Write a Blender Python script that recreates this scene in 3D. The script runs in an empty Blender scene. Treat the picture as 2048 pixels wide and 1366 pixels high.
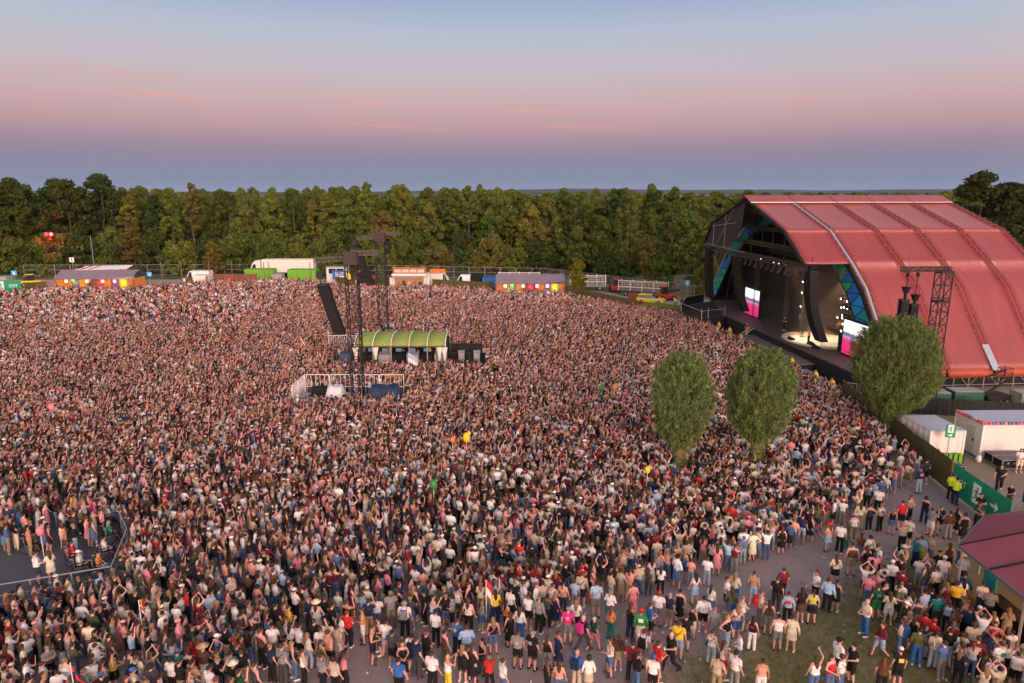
import bpy, bmesh, math, random
import numpy as np
from mathutils import Vector, Matrix
random.seed(7); RNG = np.random.default_rng(7)
S = bpy.context.scene
COL = S.collection
PI = math.pi
R = math.radians

# ------------------------------------------------------------------ camera, sky, sun, exposure
CAM_H = 19.0
PITCH = math.atan(300 / 1365.3)
cam = bpy.data.cameras.new('camera'); cam.lens = 24.0; cam.sensor_width = 36.0
cam.clip_start = 0.5; cam.clip_end = 30000
camo = bpy.data.objects.new('camera', cam); COL.objects.link(camo)
camo.location = (0, 0, CAM_H); camo.rotation_euler = (PI / 2 - PITCH, 0, 0)
S.camera = camo

SUN_AZ = (0.30, -0.954)            # where the sun has just gone down: behind the camera, a little to the right
W = bpy.data.worlds.new('World'); S.world = W; W.use_nodes = True
def build_world():
    nt = W.node_tree; nt.nodes.clear(); N = nt.nodes.new; L = nt.links.new
    out = N('ShaderNodeOutputWorld'); bg = N('ShaderNodeBackground'); L(bg.outputs[0], out.inputs[0])
    tc = N('ShaderNodeTexCoord'); nrm = N('ShaderNodeVectorMath'); nrm.operation = 'NORMALIZE'
    L(tc.outputs['Generated'], nrm.inputs[0])
    sx = N('ShaderNodeSeparateXYZ'); L(nrm.outputs[0], sx.inputs[0])
    def ramp(stops, src, interp='EASE'):
        r = N('ShaderNodeValToRGB'); cr = r.color_ramp; cr.interpolation = interp
        while len(cr.elements) > 1: cr.elements.remove(cr.elements[-1])
        for i, (p, c) in enumerate(stops):
            e = cr.elements[0] if i == 0 else cr.elements.new(p)
            e.position = p; e.color = (*[srgb(v) for v in c], 1)
        L(src, r.inputs[0]); return r.outputs[0]
    def math_(op, a, b=None, clamp=False):
        m = N('ShaderNodeMath'); m.operation = op; m.use_clamp = clamp
        for i, v in enumerate((a, b)):
            if v is None: continue
            if isinstance(v, (int, float)): m.inputs[i].default_value = v
            else: L(v, m.inputs[i])
        return m.outputs[0]
    z = math_('MAXIMUM', sx.outputs['Z'], 0.0)
    # the sky opposite the sunset: earth shadow, belt of Venus, pale, blue
    anti = ramp([(0.0, (140, 151, 180)), (0.022, (134, 143, 171)), (0.046, (139, 137, 162)), (0.064, (158, 139, 160)), (0.086, (190, 153, 166)),
                 (0.118, (203, 172, 180)), (0.155, (199, 187, 196)), (0.205, (184, 191, 209)), (0.27, (142, 164, 208)), (0.42, (136, 146, 178)), (1.0, (128, 132, 160))], z, 'LINEAR')
    sunside = ramp([(0.0, (250, 168, 120)), (0.08, (255, 196, 150)), (0.2, (236, 210, 190)), (0.45, (160, 150, 150)), (1.0, (84, 86, 100))], z, 'LINEAR')
    dot = math_('ADD', math_('MULTIPLY', sx.outputs['X'], SUN_AZ[0]), math_('MULTIPLY', sx.outputs['Y'], SUN_AZ[1]))
    gain = N('ShaderNodeVectorMath'); gain.operation = 'SCALE'; gain.inputs['Scale'].default_value = 4.5; L(sunside, gain.inputs[0]); sunside = gain.outputs[0]      # the side of the set sun is far brighter
    f = N('ShaderNodeMapRange'); f.interpolation_type = 'SMOOTHSTEP'
    f.inputs[1].default_value = -0.66; f.inputs[2].default_value = 0.75; L(dot, f.inputs[0])
    mx = N('ShaderNodeMix'); mx.data_type = 'RGBA'; L(f.outputs[0], mx.inputs['Factor']); L(anti, mx.inputs['A']); L(sunside, mx.inputs['B'])
    # thin, still sunlit cloud streaks near the horizon, all round
    cb = N('ShaderNodeCombineXYZ'); at = math_('ARCTAN2', sx.outputs['X'], sx.outputs['Y'])
    L(math_('MULTIPLY', at, 3.2), cb.inputs[0]); L(math_('ADD', math_('MULTIPLY', sx.outputs['Z'], 85.0), math_('MULTIPLY', at, 4.0)), cb.inputs[1])
    ns = N('ShaderNodeTexNoise'); ns.inputs['Scale'].default_value = 1.0; ns.inputs['Detail'].default_value = 5; ns.inputs['Roughness'].default_value = 0.55
    L(cb.outputs[0], ns.inputs['Vector'])
    cl = N('ShaderNodeMapRange'); cl.inputs[1].default_value = 0.565; cl.inputs[2].default_value = 0.71; L(ns.outputs[0], cl.inputs[0])
    band = ramp([(0.0, (0, 0, 0)), (0.075, (0, 0, 0)), (0.10, (255, 255, 255)), (0.125, (255, 255, 255)), (0.16, (40, 40, 40)), (0.22, (0, 0, 0))], z, 'LINEAR')
    cf = math_('MULTIPLY', math_('MULTIPLY', cl.outputs[0], band), 0.75, True)
    m2 = N('ShaderNodeMix'); m2.data_type = 'RGBA'; L(cf, m2.inputs['Factor']); L(mx.outputs['Result'], m2.inputs['A'])
    m2.inputs['B'].default_value = (srgb(234), srgb(160), srgb(152), 1)
    # afterglow of the set sun from the physical sky
    sky = N('ShaderNodeTexSky'); sky.sky_type = 'NISHITA'; sky.sun_disc = False
    sky.sun_elevation = R(1.0); sky.sun_rotation = math.atan2(SUN_AZ[0], SUN_AZ[1]); sky.altitude = 20
    sc = N('ShaderNodeMix'); sc.data_type = 'RGBA'; sc.blend_type = 'ADD'; sc.inputs['Factor'].default_value = 0.03
    L(m2.outputs['Result'], sc.inputs['A']); L(sky.outputs[0], sc.inputs['B'])
    L(sc.outputs['Result'], bg.inputs[0]); bg.inputs[1].default_value = 0.93
def srgb(v):
    v = v / 255.0
    return v / 12.92 if v <= 0.04045 else ((v + 0.055) / 1.055) ** 2.4
build_world()
sun = bpy.data.lights.new('sun', 'SUN'); sun.energy = 2.6; sun.angle = R(22); sun.color = (1.0, 0.65, 0.56)
suno = bpy.data.objects.new('sun', sun); COL.objects.link(suno)
suno.rotation_euler = Vector((-SUN_AZ[0], -SUN_AZ[1], -math.tan(R(13)))).to_track_quat('-Z', 'Y').to_euler()
S.view_settings.view_transform = 'Standard'; S.view_settings.look = 'None'
S.view_settings.exposure = 0.0; S.view_settings.gamma = 1.0; S.view_settings.use_curve_mapping = False
S.cycles.max_bounces = 4; S.cycles.diffuse_bounces = 2; S.cycles.glossy_bounces = 2; S.cycles.use_adaptive_sampling = True; S.cycles.adaptive_threshold = 0.03; S.cycles.transparent_max_bounces = 8
S.cycles.use_denoising = True; S.cycles.volume_bounces = 0

# ------------------------------------------------------------------ helpers
def gp(px, py, z=0.0):
    """survey point read off the photograph (2048 px wide) -> metres on the level z"""
    u = (px - 1024) / 1365.3; v = (py - 683) / 1365.3
    d = (u, math.cos(PITCH) - math.sin(PITCH) * v, -math.sin(PITCH) - math.cos(PITCH) * v)
    t = (z - CAM_H) / d[2]
    return Vector((d[0] * t, d[1] * t, z))
def lin(c): return tuple(srgb(v) for v in c)

MATS = {}
def mat(name, col, rough=0.65, metal=0.0, var=0.12, scale=4.0, bump=0.0, bscale=30.0, emit=None, estr=0.0, spec=0.4, stretch=None):
    if name in MATS: return MATS[name]
    m = bpy.data.materials.new(name); m.use_nodes = True; nt = m.node_tree; N = nt.nodes.new; L = nt.links.new
    b = nt.nodes['Principled BSDF']; b.inputs['Roughness'].default_value = rough; b.inputs['Metallic'].default_value = metal
    b.inputs['Specular IOR Level'].default_value = spec
    tc = N('ShaderNodeTexCoord'); src = tc.outputs['Object']
    if stretch:
        mp = N('ShaderNodeMapping'); mp.inputs['Scale'].default_value = stretch; L(src, mp.inputs[0]); src = mp.outputs[0]
    n = N('ShaderNodeTexNoise'); n.inputs['Scale'].default_value = scale; n.inputs['Detail'].default_value = 4; L(src, n.inputs['Vector'])
    mx = N('ShaderNodeMix'); mx.data_type = 'RGBA'
    mx.inputs['A'].default_value = (*[max(0, c * (1 - var)) for c in col], 1); mx.inputs['B'].default_value = (*[min(1, c * (1 + var)) for c in col], 1)
    L(n.outputs[0], mx.inputs['Factor']); L(mx.outputs['Result'], b.inputs['Base Color'])
    if bump:
        nb = N('ShaderNodeTexNoise'); nb.inputs['Scale'].default_value = bscale; nb.inputs['Detail'].default_value = 3; L(src, nb.inputs['Vector'])
        bp = N('ShaderNodeBump'); bp.inputs['Strength'].default_value = bump; bp.inputs['Distance'].default_value = 0.02; L(nb.outputs[0], bp.inputs['Height']); L(bp.outputs[0], b.inputs['Normal'])
    if emit:
        b.inputs['Emission Color'].default_value = (*emit, 1); b.inputs['Emission Strength'].default_value = estr
    MATS[name] = m; return m
def omat(name, rough=0.8, var=0.2, scale=9.0, transl=0.0, spec=0.2):
    """colour comes from the object's own colour"""
    if name in MATS: return MATS[name]
    m = bpy.data.materials.new(name); m.use_nodes = True; nt = m.node_tree; N = nt.nodes.new; L = nt.links.new
    b = nt.nodes['Principled BSDF']; b.inputs['Roughness'].default_value = rough; b.inputs['Specular IOR Level'].default_value = spec
    oi = N('ShaderNodeObjectInfo'); tc = N('ShaderNodeTexCoord')
    n = N('ShaderNodeTexNoise'); n.inputs['Scale'].default_value = scale; n.inputs['Detail'].default_value = 3; L(tc.outputs['Object'], n.inputs['Vector'])
    mr = N('ShaderNodeMapRange'); mr.inputs[1].default_value = 0.3; mr.inputs[2].default_value = 0.7; mr.inputs[3].default_value = 1 - var; mr.inputs[4].default_value = 1 + var; L(n.outputs[0], mr.inputs[0])
    vm = N('ShaderNodeVectorMath'); vm.operation = 'SCALE'; L(oi.outputs['Color'], vm.inputs[0]); L(mr.outputs[0], vm.inputs['Scale'])
    L(vm.outputs[0], b.inputs['Base Color'])
    if transl:
        t = N('ShaderNodeBsdfTranslucent'); L(vm.outputs[0], t.inputs[0]); ms = N('ShaderNodeMixShader'); ms.inputs[0].default_value = transl
        L(b.outputs[0], ms.inputs[1]); L(t.outputs[0], ms.inputs[2]); L(ms.outputs[0], nt.nodes['Material Output'].inputs[0])
    MATS[name] = m; return m

class MB:
    """collects simple solids and links them as one mesh object"""
    def __init__(s): s.v = []; s.f = []; s.m = []; s.mi = 0
    def mesh(s, vs, fs):
        o = len(s.v); s.v += [tuple(v) for v in vs]; s.f += [tuple(i + o for i in f) for f in fs]; s.m += [s.mi] * len(fs); return s
    def box(s, c, d, rz=0.0, taper=1.0):
        x, y, z = d[0] / 2, d[1] / 2, d[2] / 2; cs, sn = math.cos(rz), math.sin(rz); vs = []
        for zz, t in ((-z, 1), (z, taper)):
            for xx, yy in ((-x, -y), (x, -y), (x, y), (-x, y)):
                xx *= t; yy *= t; vs.append((c[0] + xx * cs - yy * sn, c[1] + xx * sn + yy * cs, c[2] + zz))
        return s.mesh(vs, [(3, 2, 1, 0), (4, 5, 6, 7), (0, 1, 5, 4), (1, 2, 6, 5), (2, 3, 7, 6), (3, 0, 4, 7)])
    def base(s, c, d, rz=0.0, taper=1.0): return s.box((c[0], c[1], c[2] + d[2] / 2), d, rz, taper)
    def bar(s, p, q, r=0.05, n=4, r2=None):
        p = Vector(p); q = Vector(q); a = (q - p)
        if a.length < 1e-6: return s
        a.normalize(); up = Vector((0, 0, 1)) if abs(a.z) < 0.95 else Vector((1, 0, 0)); e = a.cross(up).normalized(); g = a.cross(e)
        vs = []; r2 = r if r2 is None else r2; k0 = PI / n
        for c, rr in ((p, r), (q, r2)):
            for k in range(n):
                t = k0 + 2 * PI * k / n; vs.append(c + e * (rr * math.cos(t)) + g * (rr * math.sin(t)))
        fs = [(k, (k + 1) % n, n + (k + 1) % n, n + k) for k in range(n)] + [tuple(range(n - 1, -1, -1)), tuple(range(n, 2 * n))]
        return s.mesh(vs, fs)
    def tube(s, pts, r=0.03, n=5):
        for a, b in zip(pts[:-1], pts[1:]): s.bar(a, b, r, n)
        return s
    def loft(s, rings, caps=True, closed=True):
        n = len(rings[0]); vs = [p for r in rings for p in r]; fs = []
        for i in range(len(rings) - 1):
            for k in range(n if closed else n - 1):
                fs.append((i * n + k, i * n + (k + 1) % n, (i + 1) * n + (k + 1) % n, (i + 1) * n + k))
        if caps: fs += [tuple(range(n - 1, -1, -1)), tuple(range((len(rings) - 1) * n, len(rings) * n))]
        return s.mesh(vs, fs)
    def ell(s, c, r, n=10, m=6):
        rings = []
        for i in range(m + 1):
            t = PI * (i + 0.02 * (i == 0) - 0.02 * (i == m)) / m; rings.append([(c[0] + r[0] * math.sin(t) * math.cos(2 * PI * k / n), c[1] + r[1] * math.sin(t) * math.sin(2 * PI * k / n), c[2] - r[2] * math.cos(t)) for k in range(n)])
        return s.loft(rings)
    def prism(s, poly, z0, z1):
        n = len(poly); vs = [(x, y, z0) for x, y in poly] + [(x, y, z1) for x, y in poly]
        return s.mesh(vs, [tuple(range(n - 1, -1, -1)), tuple(range(n, 2 * n))] + [(k, (k + 1) % n, n + (k + 1) % n, n + k) for k in range(n)])
    def slab(s, quad, t, nrm=None):
        """a four-cornered sheet given a thickness"""
        q = [Vector(p) for p in quad]; n = nrm or (q[1] - q[0]).cross(q[2] - q[0]).normalized(); n = Vector(n) * t
        k = len(q); vs = q + [p - n for p in q]
        return s.mesh(vs, [tuple(range(k)), tuple(range(2 * k - 1, k - 1, -1))] + [((i + 1) % k, i, k + i, k + (i + 1) % k) for i in range(k)])
    def build(s, name, m, parent=None, smooth=False, loc=None):
        me = bpy.data.meshes.new(name); me.from_pydata(s.v, [], s.f)
        for mm in (m if isinstance(m, (list, tuple)) else [m]): me.materials.append(mm)
        if any(s.m): me.polygons.foreach_set('material_index', s.m)
        if smooth: me.polygons.foreach_set('use_smooth', [True] * len(s.f))
        me.update(); return link(name, me, parent, loc)
def link(name, me, parent=None, loc=None):
    o = bpy.data.objects.new(name, me); COL.objects.link(o)
    if parent: o.parent = parent
    if loc is not None: o.location = loc
    return o
def tag(o, label, cat, group=None, kind=None):
    if label: o['label'] = label
    if cat: o['category'] = cat
    if group: o['group'] = group
    if kind: o['kind'] = kind
    return o
def thing(name, label, cat, loc=(0, 0, 0), rz=0.0, group=None):
    o = bpy.data.objects.new(name, None); COL.objects.link(o); o.location = loc; o.rotation_euler = (0, 0, rz); o.empty_display_size = 0.3
    return tag(o, label, cat, group)
def clone(o, parent=None):
    c = o.copy(); COL.objects.link(c)
    if parent: c.parent = parent
    for ch in list(o.children): clone(ch, c)
    return c
def part(parent, name, m, fn, smooth=False):
    b = MB(); fn(b); return b.build(name, m, parent, smooth)
def truss(b, p, q, w, r=0.035, n_seg=None, h=None):
    """square lattice girder from p to q"""
    p = Vector(p); q = Vector(q); a = q - p; Ln = a.length; a.normalize()
    up = Vector((0, 0, 1)) if abs(a.z) < 0.9 else Vector((0, 1, 0)); e = a.cross(up).normalized(); g = e.cross(a).normalized(); h = h or w
    n_seg = n_seg or max(2, round(Ln / (w * 1.1)))
    cs = [e * (w / 2 * sx) + g * (h / 2 * sy) for sx, sy in ((-1, -1), (1, -1), (1, 1), (-1, 1))]
    for c in cs: b.bar(p + c, q + c, r)
    for i in range(n_seg + 1):
        t = p + a * (Ln * i / n_seg)
        for k in range(4): b.bar(t + cs[k], t + cs[(k + 1) % 4], r * 0.7)
        if i < n_seg:
            t2 = p + a * (Ln * (i + 1) / n_seg)
            for k in range(4):
                k2 = (k + 1) % 4
                if i % 2: b.bar(t + cs[k], t2 + cs[k2], r * 0.6)
                else: b.bar(t + cs[k2], t2 + cs[k], r * 0.6)
    return b
def lettering(txt, size, m, parent, loc, rot, name='lettering', depth=0.004):
    cu = bpy.data.curves.new(name, 'FONT'); cu.body = txt; cu.size = size; cu.extrude = depth; cu.align_x = 'CENTER'; cu.align_y = 'CENTER'
    t = bpy.data.objects.new(name, cu); dg = bpy.context.evaluated_depsgraph_get()
    COL.objects.link(t); bpy.context.view_layer.update(); me = bpy.data.meshes.new_from_object(t.evaluated_get(bpy.context.evaluated_depsgraph_get()))
    bpy.data.objects.remove(t); me.materials.clear(); me.materials.append(m)
    o = link(name, me, parent, loc); o.rotation_euler = rot; return o

M_STEEL = mat('galvanised_steel', (0.42, 0.42, 0.43), 0.4, 0.6)
M_DARKSTEEL = mat('dark_truss_steel', (0.024, 0.022, 0.023), 0.6, 0.0, spec=.25)
M_BLACK = mat('black_fabric', (0.012, 0.012, 0.013), 0.85)
M_BLACKP = mat('black_painted', (0.012, 0.012, 0.013), 0.7, spec=.2)
M_WHITE = mat('white_paint', (0.78, 0.76, 0.74), 0.5, var=0.06)
M_OFFW = mat('off_white_panel', (0.66, 0.62, 0.58), 0.55, var=0.08)
M_GREY = mat('grey_paint', (0.3, 0.3, 0.31), 0.6)
M_RUBBER = mat('tyre_rubber', (0.015, 0.015, 0.015), 0.8)
M_GLASS = mat('dark_window_glass', (0.02, 0.025, 0.03), 0.08, spec=0.8)
M_ORANGE = mat('machine_orange', (0.5, 0.06, 0.022), 0.45)
M_YELLOW = mat('signal_yellow', (0.78, 0.62, 0.02), 0.4)
M_BLUE = mat('sign_blue', (0.02, 0.12, 0.45), 0.5)
M_LBLUE = mat('light_blue_sign', (0.05, 0.38, 0.68), 0.5)
M_GREEN = mat('exit_green', (0.01, 0.26, 0.13), 0.6, var=0.15, scale=1.2)
M_LIME = mat('lime_green_paint', (0.12, 0.36, 0.02), 0.5, var=0.25)
M_WOOD = mat('timber', (0.22, 0.12, 0.06), 0.75, var=0.3, stretch=(1, 1, 6))
M_RED = mat('red_paint', (0.55, 0.03, 0.025), 0.45)
M_NAVY = mat('navy_tarpaulin', (0.02, 0.04, 0.09), 0.5, var=0.4, bump=0.5, bscale=3)

# ------------------------------------------------------------------ ground
def nodes_mat(name):
    m = bpy.data.materials.new(name); m.use_nodes = True; MATS[name] = m
    return m, m.node_tree, m.node_tree.nodes['Principled BSDF']
def noise(nt, vec, scale, detail=4, rough=0.55):
    n = nt.nodes.new('ShaderNodeTexNoise'); n.inputs['Scale'].default_value = scale; n.inputs['Detail'].default_value = detail; n.inputs['Roughness'].default_value = rough
    nt.links.new(vec, n.inputs['Vector']); return n.outputs[0]
def rampn(nt, src, stops, interp='LINEAR'):
    r = nt.nodes.new('ShaderNodeValToRGB'); cr = r.color_ramp; cr.interpolation = interp
    while len(cr.elements) > 1: cr.elements.remove(cr.elements[-1])
    for i, (p, c) in enumerate(stops):
        e = cr.elements[0] if i == 0 else cr.elements.new(p); e.position = p; e.color = (*c, 1)
    nt.links.new(src, r.inputs[0]); return r.outputs[0]
def mixc(nt, fac, a, b):
    m = nt.nodes.new('ShaderNodeMix'); m.data_type = 'RGBA'
    for k, v in (('Factor', fac), ('A', a), ('B', b)):
        if isinstance(v, (tuple, float)): m.inputs[k].default_value = v if isinstance(v, float) else (*v, 1)
        else: nt.links.new(v, m.inputs[k])
    return m.outputs['Result']
def mth(nt, op, a, b=0.0, clamp=False):
    m = nt.nodes.new('ShaderNodeMath'); m.operation = op; m.use_clamp = clamp
    for i, v in enumerate((a, b)):
        if isinstance(v, (int, float)): m.inputs[i].default_value = v
        else: nt.links.new(v, m.inputs[i])
    return m.outputs[0]

def ground_mats():
    m, nt, b = nodes_mat('farm_land'); g = nt.nodes.new('ShaderNodeNewGeometry'); P = g.outputs['Position']
    vo = nt.nodes.new('ShaderNodeTexVoronoi'); vo.inputs['Scale'].default_value = 0.0045; nt.links.new(P, vo.inputs['Vector'])
    sp = nt.nodes.new('ShaderNodeSeparateColor'); nt.links.new(vo.outputs['Color'], sp.inputs[0])
    c = rampn(nt, sp.outputs[0], [(0, (0.05, 0.075, 0.02)), (0.3, (0.1, 0.13, 0.035)), (0.5, (0.06, 0.085, 0.025)), (0.7, (0.08, 0.11, 0.03)), (0.85, (0.3, 0.27, 0.13))], 'CONSTANT')
    c = mixc(nt, mth(nt, 'MULTIPLY', noise(nt, P, 0.05), 0.6), c, (0.08, 0.09, 0.03))
    nt.links.new(c, b.inputs['Base Color']); b.inputs['Roughness'].default_value = 0.95
    m, nt, b = nodes_mat('worn_arena_ground'); g = nt.nodes.new('ShaderNodeNewGeometry'); P = g.outputs['Position']
    asp = mixc(nt, noise(nt, P, 0.35, 5), (0.235, 0.18, 0.165), (0.31, 0.245, 0.225))
    asp = mixc(nt, mth(nt, 'MULTIPLY', rampn(nt, noise(nt, P, 1.1, 6, 0.65), [(0.0, (0, 0, 0)), (0.55, (0, 0, 0)), (0.68, (1, 1, 1))]), 0.5), asp, (0.16, 0.12, 0.11))
    asp = mixc(nt, mth(nt, 'MULTIPLY', noise(nt, P, 22, 3), 0.35), asp, (0.33, 0.27, 0.25))
    lit = nt.nodes.new('ShaderNodeTexVoronoi'); lit.inputs['Scale'].default_value = 0.9; nt.links.new(P, lit.inputs['Vector'])
    asp = mixc(nt, rampn(nt, lit.outputs['Distance'], [(0, (1, 1, 1)), (0.035, (1, 1, 1)), (0.05, (0, 0, 0))]), asp, (0.4, 0.36, 0.34))
    gr = mixc(nt, noise(nt, P, 1.6, 6, 0.7), (0.15, 0.118, 0.05), (0.23, 0.2, 0.08))
    gr = mixc(nt, rampn(nt, noise(nt, P, 0.45, 5), [(0.4, (0, 0, 0)), (0.62, (1, 1, 1))]), gr, (0.125, 0.13, 0.04))
    gr = mixc(nt, mth(nt, 'MULTIPLY', noise(nt, P, 40, 2), 0.5), gr, (0.29, 0.24, 0.12))
    sx = nt.nodes.new('ShaderNodeSeparateXYZ'); nt.links.new(P, sx.inputs[0]); X, Y = sx.outputs[0], sx.outputs[1]
    f = mth(nt, 'SUBTRACT', mth(nt, 'MULTIPLY', mth(nt, 'SUBTRACT', X, 5.3), 0.523), mth(nt, 'MULTIPLY', mth(nt, 'SUBTRACT', Y, 23.9), 0.853))
    wob = mth(nt, 'MULTIPLY', mth(nt, 'SUBTRACT', noise(nt, P, 0.5, 6, 0.65), 0.5), 5.0)
    k1 = mth(nt, 'MULTIPLY', mth(nt, 'ADD', f, wob), 0.8, True)
    f2 = mth(nt, 'MULTIPLY', mth(nt, 'ADD', mth(nt, 'ADD', mth(nt, 'SUBTRACT', X, 30.5), wob), mth(nt, 'MULTIPLY', mth(nt, 'SUBTRACT', Y, 42.5), 0.7)), 0.5, True)
    k2 = mth(nt, 'MULTIPLY', f2, 0.65)
    f3 = mth(nt, 'MULTIPLY', mth(nt, 'ADD', mth(nt, 'SUBTRACT', Y, 108), wob), 0.2, True)
    c = mixc(nt, k1, asp, gr); c = mixc(nt, k2, c, (0.2, 0.155, 0.075)); c = mixc(nt, mth(nt, 'MULTIPLY', f3, 0.7), c, (0.13, 0.12, 0.045))
    nt.links.new(c, b.inputs['Base Color']); b.inputs['Roughness'].default_value = 0.92
    bp = nt.nodes.new('ShaderNodeBump'); bp.inputs['Strength'].default_value = 0.6; bp.inputs['Distance'].default_value = 0.03
    nt.links.new(noise(nt, P, 9, 6, 0.7), bp.inputs['Height']); nt.links.new(bp.outputs[0], b.inputs['Normal'])
    m, nt, b = nodes_mat('dusty_track'); g = nt.nodes.new('ShaderNodeNewGeometry'); P = g.outputs['Position']
    c = mixc(nt, noise(nt, P, 0.4, 6), (0.33, 0.25, 0.2), (0.46, 0.37, 0.3)); c = mixc(nt, mth(nt, 'MULTIPLY', noise(nt, P, 3, 4), 0.3), c, (0.2, 0.17, 0.1))
    nt.links.new(c, b.inputs['Base Color']); b.inputs['Roughness'].default_value = 0.95
ground_mats()
def sheet(name, poly, z, m, label):
    b = MB(); b.mesh([(x, y, z) for x, y in poly], [tuple(range(len(poly)))]); o = b.build(name, m); return tag(o, label, None, None, 'structure')
sheet('ground', [(-9400, -900), (9400, -900), (9400, 9400), (-9400, 9400)], 0.0, MATS['farm_land'], 'flat farm land running out to the horizon')
sheet('arena_ground', [(-150, -5), (95, -5), (95, 150), (-150, 150)], 0.004, MATS['worn_arena_ground'], 'worn grey and grassy festival ground')
sheet('track', [(8, 131.5), (8, 136), (22, 128), (40, 119), (62, 121), (62, 116), (38, 112.5), (30, 113), (21, 121)], 0.010, MATS['dusty_track'], 'pale dusty service track behind the screens')
sheet('service_road', [(-150, 139), (-150, 149), (-40, 151), (8, 146), (8, 131.5), (-20, 141), (-60, 146), (-96, 134)], 0.010, MATS['dusty_track'], 'pale service road in front of the wood')
def hills():
    b = MB()
    for (y0, hh, x0, x1, n, seed) in ((5200, 26, -6500, 6500, 90, 1), (7200, 52, -8600, 8600, 80, 2)):
        rn = np.random.default_rng(seed); t = np.linspace(0, 1, n)
        prof = hh * (0.55 + 0.25 * np.sin(t * 9 + seed) + 0.15 * np.sin(t * 23 + 2) + 0.08 * np.sin(t * 61)) + rn.uniform(-2, 2, n)
        rings = []
        for k in range(n):
            x = x0 + (x1 - x0) * t[k]; rings.append([(x, y0 - 500, -2), (x, y0, prof[k]), (x, y0 + 700, prof[k] * 0.8), (x, y0 + 1400, -2)])
        b.loft(rings)
    o = b.build('hills', mat('wooded_hills', (0.02, 0.035, 0.02), 0.95, scale=0.01, var=0.5), smooth=True); tag(o, 'low wooded hills along the horizon', None, None, 'structure')
hills()

# ------------------------------------------------------------------ main stage (local frame: x into the stage, y towards the far wing)
ST = thing('festival_stage', 'big red arched main stage with its black open front facing the crowd', 'stage', (29.5, 88.0, 0), R(5))
PROF = [(0.0, 18.1), (10.8, 14.65), (15.6, 11.5), (18.6, 9.2), (20.9, 6.3), (23.6, 3.2), (24.6, 2.0)]
RIBU = [0.0, 5.45, 10.8, 15.7, 20.9, 26.2]
def red_pvc():
    m, nt, b = nodes_mat('red_roof_membrane'); tc = nt.nodes.new('ShaderNodeTexCoord'); P = tc.outputs['Object']
    c = mixc(nt, noise(nt, P, 0.35, 5), (0.215, 0.027, 0.026), (0.275, 0.042, 0.038))
    mp = nt.nodes.new('ShaderNodeMapping'); mp.inputs['Scale'].default_value = (3, 0.25, 0.25); nt.links.new(P, mp.inputs[0])
    c = mixc(nt, mth(nt, 'MULTIPLY', rampn(nt, noise(nt, mp.outputs[0], 0.9, 5, 0.65), [(0.5, (0, 0, 0)), (0.75, (1, 1, 1))]), 0.28), c, (0.36, 0.1, 0.09))
    nt.links.new(c, b.inputs['Base Color']); b.inputs['Roughness'].default_value = 0.42; b.inputs['Specular IOR Level'].default_value = 0.7
    b.inputs['Sheen Weight'].default_value = 0.3; b.inputs['Sheen Roughness'].default_value = 0.35
    bp = nt.nodes.new('ShaderNodeBump'); bp.inputs['Strength'].default_value = 0.5; bp.inputs['Distance'].default_value = 0.12
    m3 = nt.nodes.new('ShaderNodeMapping'); m3.inputs['Scale'].default_value = (2.4, .55, .55); nt.links.new(P, m3.inputs[0]); nt.links.new(noise(nt, m3.outputs[0], 0.9, 4, .6), bp.inputs['Height']); nt.links.new(bp.outputs[0], b.inputs['Normal'])
    return m
M_RPVC = red_pvc()
M_SILVER = mat('aluminium_keder', (0.5, 0.5, 0.52), 0.35, 0.7)
M_DARKRED = mat('dark_red_rib_cover', (0.25, 0.03, 0.03), 0.45)
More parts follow.
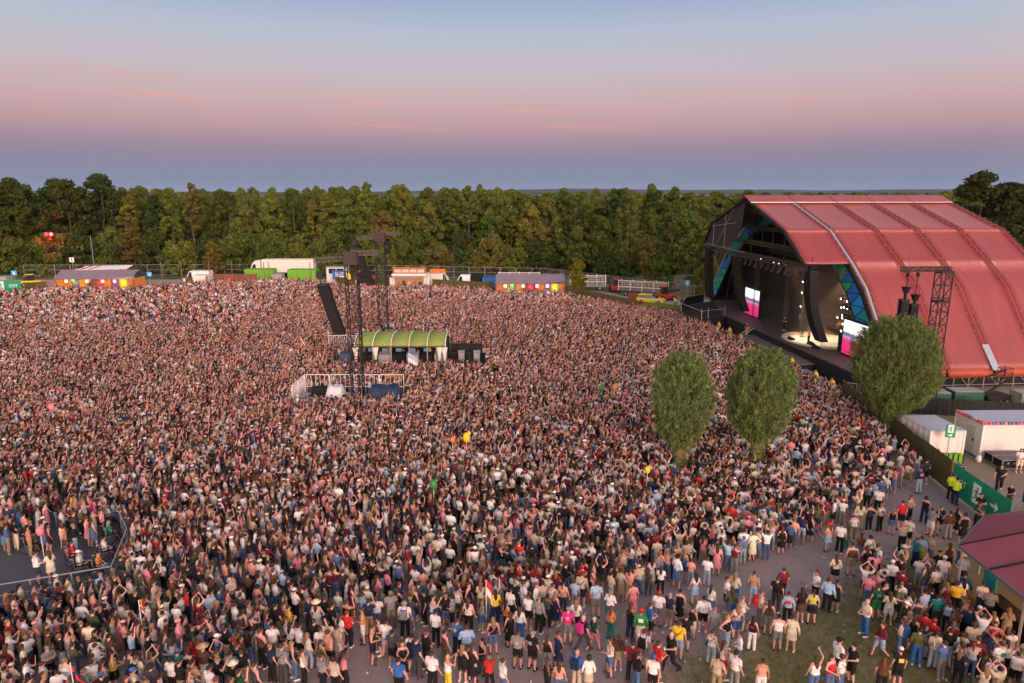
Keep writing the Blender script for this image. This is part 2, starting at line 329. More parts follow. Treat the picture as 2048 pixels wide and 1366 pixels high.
def roof_panels():
    for sgn in (-1, 1):
        for bay in range(5):
            u0, u1 = RIBU[bay] + 0.13, RIBU[bay + 1] - 0.13
            segs = [(0, 1), (1, 2), (2, 6)] if bay else [(0, 1), (1, 2)]
            if bay == 0 and sgn > 0: segs = [(0, 1)]
            for a, z in segs:
                b = MB(); pts = PROF[a:z + 1]
                if a == 0: pts = [(1.5, 17.62)] + PROF[1:z + 1]
                n = 9; NU = 6; fine = []
                for (y0, z0), (y1, z1) in zip(pts[:-1], pts[1:]):
                    kk = max(2, int(n / (len(pts) - 1))); fine += [(y0 + (y1 - y0) * j / kk, z0 + (z1 - z0) * j / kk) for j in range(kk)]
                fine.append(pts[-1]); m = len(fine); rings = []; bot = []
                for j, (y, zz) in enumerate(fine):
                    row = []; row2 = []
                    for i in range(NU + 1):
                        t = i / NU; sag = 0.10 * math.sin(PI * t) * (0.4 + 0.6 * math.sin(PI * j / (m - 1)))
                        u = u0 + (u1 - u0) * t; ny, nz = 0.55, 0.83
                        row.append((u, sgn * (y + 0.02 - sag * ny), zz + 0.03 - sag * nz)); row2.append((u, sgn * (y - 0.03 - sag * ny), zz - 0.03 - sag * nz))
                    rings.append(row); bot.append(row2)
                w = NU + 1; vs = [p for r in rings for p in r] + [p for r in bot for p in r]; o = m * w; fs = []
                for j in range(m - 1):
                    for i in range(NU):
                        q = (j * w + i, j * w + i + 1, (j + 1) * w + i + 1, (j + 1) * w + i)
                        fs.append(q if sgn < 0 else q[::-1]); q2 = tuple(o + k for k in q); fs.append(q2[::-1] if sgn < 0 else q2)
                for j in (0, m - 1):
                    for i in range(NU): fs.append((j * w + i, j * w + i + 1, o + j * w + i + 1, o + j * w + i))
                for i in (0, NU):
                    for j in range(m - 1): fs.append((j * w + i, (j + 1) * w + i, o + (j + 1) * w + i, o + j * w + i))
                b.mesh(vs, fs); b.build('roof_panel', M_RPVC, ST, True)
                if bay and (a, z) == (2, 6):      # loose lower hem
                    h = MB(); pr = []
                    for i in range(13):
                        u = u0 + (u1 - u0) * i / 12; wv = 0.07 * math.sin(i * 2.1 + bay * 3); pr.append([(u, sgn * 24.62, 2.02), (u, sgn * (24.75 + wv), 1.6), (u, sgn * (24.72 + wv * 1.5), 1.2), (u, sgn * (24.69 + wv * 1.5), 1.2), (u, sgn * (24.70 + wv), 1.6), (u, sgn * 24.58, 2.02)])
                    h.loft(pr); h.build('hem', MATS.get('hem') or mat('hem', (0.36, 0.06, 0.035), 0.5), ST, True)
roof_panels()
for bay in range(5):      # ridge caps, a step above the panels
    b = MB(); u0, u1 = RIBU[bay] + 0.05 - (0.3 if bay == 0 else 0), RIBU[bay + 1] - 0.05
    b.loft([[(u, -2.1, 17.72), (u, 0, 18.55), (u, 2.1, 17.72), (u, 2.1, 17.66), (u, 0, 18.48), (u, -2.1, 17.66)] for u in (u0, u1)]); b.build('ridge_cap', M_RPVC, ST)
    for s in (-1, 1): part(ST, 'ridge_cap_edge', M_SILVER, lambda b: b.bar((u0, s * 2.12, 17.69), (u1, s * 2.12, 17.69), 0.06))
for k, u in enumerate(RIBU):      # arched ribs with lacing dots
    for sgn in (-1, 1):
        pts = [(u, sgn * y, z + 0.06) for y, z in (PROF if k else PROF[:3])]
        if k == 0 and sgn > 0: pts = [(u, sgn * y, z + 0.06) for y, z in PROF[:2]] + [(u, 13.4, 11.6)]
        b = MB()
        for (p, q) in zip(pts[:-1], pts[1:]):
            p = Vector(p); q = Vector(q); d = (q - p).normalized(); n = Vector((0, -d.z * sgn, d.y * sgn)); n = n if n.z > 0 else -n
            b.slab([p + Vector((-0.13, 0, 0)) + n * 0.03, p + Vector((0.13, 0, 0)) + n * 0.03, q + Vector((0.13, 0, 0)) + n * 0.03, q + Vector((-0.13, 0, 0)) + n * 0.03], 0.25, n)
        b.build('rib', mat('grey_rib', (.26, .28, .32), .5) if k == 1 else (M_BLACKP if k == 0 else M_DARKRED), ST)
        if k and sgn < 0:
            b = MB()
            for (p, q) in zip(pts[:-1], pts[1:]):
                p = Vector(p); q = Vector(q); nn = max(2, int((q - p).length / 1.0))
                for j in range(nn):
                    c = p.lerp(q, (j + 0.5) / nn)
                    for e in (-0.32, 0.32): b.box((c.x + e, c.y, c.z + 0.05), (0.08, 0.1, 0.05))
            b.build('lacing_plates', M_STEEL, ST)['kind'] = 'stuff'
            part(ST, 'lacing_strip', mat('lacing_grey', (0.22, 0.05, 0.05), 0.6), lambda b: [b.bar((u + e, y0, z0 + 0.03), (u + e, y1, z1 + 0.03), 0.035) for e in (-0.32, 0.32) for (_, y0, z0), (_, y1, z1) in zip(pts[:-1], pts[1:])])
part(ST, 'rib_foot_plate', M_SILVER, lambda b: b.slab([(15.35, -23.0, 4.05), (16.05, -23.0, 4.05), (16.05, -24.9, 1.9), (15.35, -24.9, 1.9)], 0.12))
# black lining and back wall close the hall
def inset(k): return [(y * k, z * (k if z > 3 else 1)) for y, z in PROF]
def shell(b, u0, u1, k):
    p = inset(k); full = [(-y, z) for y, z in p[::-1]] + p[1:]; full = [(full[0][0], 0.05)] + full + [(full[-1][0], 0.05)]
    b.loft([[(u, y, z) for y, z in full] + [(u, y * 0.995, z - 0.04) for y, z in full[::-1]] for u in (u0, u1)], True)
part(ST, 'black_lining', M_BLACK, lambda b: shell(b, 5.7, 26.0, 0.972))
part(ST, 'back_wall', M_BLACK, lambda b: b.slab([(25.9, y, z) for y, z in [(-22.5, 0.1)] + [(-y, z) for y, z in inset(0.96)[::-1]][1:] + inset(0.96)[1:-1] + [(22.5, 0.1)]], 0.2, (-1, 0, 0)))
part(ST, 'backdrop', mat('backdrop_brown', (0.06, 0.042, 0.03), 0.9, var=0.35, scale=0.6), lambda b: b.slab([(14.6, -14, 2), (14.6, 10, 2), (14.6, 10, 11), (14.6, -14, 11)], 0.15, (-1, 0, 0)))
# far wing of the front: dark scrim with frame
part(ST, 'scrim', mat('dark_scrim', (0.03, 0.028, 0.026), 0.9), lambda b: b.slab([(0.12, 0.3, 17.9), (0.12, 10.8, 14.6), (0.12, 13.4, 11.6), (0.12, 11.5, 11.35), (0.12, 4.0, 11.9), (0.12, 1.0, 14.5)], 0.05, (-1, 0, 0)))
part(ST, 'scrim_frame', M_STEEL, lambda b: [b.bar(p, q, 0.05) for p, q in (((0, 0, 18.0), (0, 10.9, 14.7)), ((0, 10.9, 14.7), (0, 13.5, 11.6)), ((0, 13.5, 11.6), (0, -1, 11.4)), ((0, 2.5, 15.0), (0, 11, 14.2)), ((0, 6, 16.1), (0, 6, 11.5)), ((0, 10, 14.7), (0, 10, 11.4)), ((0, 3.4, 16.8), (0, 9, 11.5)))])
part(ST, 'front_valance', M_BLACKP, lambda b: [b.bar((0.1, -y0, z0 - 0.1), (0.1, -y1, z1 - 0.1), 0.2) for (y0, z0), (y1, z1) in zip(PROF[:2], PROF[1:3])] + [b.bar((0.1, -15.5, 11.4), (5.4, -15.5, 11.4), 0.06)])
# blue and green triangles along the arch
TRI = [mat('arch_blue', (0.01, 0.13, 0.5), 0.5, var=0.3), mat('arch_cyan', (0.01, 0.26, 0.6), 0.5, var=0.3), mat('arch_teal', (0.005, 0.3, 0.28), 0.5, var=0.3), mat('arch_green', (0.01, 0.34, 0.13), 0.5, var=0.3)]
def arch():
    fl = [(-y, z) for y, z in PROF[::-1][:-1]] + PROF
    def at(t, k):
        L_ = [0]
        for (a, b_), (c, d) in zip(fl[:-1], fl[1:]): L_.append(L_[-1] + math.hypot(c - a, d - b_))
        x = min(t, 1.0) * L_[-1]
        for i in range(len(fl) - 1):
            if x <= L_[i + 1] + 1e-6:
                f = (x - L_[i]) / (L_[i + 1] - L_[i]); return (fl[i][0] + (fl[i + 1][0] - fl[i][0]) * f) * k, (fl[i][1] + (fl[i + 1][1] - fl[i][1]) * f - 2) * k + 2
    n = 34; bd = MB()
    for i in range(n):
        t0, t1, tm = i / n, (i + 1) / n, (i + 0.5) / n
        for (pts, off) in (([at(t0, .965), at(t1, .965), at(tm, .86)], 0), ([at(tm, .86), at(tm + 1 / n, .86), at(t1, .965)], 1)):
            if pts[1][1] < 1.2 or tm + 1 / n > 1: continue
            c = (sum(p[0] for p in pts) / 3, sum(p[1] for p in pts) / 3); pp = [(5.05, c[0] + (p[0] - c[0]) * .88, c[1] + (p[1] - c[1]) * .88) for p in pts]
            b = MB(); b.slab(pp, 0.06, (-1, 0, 0)); b.build('arch_triangle', TRI[(i * 7 + off * 3 + i // 3) % 4], ST)
    ring = [at(i / 60, .97) for i in range(61)]; rin = [at(i / 60, .85) for i in range(61)]
    bd.loft([[(5.09, *a), (5.3, *a), (5.3, *c), (5.09, *c)] for a, c in zip(ring, rin)]); bd.build('arch_frame', M_BLACKP, ST)
arch()
# decks
M_DECK = mat('stage_deck', (0.085, 0.06, 0.055), 0.6, var=0.35, scale=1.5)
part(ST, 'deck', M_DECK, lambda b: b.prism([(1.1, -25.5), (14.4, -24), (14.4, 11), (25.5, 12), (25.5, 22.5), (4.6, 20), (1.1, 7.6)], 1.86, 2.0))
part(ST, 'deck_skirt', M_BLACK, lambda b: b.prism([(1.2, -25.3), (14.3, -23.8), (14.3, 10.9), (4.7, 19.8), (1.2, 7.4)], 0.02, 1.855))
part(ST, 'walkway', mat('walkway_deck', (0.13, 0.11, 0.1), 0.6, var=0.4, scale=1.2), lambda b: b.prism([(-1.1, -18.2), (1.0, -18.2), (1.0, -3.0), (-1.1, -3.0)], 1.1, 1.2))
part(ST, 'walkway_skirt', M_BLACK, lambda b: b.prism([(-1.0, -18.1), (0.95, -18.1), (0.95, -3.1), (-1.0, -3.1)], 0.02, 1.095))
part(ST, 'far_ramp', M_BLACK, lambda b: (b.prism([(-3.2, 4.2), (1.05, 6.2), (4.5, 20), (-1.6, 15.5), (-4.4, 9.5)], 0.02, 1.9)))
part(ST, 'far_ramp_railing', M_STEEL, lambda b: [b.bar(p, (p[0], p[1], 3.3), 0.05) for p in ((-4.3, 9.5, 1.9), (-3.0, 12.4, 1.9), (-1.6, 15.4, 1.9), (0.3, 16.9, 1.9), (2.4, 18.4, 1.9), (-2.0, 5.0, 1.9), (0.9, 6.3, 1.9), (-3.2, 4.3, 1.9))] + [b.bar(p, q, 0.045) for p, q in (((-4.3, 9.5, 3.3), (-1.6, 15.4, 3.3)), ((-1.6, 15.4, 3.3), (2.4, 18.4, 3.3)), ((-3.2, 4.3, 3.0), (0.9, 6.3, 3.0)), ((-4.3, 9.5, 3.3), (-3.2, 4.3, 3.0)))])
part(ST, 'far_ramp_fence', mat('black_mesh', (0.015, 0.017, 0.02), 0.7), lambda b: [b.slab([p, q, (q[0], q[1], 3.2), (p[0], p[1], 3.2)], 0.03) for p, q in (((-4.3, 9.45, 1.95), (-1.6, 15.3, 1.95)), ((-1.6, 15.3, 1.95), (2.3, 18.3, 1.95)))])
part(ST, 'steps', M_STEEL, lambda b: [b.base((-0.3 + 0.22 * k, -2.6 + 0.0 * k, 1.2 + 0.2 * k - 0.15), (0.24, 1.0, 0.05)) for k in range(5)] + [b.bar((-0.4, s, 1.1), (0.95, s, 2.05), 0.05) for s in (-3.1, -2.1)])
part(ST, 'floor_light_pool', mat('painted_light_pool', (0.62, 0.54, 0.42), 0.8, var=0.2), lambda b: b.prism([(5.6 + 4.0 * math.cos(t), -10.5 + 5.0 * math.sin(t)) for t in [2 * PI * k / 28 for k in range(28)]], 2.005, 2.02))  # pale disc on the deck: the spotlight pool painted as colour
# scaffold base below the near hem
def scaff(b):
    for i in range(14):
        u = 5.6 + i * 1.58
        for y in (-24.3, -22.6): b.bar((u, y, 0), (u, y, 2.3), 0.045)
        if i < 13:
            for z in (0.35, 1.1, 1.9): b.bar((u, -24.3, z), (u + 1.58, -24.3, z), 0.035)
            b.bar((u, -24.3, 0.2 if i % 2 else 1.9), (u + 1.58, -24.3, 1.9 if i % 2 else 0.2), 0.03)
        b.bar((u, -24.3, 1.9), (u, -22.6, 1.9), 0.035)
part(ST, 'scaffold_base', M_STEEL, scaff)
part(ST, 'dark_skirting', M_BLACK, lambda b: b.slab([(5.4, -22.4, 0), (26, -22.4, 0), (26, -22.4, 3.8), (5.4, -22.4, 3.8)], 0.06, (0, -1, 0)))
# lighting rig
def rig(b):
    truss(b, (0.6, -14.8, 11.0), (0.6, 12.6, 11.0), 0.55, 0.04); truss(b, (4.4, -16, 10.4), (4.4, 13, 10.4), 0.5, 0.04); truss(b, (9, -15, 10.6), (9, 12, 10.6), 0.5, 0.04)
    for y in (-8.5, -4.2, 4.6): truss(b, (4.4, y, 2.1), (4.4, y, 10.3), 0.4, 0.03)
    for y in (10, 12.5): b.bar((5.0, y + 4, 2), (4.6, y, 10.4), 0.07)
    for z in (4, 6, 8): b.bar((5, 11.5, z), (6.5, 18.5 - z * 0.4, z), 0.06)
    for u in (1.6, 3.4):
        for (y0, z0), (y1, z1) in (((-9.6, 14.2), (0, 16.9)), ((0, 16.9), (9.6, 14.2)), ((9.6, 14.2), (12.6, 11.4)), ((-14, 11.4), (-9.6, 14.2))): truss(b, (u, y0, z0), (u, y1, z1), .5, .04)
    for y in (-11, -8, -5, -2, 1, 4, 7, 10): b.bar((1.6, y, 11.2), (1.6, y, 16.6 - abs(y) * .27), .03); b.bar((3.4, y + .8, 10.5), (3.4, y + .8, 16.4 - abs(y + .8) * .27), .025)
    truss(b, (1.6, -12, 12.6), (1.6, 11.5, 12.6), .45, .035); truss(b, (3.4, -8.5, 14.3), (3.4, 8.5, 14.3), .4, .035)
part(ST, 'lighting_truss', mat('rig_steel', (.06, .052, .048), .5), rig)
LAMPB = mat('lamp_housing', (0.02, 0.02, 0.02), 0.4)
LAMPE = mat('lit_lamp_lens', (0.9, 0.75, 0.6), 0.3, emit=(1.0, 0.72, 0.5), estr=9.0)
rr = random.Random(3)
for k in range(17):      # hanging movers along the front truss
    y = -14 + k * 1.55
    o = part(ST, 'moving_light', LAMPB, lambda b: (b.base((0.6, y, 10.15), (0.3, 0.34, 0.4)), b.bar((0.6, y, 10.15), (0.35, y + rr.uniform(-.2, .2), 9.75), 0.17, 8)))
LAMPS = [(8, -3.4, 4.6), (8, -3.4, 5.4), (8, -3.4, 6.4), (8, -1.0, 4.4), (8, -1.0, 6.2), (8, -1.0, 7.6), (9, -9.2, 8.9), (9, -8.4, 8.1), (9, -9.6, 6.4), (9, -8.3, 6.5), (9, -9.8, 5.6), (9, -8.6, 5.5), (9, -9.5, 4.8), (9, -8.0, 4.2), (9, -9.0, 4.3),
         (5.0, 4.2, 4.2), (5.0, 4.2, 5.2), (4.9, -15.8, 4.2), (4.9, -16.0, 5.0), (4.9, -15.7, 5.9), (4.9, -15.9, 6.8), (1.2, -6.5, 10.7), (1.2, -7.8, 10.7), (1.2, -9.4, 10.7), (1.2, -11, 10.6), (1.2, -3, 10.8)]
for (u, y, z) in LAMPS:
    o = part(ST, 'stage_lamp', LAMPB, lambda b: b.bar((u + 0.35, y, z + 0.05), (u, y, z), 0.15, 8)); part(o, 'lens', LAMPE, lambda b: b.bar((u - 0.01, y, z), (u - 0.03, y, z - 0.004), 0.11 if z < 10 else 0.07, 8))
def lamp(kind, name, loc, target, energy, color, size=0.3, spot=40, parent=None):
    d = bpy.data.lights.new(name, kind); d.energy = energy; d.color = color
    if kind == 'SPOT': d.spot_size = R(spot); d.spot_blend = 0.6; d.shadow_soft_size = size
    else: d.shadow_soft_size = size
    o = bpy.data.objects.new(name, d); COL.objects.link(o); o.parent = parent; o.location = loc
    if target is not None: o.rotation_euler = (Vector(target) - Vector(loc)).to_track_quat('-Z', 'Y').to_euler()
    return o
lamp('SPOT', 'stage_spot_light', (1.2, -9.4, 10.5), (5.6, -10.5, 2), 6500, (1, .82, .6), 0.2, 48, ST)
lamp('SPOT', 'stage_spot_light', (9, -8.4, 9.0), (8, -8, 2), 3000, (1, .66, .34), 0.2, 70, ST)  # wide fill light, added to brighten the stage interior
lamp('SPOT', 'stage_spot_light', (4.4, -3, 10.0), (14, -3, 4), 2200, (1, .58, .3), 0.2, 80, ST)  # second added fill light, aimed at the backdrop
for (u, y, z, tu, ty) in ((8, -3.4, 6.2, 8.6, -2.6), (9, -9.6, 5.8, 9.4, -7.6)): lamp('SPOT', 'stage_spot_light', (u - .3, y, z), (tu, ty, 11.5), 16000, (1, .66, .4), .08, 13, ST)
# video screens
def screen_mat():
    m, nt, b = nodes_mat('video_screen'); tc = nt.nodes.new('ShaderNodeTexCoord'); sx = nt.nodes.new('ShaderNodeSeparateXYZ'); nt.links.new(tc.outputs['Generated'], sx.inputs[0])
    P = tc.outputs['Object']; h = mth(nt, 'ADD', sx.outputs[2], mth(nt, 'MULTIPLY', mth(nt, 'SUBTRACT', noise(nt, P, 2.2, 5, 0.7), 0.5), 0.16))
    base = rampn(nt, h, [(0, (0.75, 0.02, 0.16)), (0.42, (0.8, 0.04, 0.22)), (0.5, (0.5, 0.3, 0.45)), (0.56, (0.12, 0.13, 0.25)), (0.62, (0.12, 0.13, 0.2)), (0.66, (0.9, 0.75, 0.85)), (0.75, (1, 0.97, 1)), (1, (1, 1, 1))])
    sp = rampn(nt, noise(nt, P, 10, 4, 0.85), [(0.38, (0.15, 0.0, 0.04)), (0.5, (1, 1, 1)), (0.6, (1, 1, 1)), (0.68, (1.6, 6, 3))])
    lowf = rampn(nt, h, [(0.44, (1, 1, 1)), (0.5, (0, 0, 0))])
    mul = nt.nodes.new('ShaderNodeMix'); mul.data_type = 'RGBA'; mul.blend_type = 'MULTIPLY'; nt.links.new(lowf, mul.inputs['Factor']); nt.links.new(base, mul.inputs['A']); nt.links.new(sp, mul.inputs['B'])
    nt.links.new(mul.outputs['Result'], b.inputs['Emission Color']); b.inputs['Emission Strength'].default_value = 1.25; b.inputs['Base Color'].default_value = (0.01, 0.01, 0.01, 1); b.inputs['Roughness'].default_value = 0.3
    return m
M_SCR = screen_mat()
for (y0, y1, lab) in ((-21.9, -17.3, 'pink lit video screen at the near side of the stage'), (3.1, 7.6, 'pink lit video screen at the far side of the stage')):
    sc = thing('video_screen', lab, 'screen', ST.matrix_world @ Vector((0, 0, 0)), R(5)); sc.location = (29.5, 88, 0)
    part(sc, 'frame', M_BLACKP, lambda b: (b.base((4.45, (y0 + y1) / 2, 2.0), (0.4, y1 - y0 + 0.25, 3.95)), [b.base((4.6, y, 2.0), (0.3, 0.15, 4.3)) for y in (y0 + .3, y1 - .3)]))
    part(sc, 'display', M_SCR, lambda b: b.slab([(4.235, y1, 2.2), (4.235, y0, 2.2), (4.235, y0, 5.8), (4.235, y1, 5.8)], 0.03, (-1, 0, 0)))
def line_array(u, y, ztop, n, curve, lab, w=1.25, dx0=0.0):
    t = thing('line_array', lab, 'loudspeaker', (29.5, 88, 0), R(5)); z = ztop; x = u; a = dx0
    part(t, 'flying_frame', M_DARKSTEEL, lambda b: (b.base((u, y, ztop), (0.9, w, 0.12)), b.bar((u, y, ztop), (u, y, ztop + 1.4), 0.04)))
    for k in range(n):
        b = MB(); h = 0.37; dx = math.sin(a) * h; dz = math.cos(a) * h
        q = [(x - .4, z - 0.01), (x + .35, z - 0.01), (x + .35 - dx, z - dz + 0.02), (x - .4 - dx, z - dz + 0.02)]
        b.loft([[(p[0], y + s, p[1]) for p in q] for s in (-w / 2, w / 2)]); b.build('speaker_cabinet', M_BLACKP, t); x -= dx; z -= dz; a += curve
    return t
def line_array2(u, y, ztop, zbot, n, lab, sway, w=1.3):
    """hang that curls back towards its foot"""
    t = thing('line_array', lab, 'loudspeaker', (29.5, 88, 0), R(5))
    part(t, 'flying_frame', M_DARKSTEEL, lambda b: (b.base((u, y, ztop + .02), (0.95, w, 0.12)), b.bar((u, y, ztop), (u, y, ztop + 1.6), 0.05)))
    for k in range(n):
        f0, f1 = k / n, (k + 0.97) / n; z0 = ztop + (zbot - ztop) * f0; z1 = ztop + (zbot - ztop) * f1; x0 = u + sway * f0 ** 2.2; x1 = u + sway * f1 ** 2.2
        b = MB(); b.loft([[(x0 - .45, y + s, z0), (x0 + .4, y + s, z0), (x1 + .4, y + s, z1), (x1 - .45, y + s, z1)] for s in (-w / 2, w / 2)]); b.build('speaker_cabinet', M_BLACKP, t)
    return t
line_array2(1.2, -15.3, 10.6, 3.0, 20, 'tall black curved line array hanging at the near side of the stage front', 1.9)
line_array2(0.8, 13.2, 10.9, 3.6, 19, 'tall black line array hanging at the far outer edge of the stage', 0.5)
line_array2(0.3, 1.9, 10.6, 3.4, 18, 'black curved line array hanging in front of the far video screen', 1.6, 1.0)
def side_fill():
    t = thing('speaker_stack', 'black speaker stack standing on deck behind the near line array', 'loudspeaker', (29.5, 88, 2.0), R(5))
    for k in range(3): part(t, 'speaker_cabinet', M_BLACKP, lambda b: b.base((5.2, -16.2, 0.62 * k), (0.9, 1.1, 0.6)))
side_fill()
# band gear on the deck
def gear():
    t = thing('drum_kit', 'drum kit on a black riser at the back of the stage', 'drums', (29.5, 88, 2.0), R(5)); c = (11, -6.0)
    part(t, 'riser', M_BLACKP, lambda b: b.base((c[0], c[1], 0), (2.6, 3, 0.5)))
    part(t, 'bass_drum', mat('drum_shell', (0.3, 0.2, 0.12), 0.3), lambda b: b.bar((c[0] - .7, c[1], .85), (c[0] - .2, c[1], .85), 0.3, 14))
    for dx, dy in ((-.2, -.4), (-.2, .4), (.3, -.7)): part(t, 'tom_drum', MATS['drum_shell'], lambda b: b.bar((c[0] + dx, c[1] + dy, 1.1), (c[0] + dx, c[1] + dy, 1.35), 0.2, 12))
    for dx, dy in ((-.4, -.9), (-.4, .9)): part(t, 'cymbal', mat('brass', (0.6, 0.42, 0.12), 0.3, 0.9), lambda b: (b.bar((c[0] + dx, c[1] + dy, 1.65), (c[0] + dx, c[1] + dy, 1.67), 0.27, 14), b.bar((c[0] + dx, c[1] + dy, .5), (c[0] + dx, c[1] + dy, 1.65), 0.015)))
    for (u, y, s, nm, lab) in ((3.4, -12.6, .5, 'monitor_wedge', 'black monitor wedge on deck edge nearest the walkway end'), (3.0, -14.4, .55, 'monitor_wedge', 'black monitor wedge on deck edge below the near line array'), (2.4, -9.9, .5, 'monitor_wedge', 'black monitor wedge at the rim of the pale lit floor')):
        w = thing(nm, lab, 'loudspeaker', (29.5, 88, 2.0), R(5), 'monitor wedges')
        part(w, 'cabinet', M_BLACKP, lambda b: b.loft([[(u - .3, y + e, 0), (u + .3, y + e, 0), (u + .3, y + e, .15), (u - .15, y + e, .42)] for e in (-.45, .45)])); part(w, 'grille', M_DARKSTEEL, lambda b: b.slab([(u - .12, y - .4, .425), (u + .28, y - .4, .18), (u + .28, y + .4, .18), (u - .12, y + .4, .425)], 0.01))
    k = thing('keyboard_stand', 'keyboard on a thin stand at the back of the lit floor', 'keyboard', (29.5, 88, 2.0), R(5))
    part(k, 'keyboard', M_OFFW, lambda b: b.base((9.2, -11, .95), (.4, 1.5, .1))); part(k, 'stand', M_STEEL, lambda b: [b.bar((9.2, -11.5 + i, 0), (9.2, -10.5 - i, .95), .03) for i in (0, 1)])
    f = thing('flight_case_wall', 'beige covered flight cases beside the near screen on deck', 'cases', (29.5, 88, 2.0), R(5))
    part(f, 'case', mat('tan_cover', (0.2, 0.14, 0.08), 0.8), lambda b: b.base((8.5, -17.5, 0), (1.5, 2.4, 1.8))); part(f, 'cover', mat('pale_tarpaulin', (0.5, 0.52, 0.56), 0.6, var=0.3, bump=.6, bscale=2), lambda b: b.loft([[(7.7, -18.8, 1.8), (9.3, -18.8, 1.8), (9.3, -16.2, 1.8), (7.7, -16.2, 1.8)], [(7.9, -18.3, 2.4), (9.1, -18.3, 2.5), (9.1, -16.6, 2.3), (7.9, -16.6, 2.5)]]))
gear()

# ------------------------------------------------------------------ trees
def npmesh(name, v, q, m):
    me = bpy.data.meshes.new(name); nv, nf = len(v), len(q); k = q.shape[1]
    me.vertices.add(nv); me.vertices.foreach_set('co', np.asarray(v, np.float32).ravel()); me.loops.add(nf * k); me.loops.foreach_set('vertex_index', np.asarray(q, np.int32).ravel())
    me.polygons.add(nf); me.polygons.foreach_set('loop_start', np.arange(0, nf * k, k, dtype=np.int32)); me.update(calc_edges=True); me.validate(); me.materials.append(m); return me
def leaf_cards(rn, c, s, asp, dirv=None, spread=1.0):
    """one small bent leaf spray (two triangles) per centre c"""
    n = len(c); d = rn.normal(size=(n, 3)) * spread
    if dirv is not None: d = d + dirv
    d /= np.linalg.norm(d, axis=1)[:, None] + 1e-9; h = rn.normal(size=(n, 3)); e = np.cross(d, h); e /= np.linalg.norm(e, axis=1)[:, None] + 1e-9
    s = s * rn.uniform(0.6, 1.3, n)[:, None]; w = s * asp; nn = np.cross(d, e) * s * 0.2
    v = np.stack([c - d * s, c + e * w + nn, c + d * s, c - e * w + nn], 1).reshape(-1, 3); q = np.arange(n * 4).reshape(-1, 4); return v, q
def leaf_mat(name, src, lo, hi, tr=0.25, nsc=.9):
    m, nt, b = nodes_mat(name); N = nt.nodes.new; L = nt.links.new; oi = N('ShaderNodeObjectInfo'); tc = N('ShaderNodeTexCoord')
    if src == 'color': base = oi.outputs['Color']
    else: base = rampn(nt, oi.outputs['Random'], src)
    n = noise(nt, tc.outputs['Object'], nsc, 3); mr = N('ShaderNodeMapRange'); mr.inputs[1].default_value = .3; mr.inputs[2].default_value = .7; mr.inputs[3].default_value = lo; mr.inputs[4].default_value = hi; L(n, mr.inputs[0])
    vm = N('ShaderNodeVectorMath'); vm.operation = 'SCALE'; L(base, vm.inputs[0]); L(mr.outputs[0], vm.inputs['Scale']); L(vm.outputs[0], b.inputs['Base Color']); b.inputs['Roughness'].default_value = .7; b.inputs['Specular IOR Level'].default_value = .15
    t = N('ShaderNodeBsdfTranslucent'); L(vm.outputs[0], t.inputs[0]); ms = N('ShaderNodeMixShader'); ms.inputs[0].default_value = tr; L(b.outputs[0], ms.inputs[1]); L(t.outputs[0], ms.inputs[2]); L(ms.outputs[0], nt.nodes['Material Output'].inputs[0]); return m
M_LEAF = leaf_mat('tree_leaves', 'color', .7, 1.3)
M_LEAFR = leaf_mat('wood_leaves', [(0, (0.085, 0.12, 0.024)), (0.35, (0.13, 0.165, 0.032)), (0.7, (0.1, 0.14, 0.03)), (1, (0.16, 0.185, 0.036))], .7, 1.3)  # wood tones lightened: distance haze put into the leaf colour
M_BARK = mat('bark', (0.09, 0.077, 0.055), 0.9, var=0.4, scale=3)
def crown_profile(kind, t):
    if kind == 'poplar': return np.clip(np.sin(PI * np.clip(t, 0, 1) ** 0.8), 0, 1) ** 0.6
    if kind == 'round': return np.sqrt(np.clip(1 - (2 * t - 1) ** 2, 0, 1)) * (1 - 0.25 * t)
    return np.sqrt(np.clip(1 - t ** 2, 0, 1))           # shrub: dome on the ground
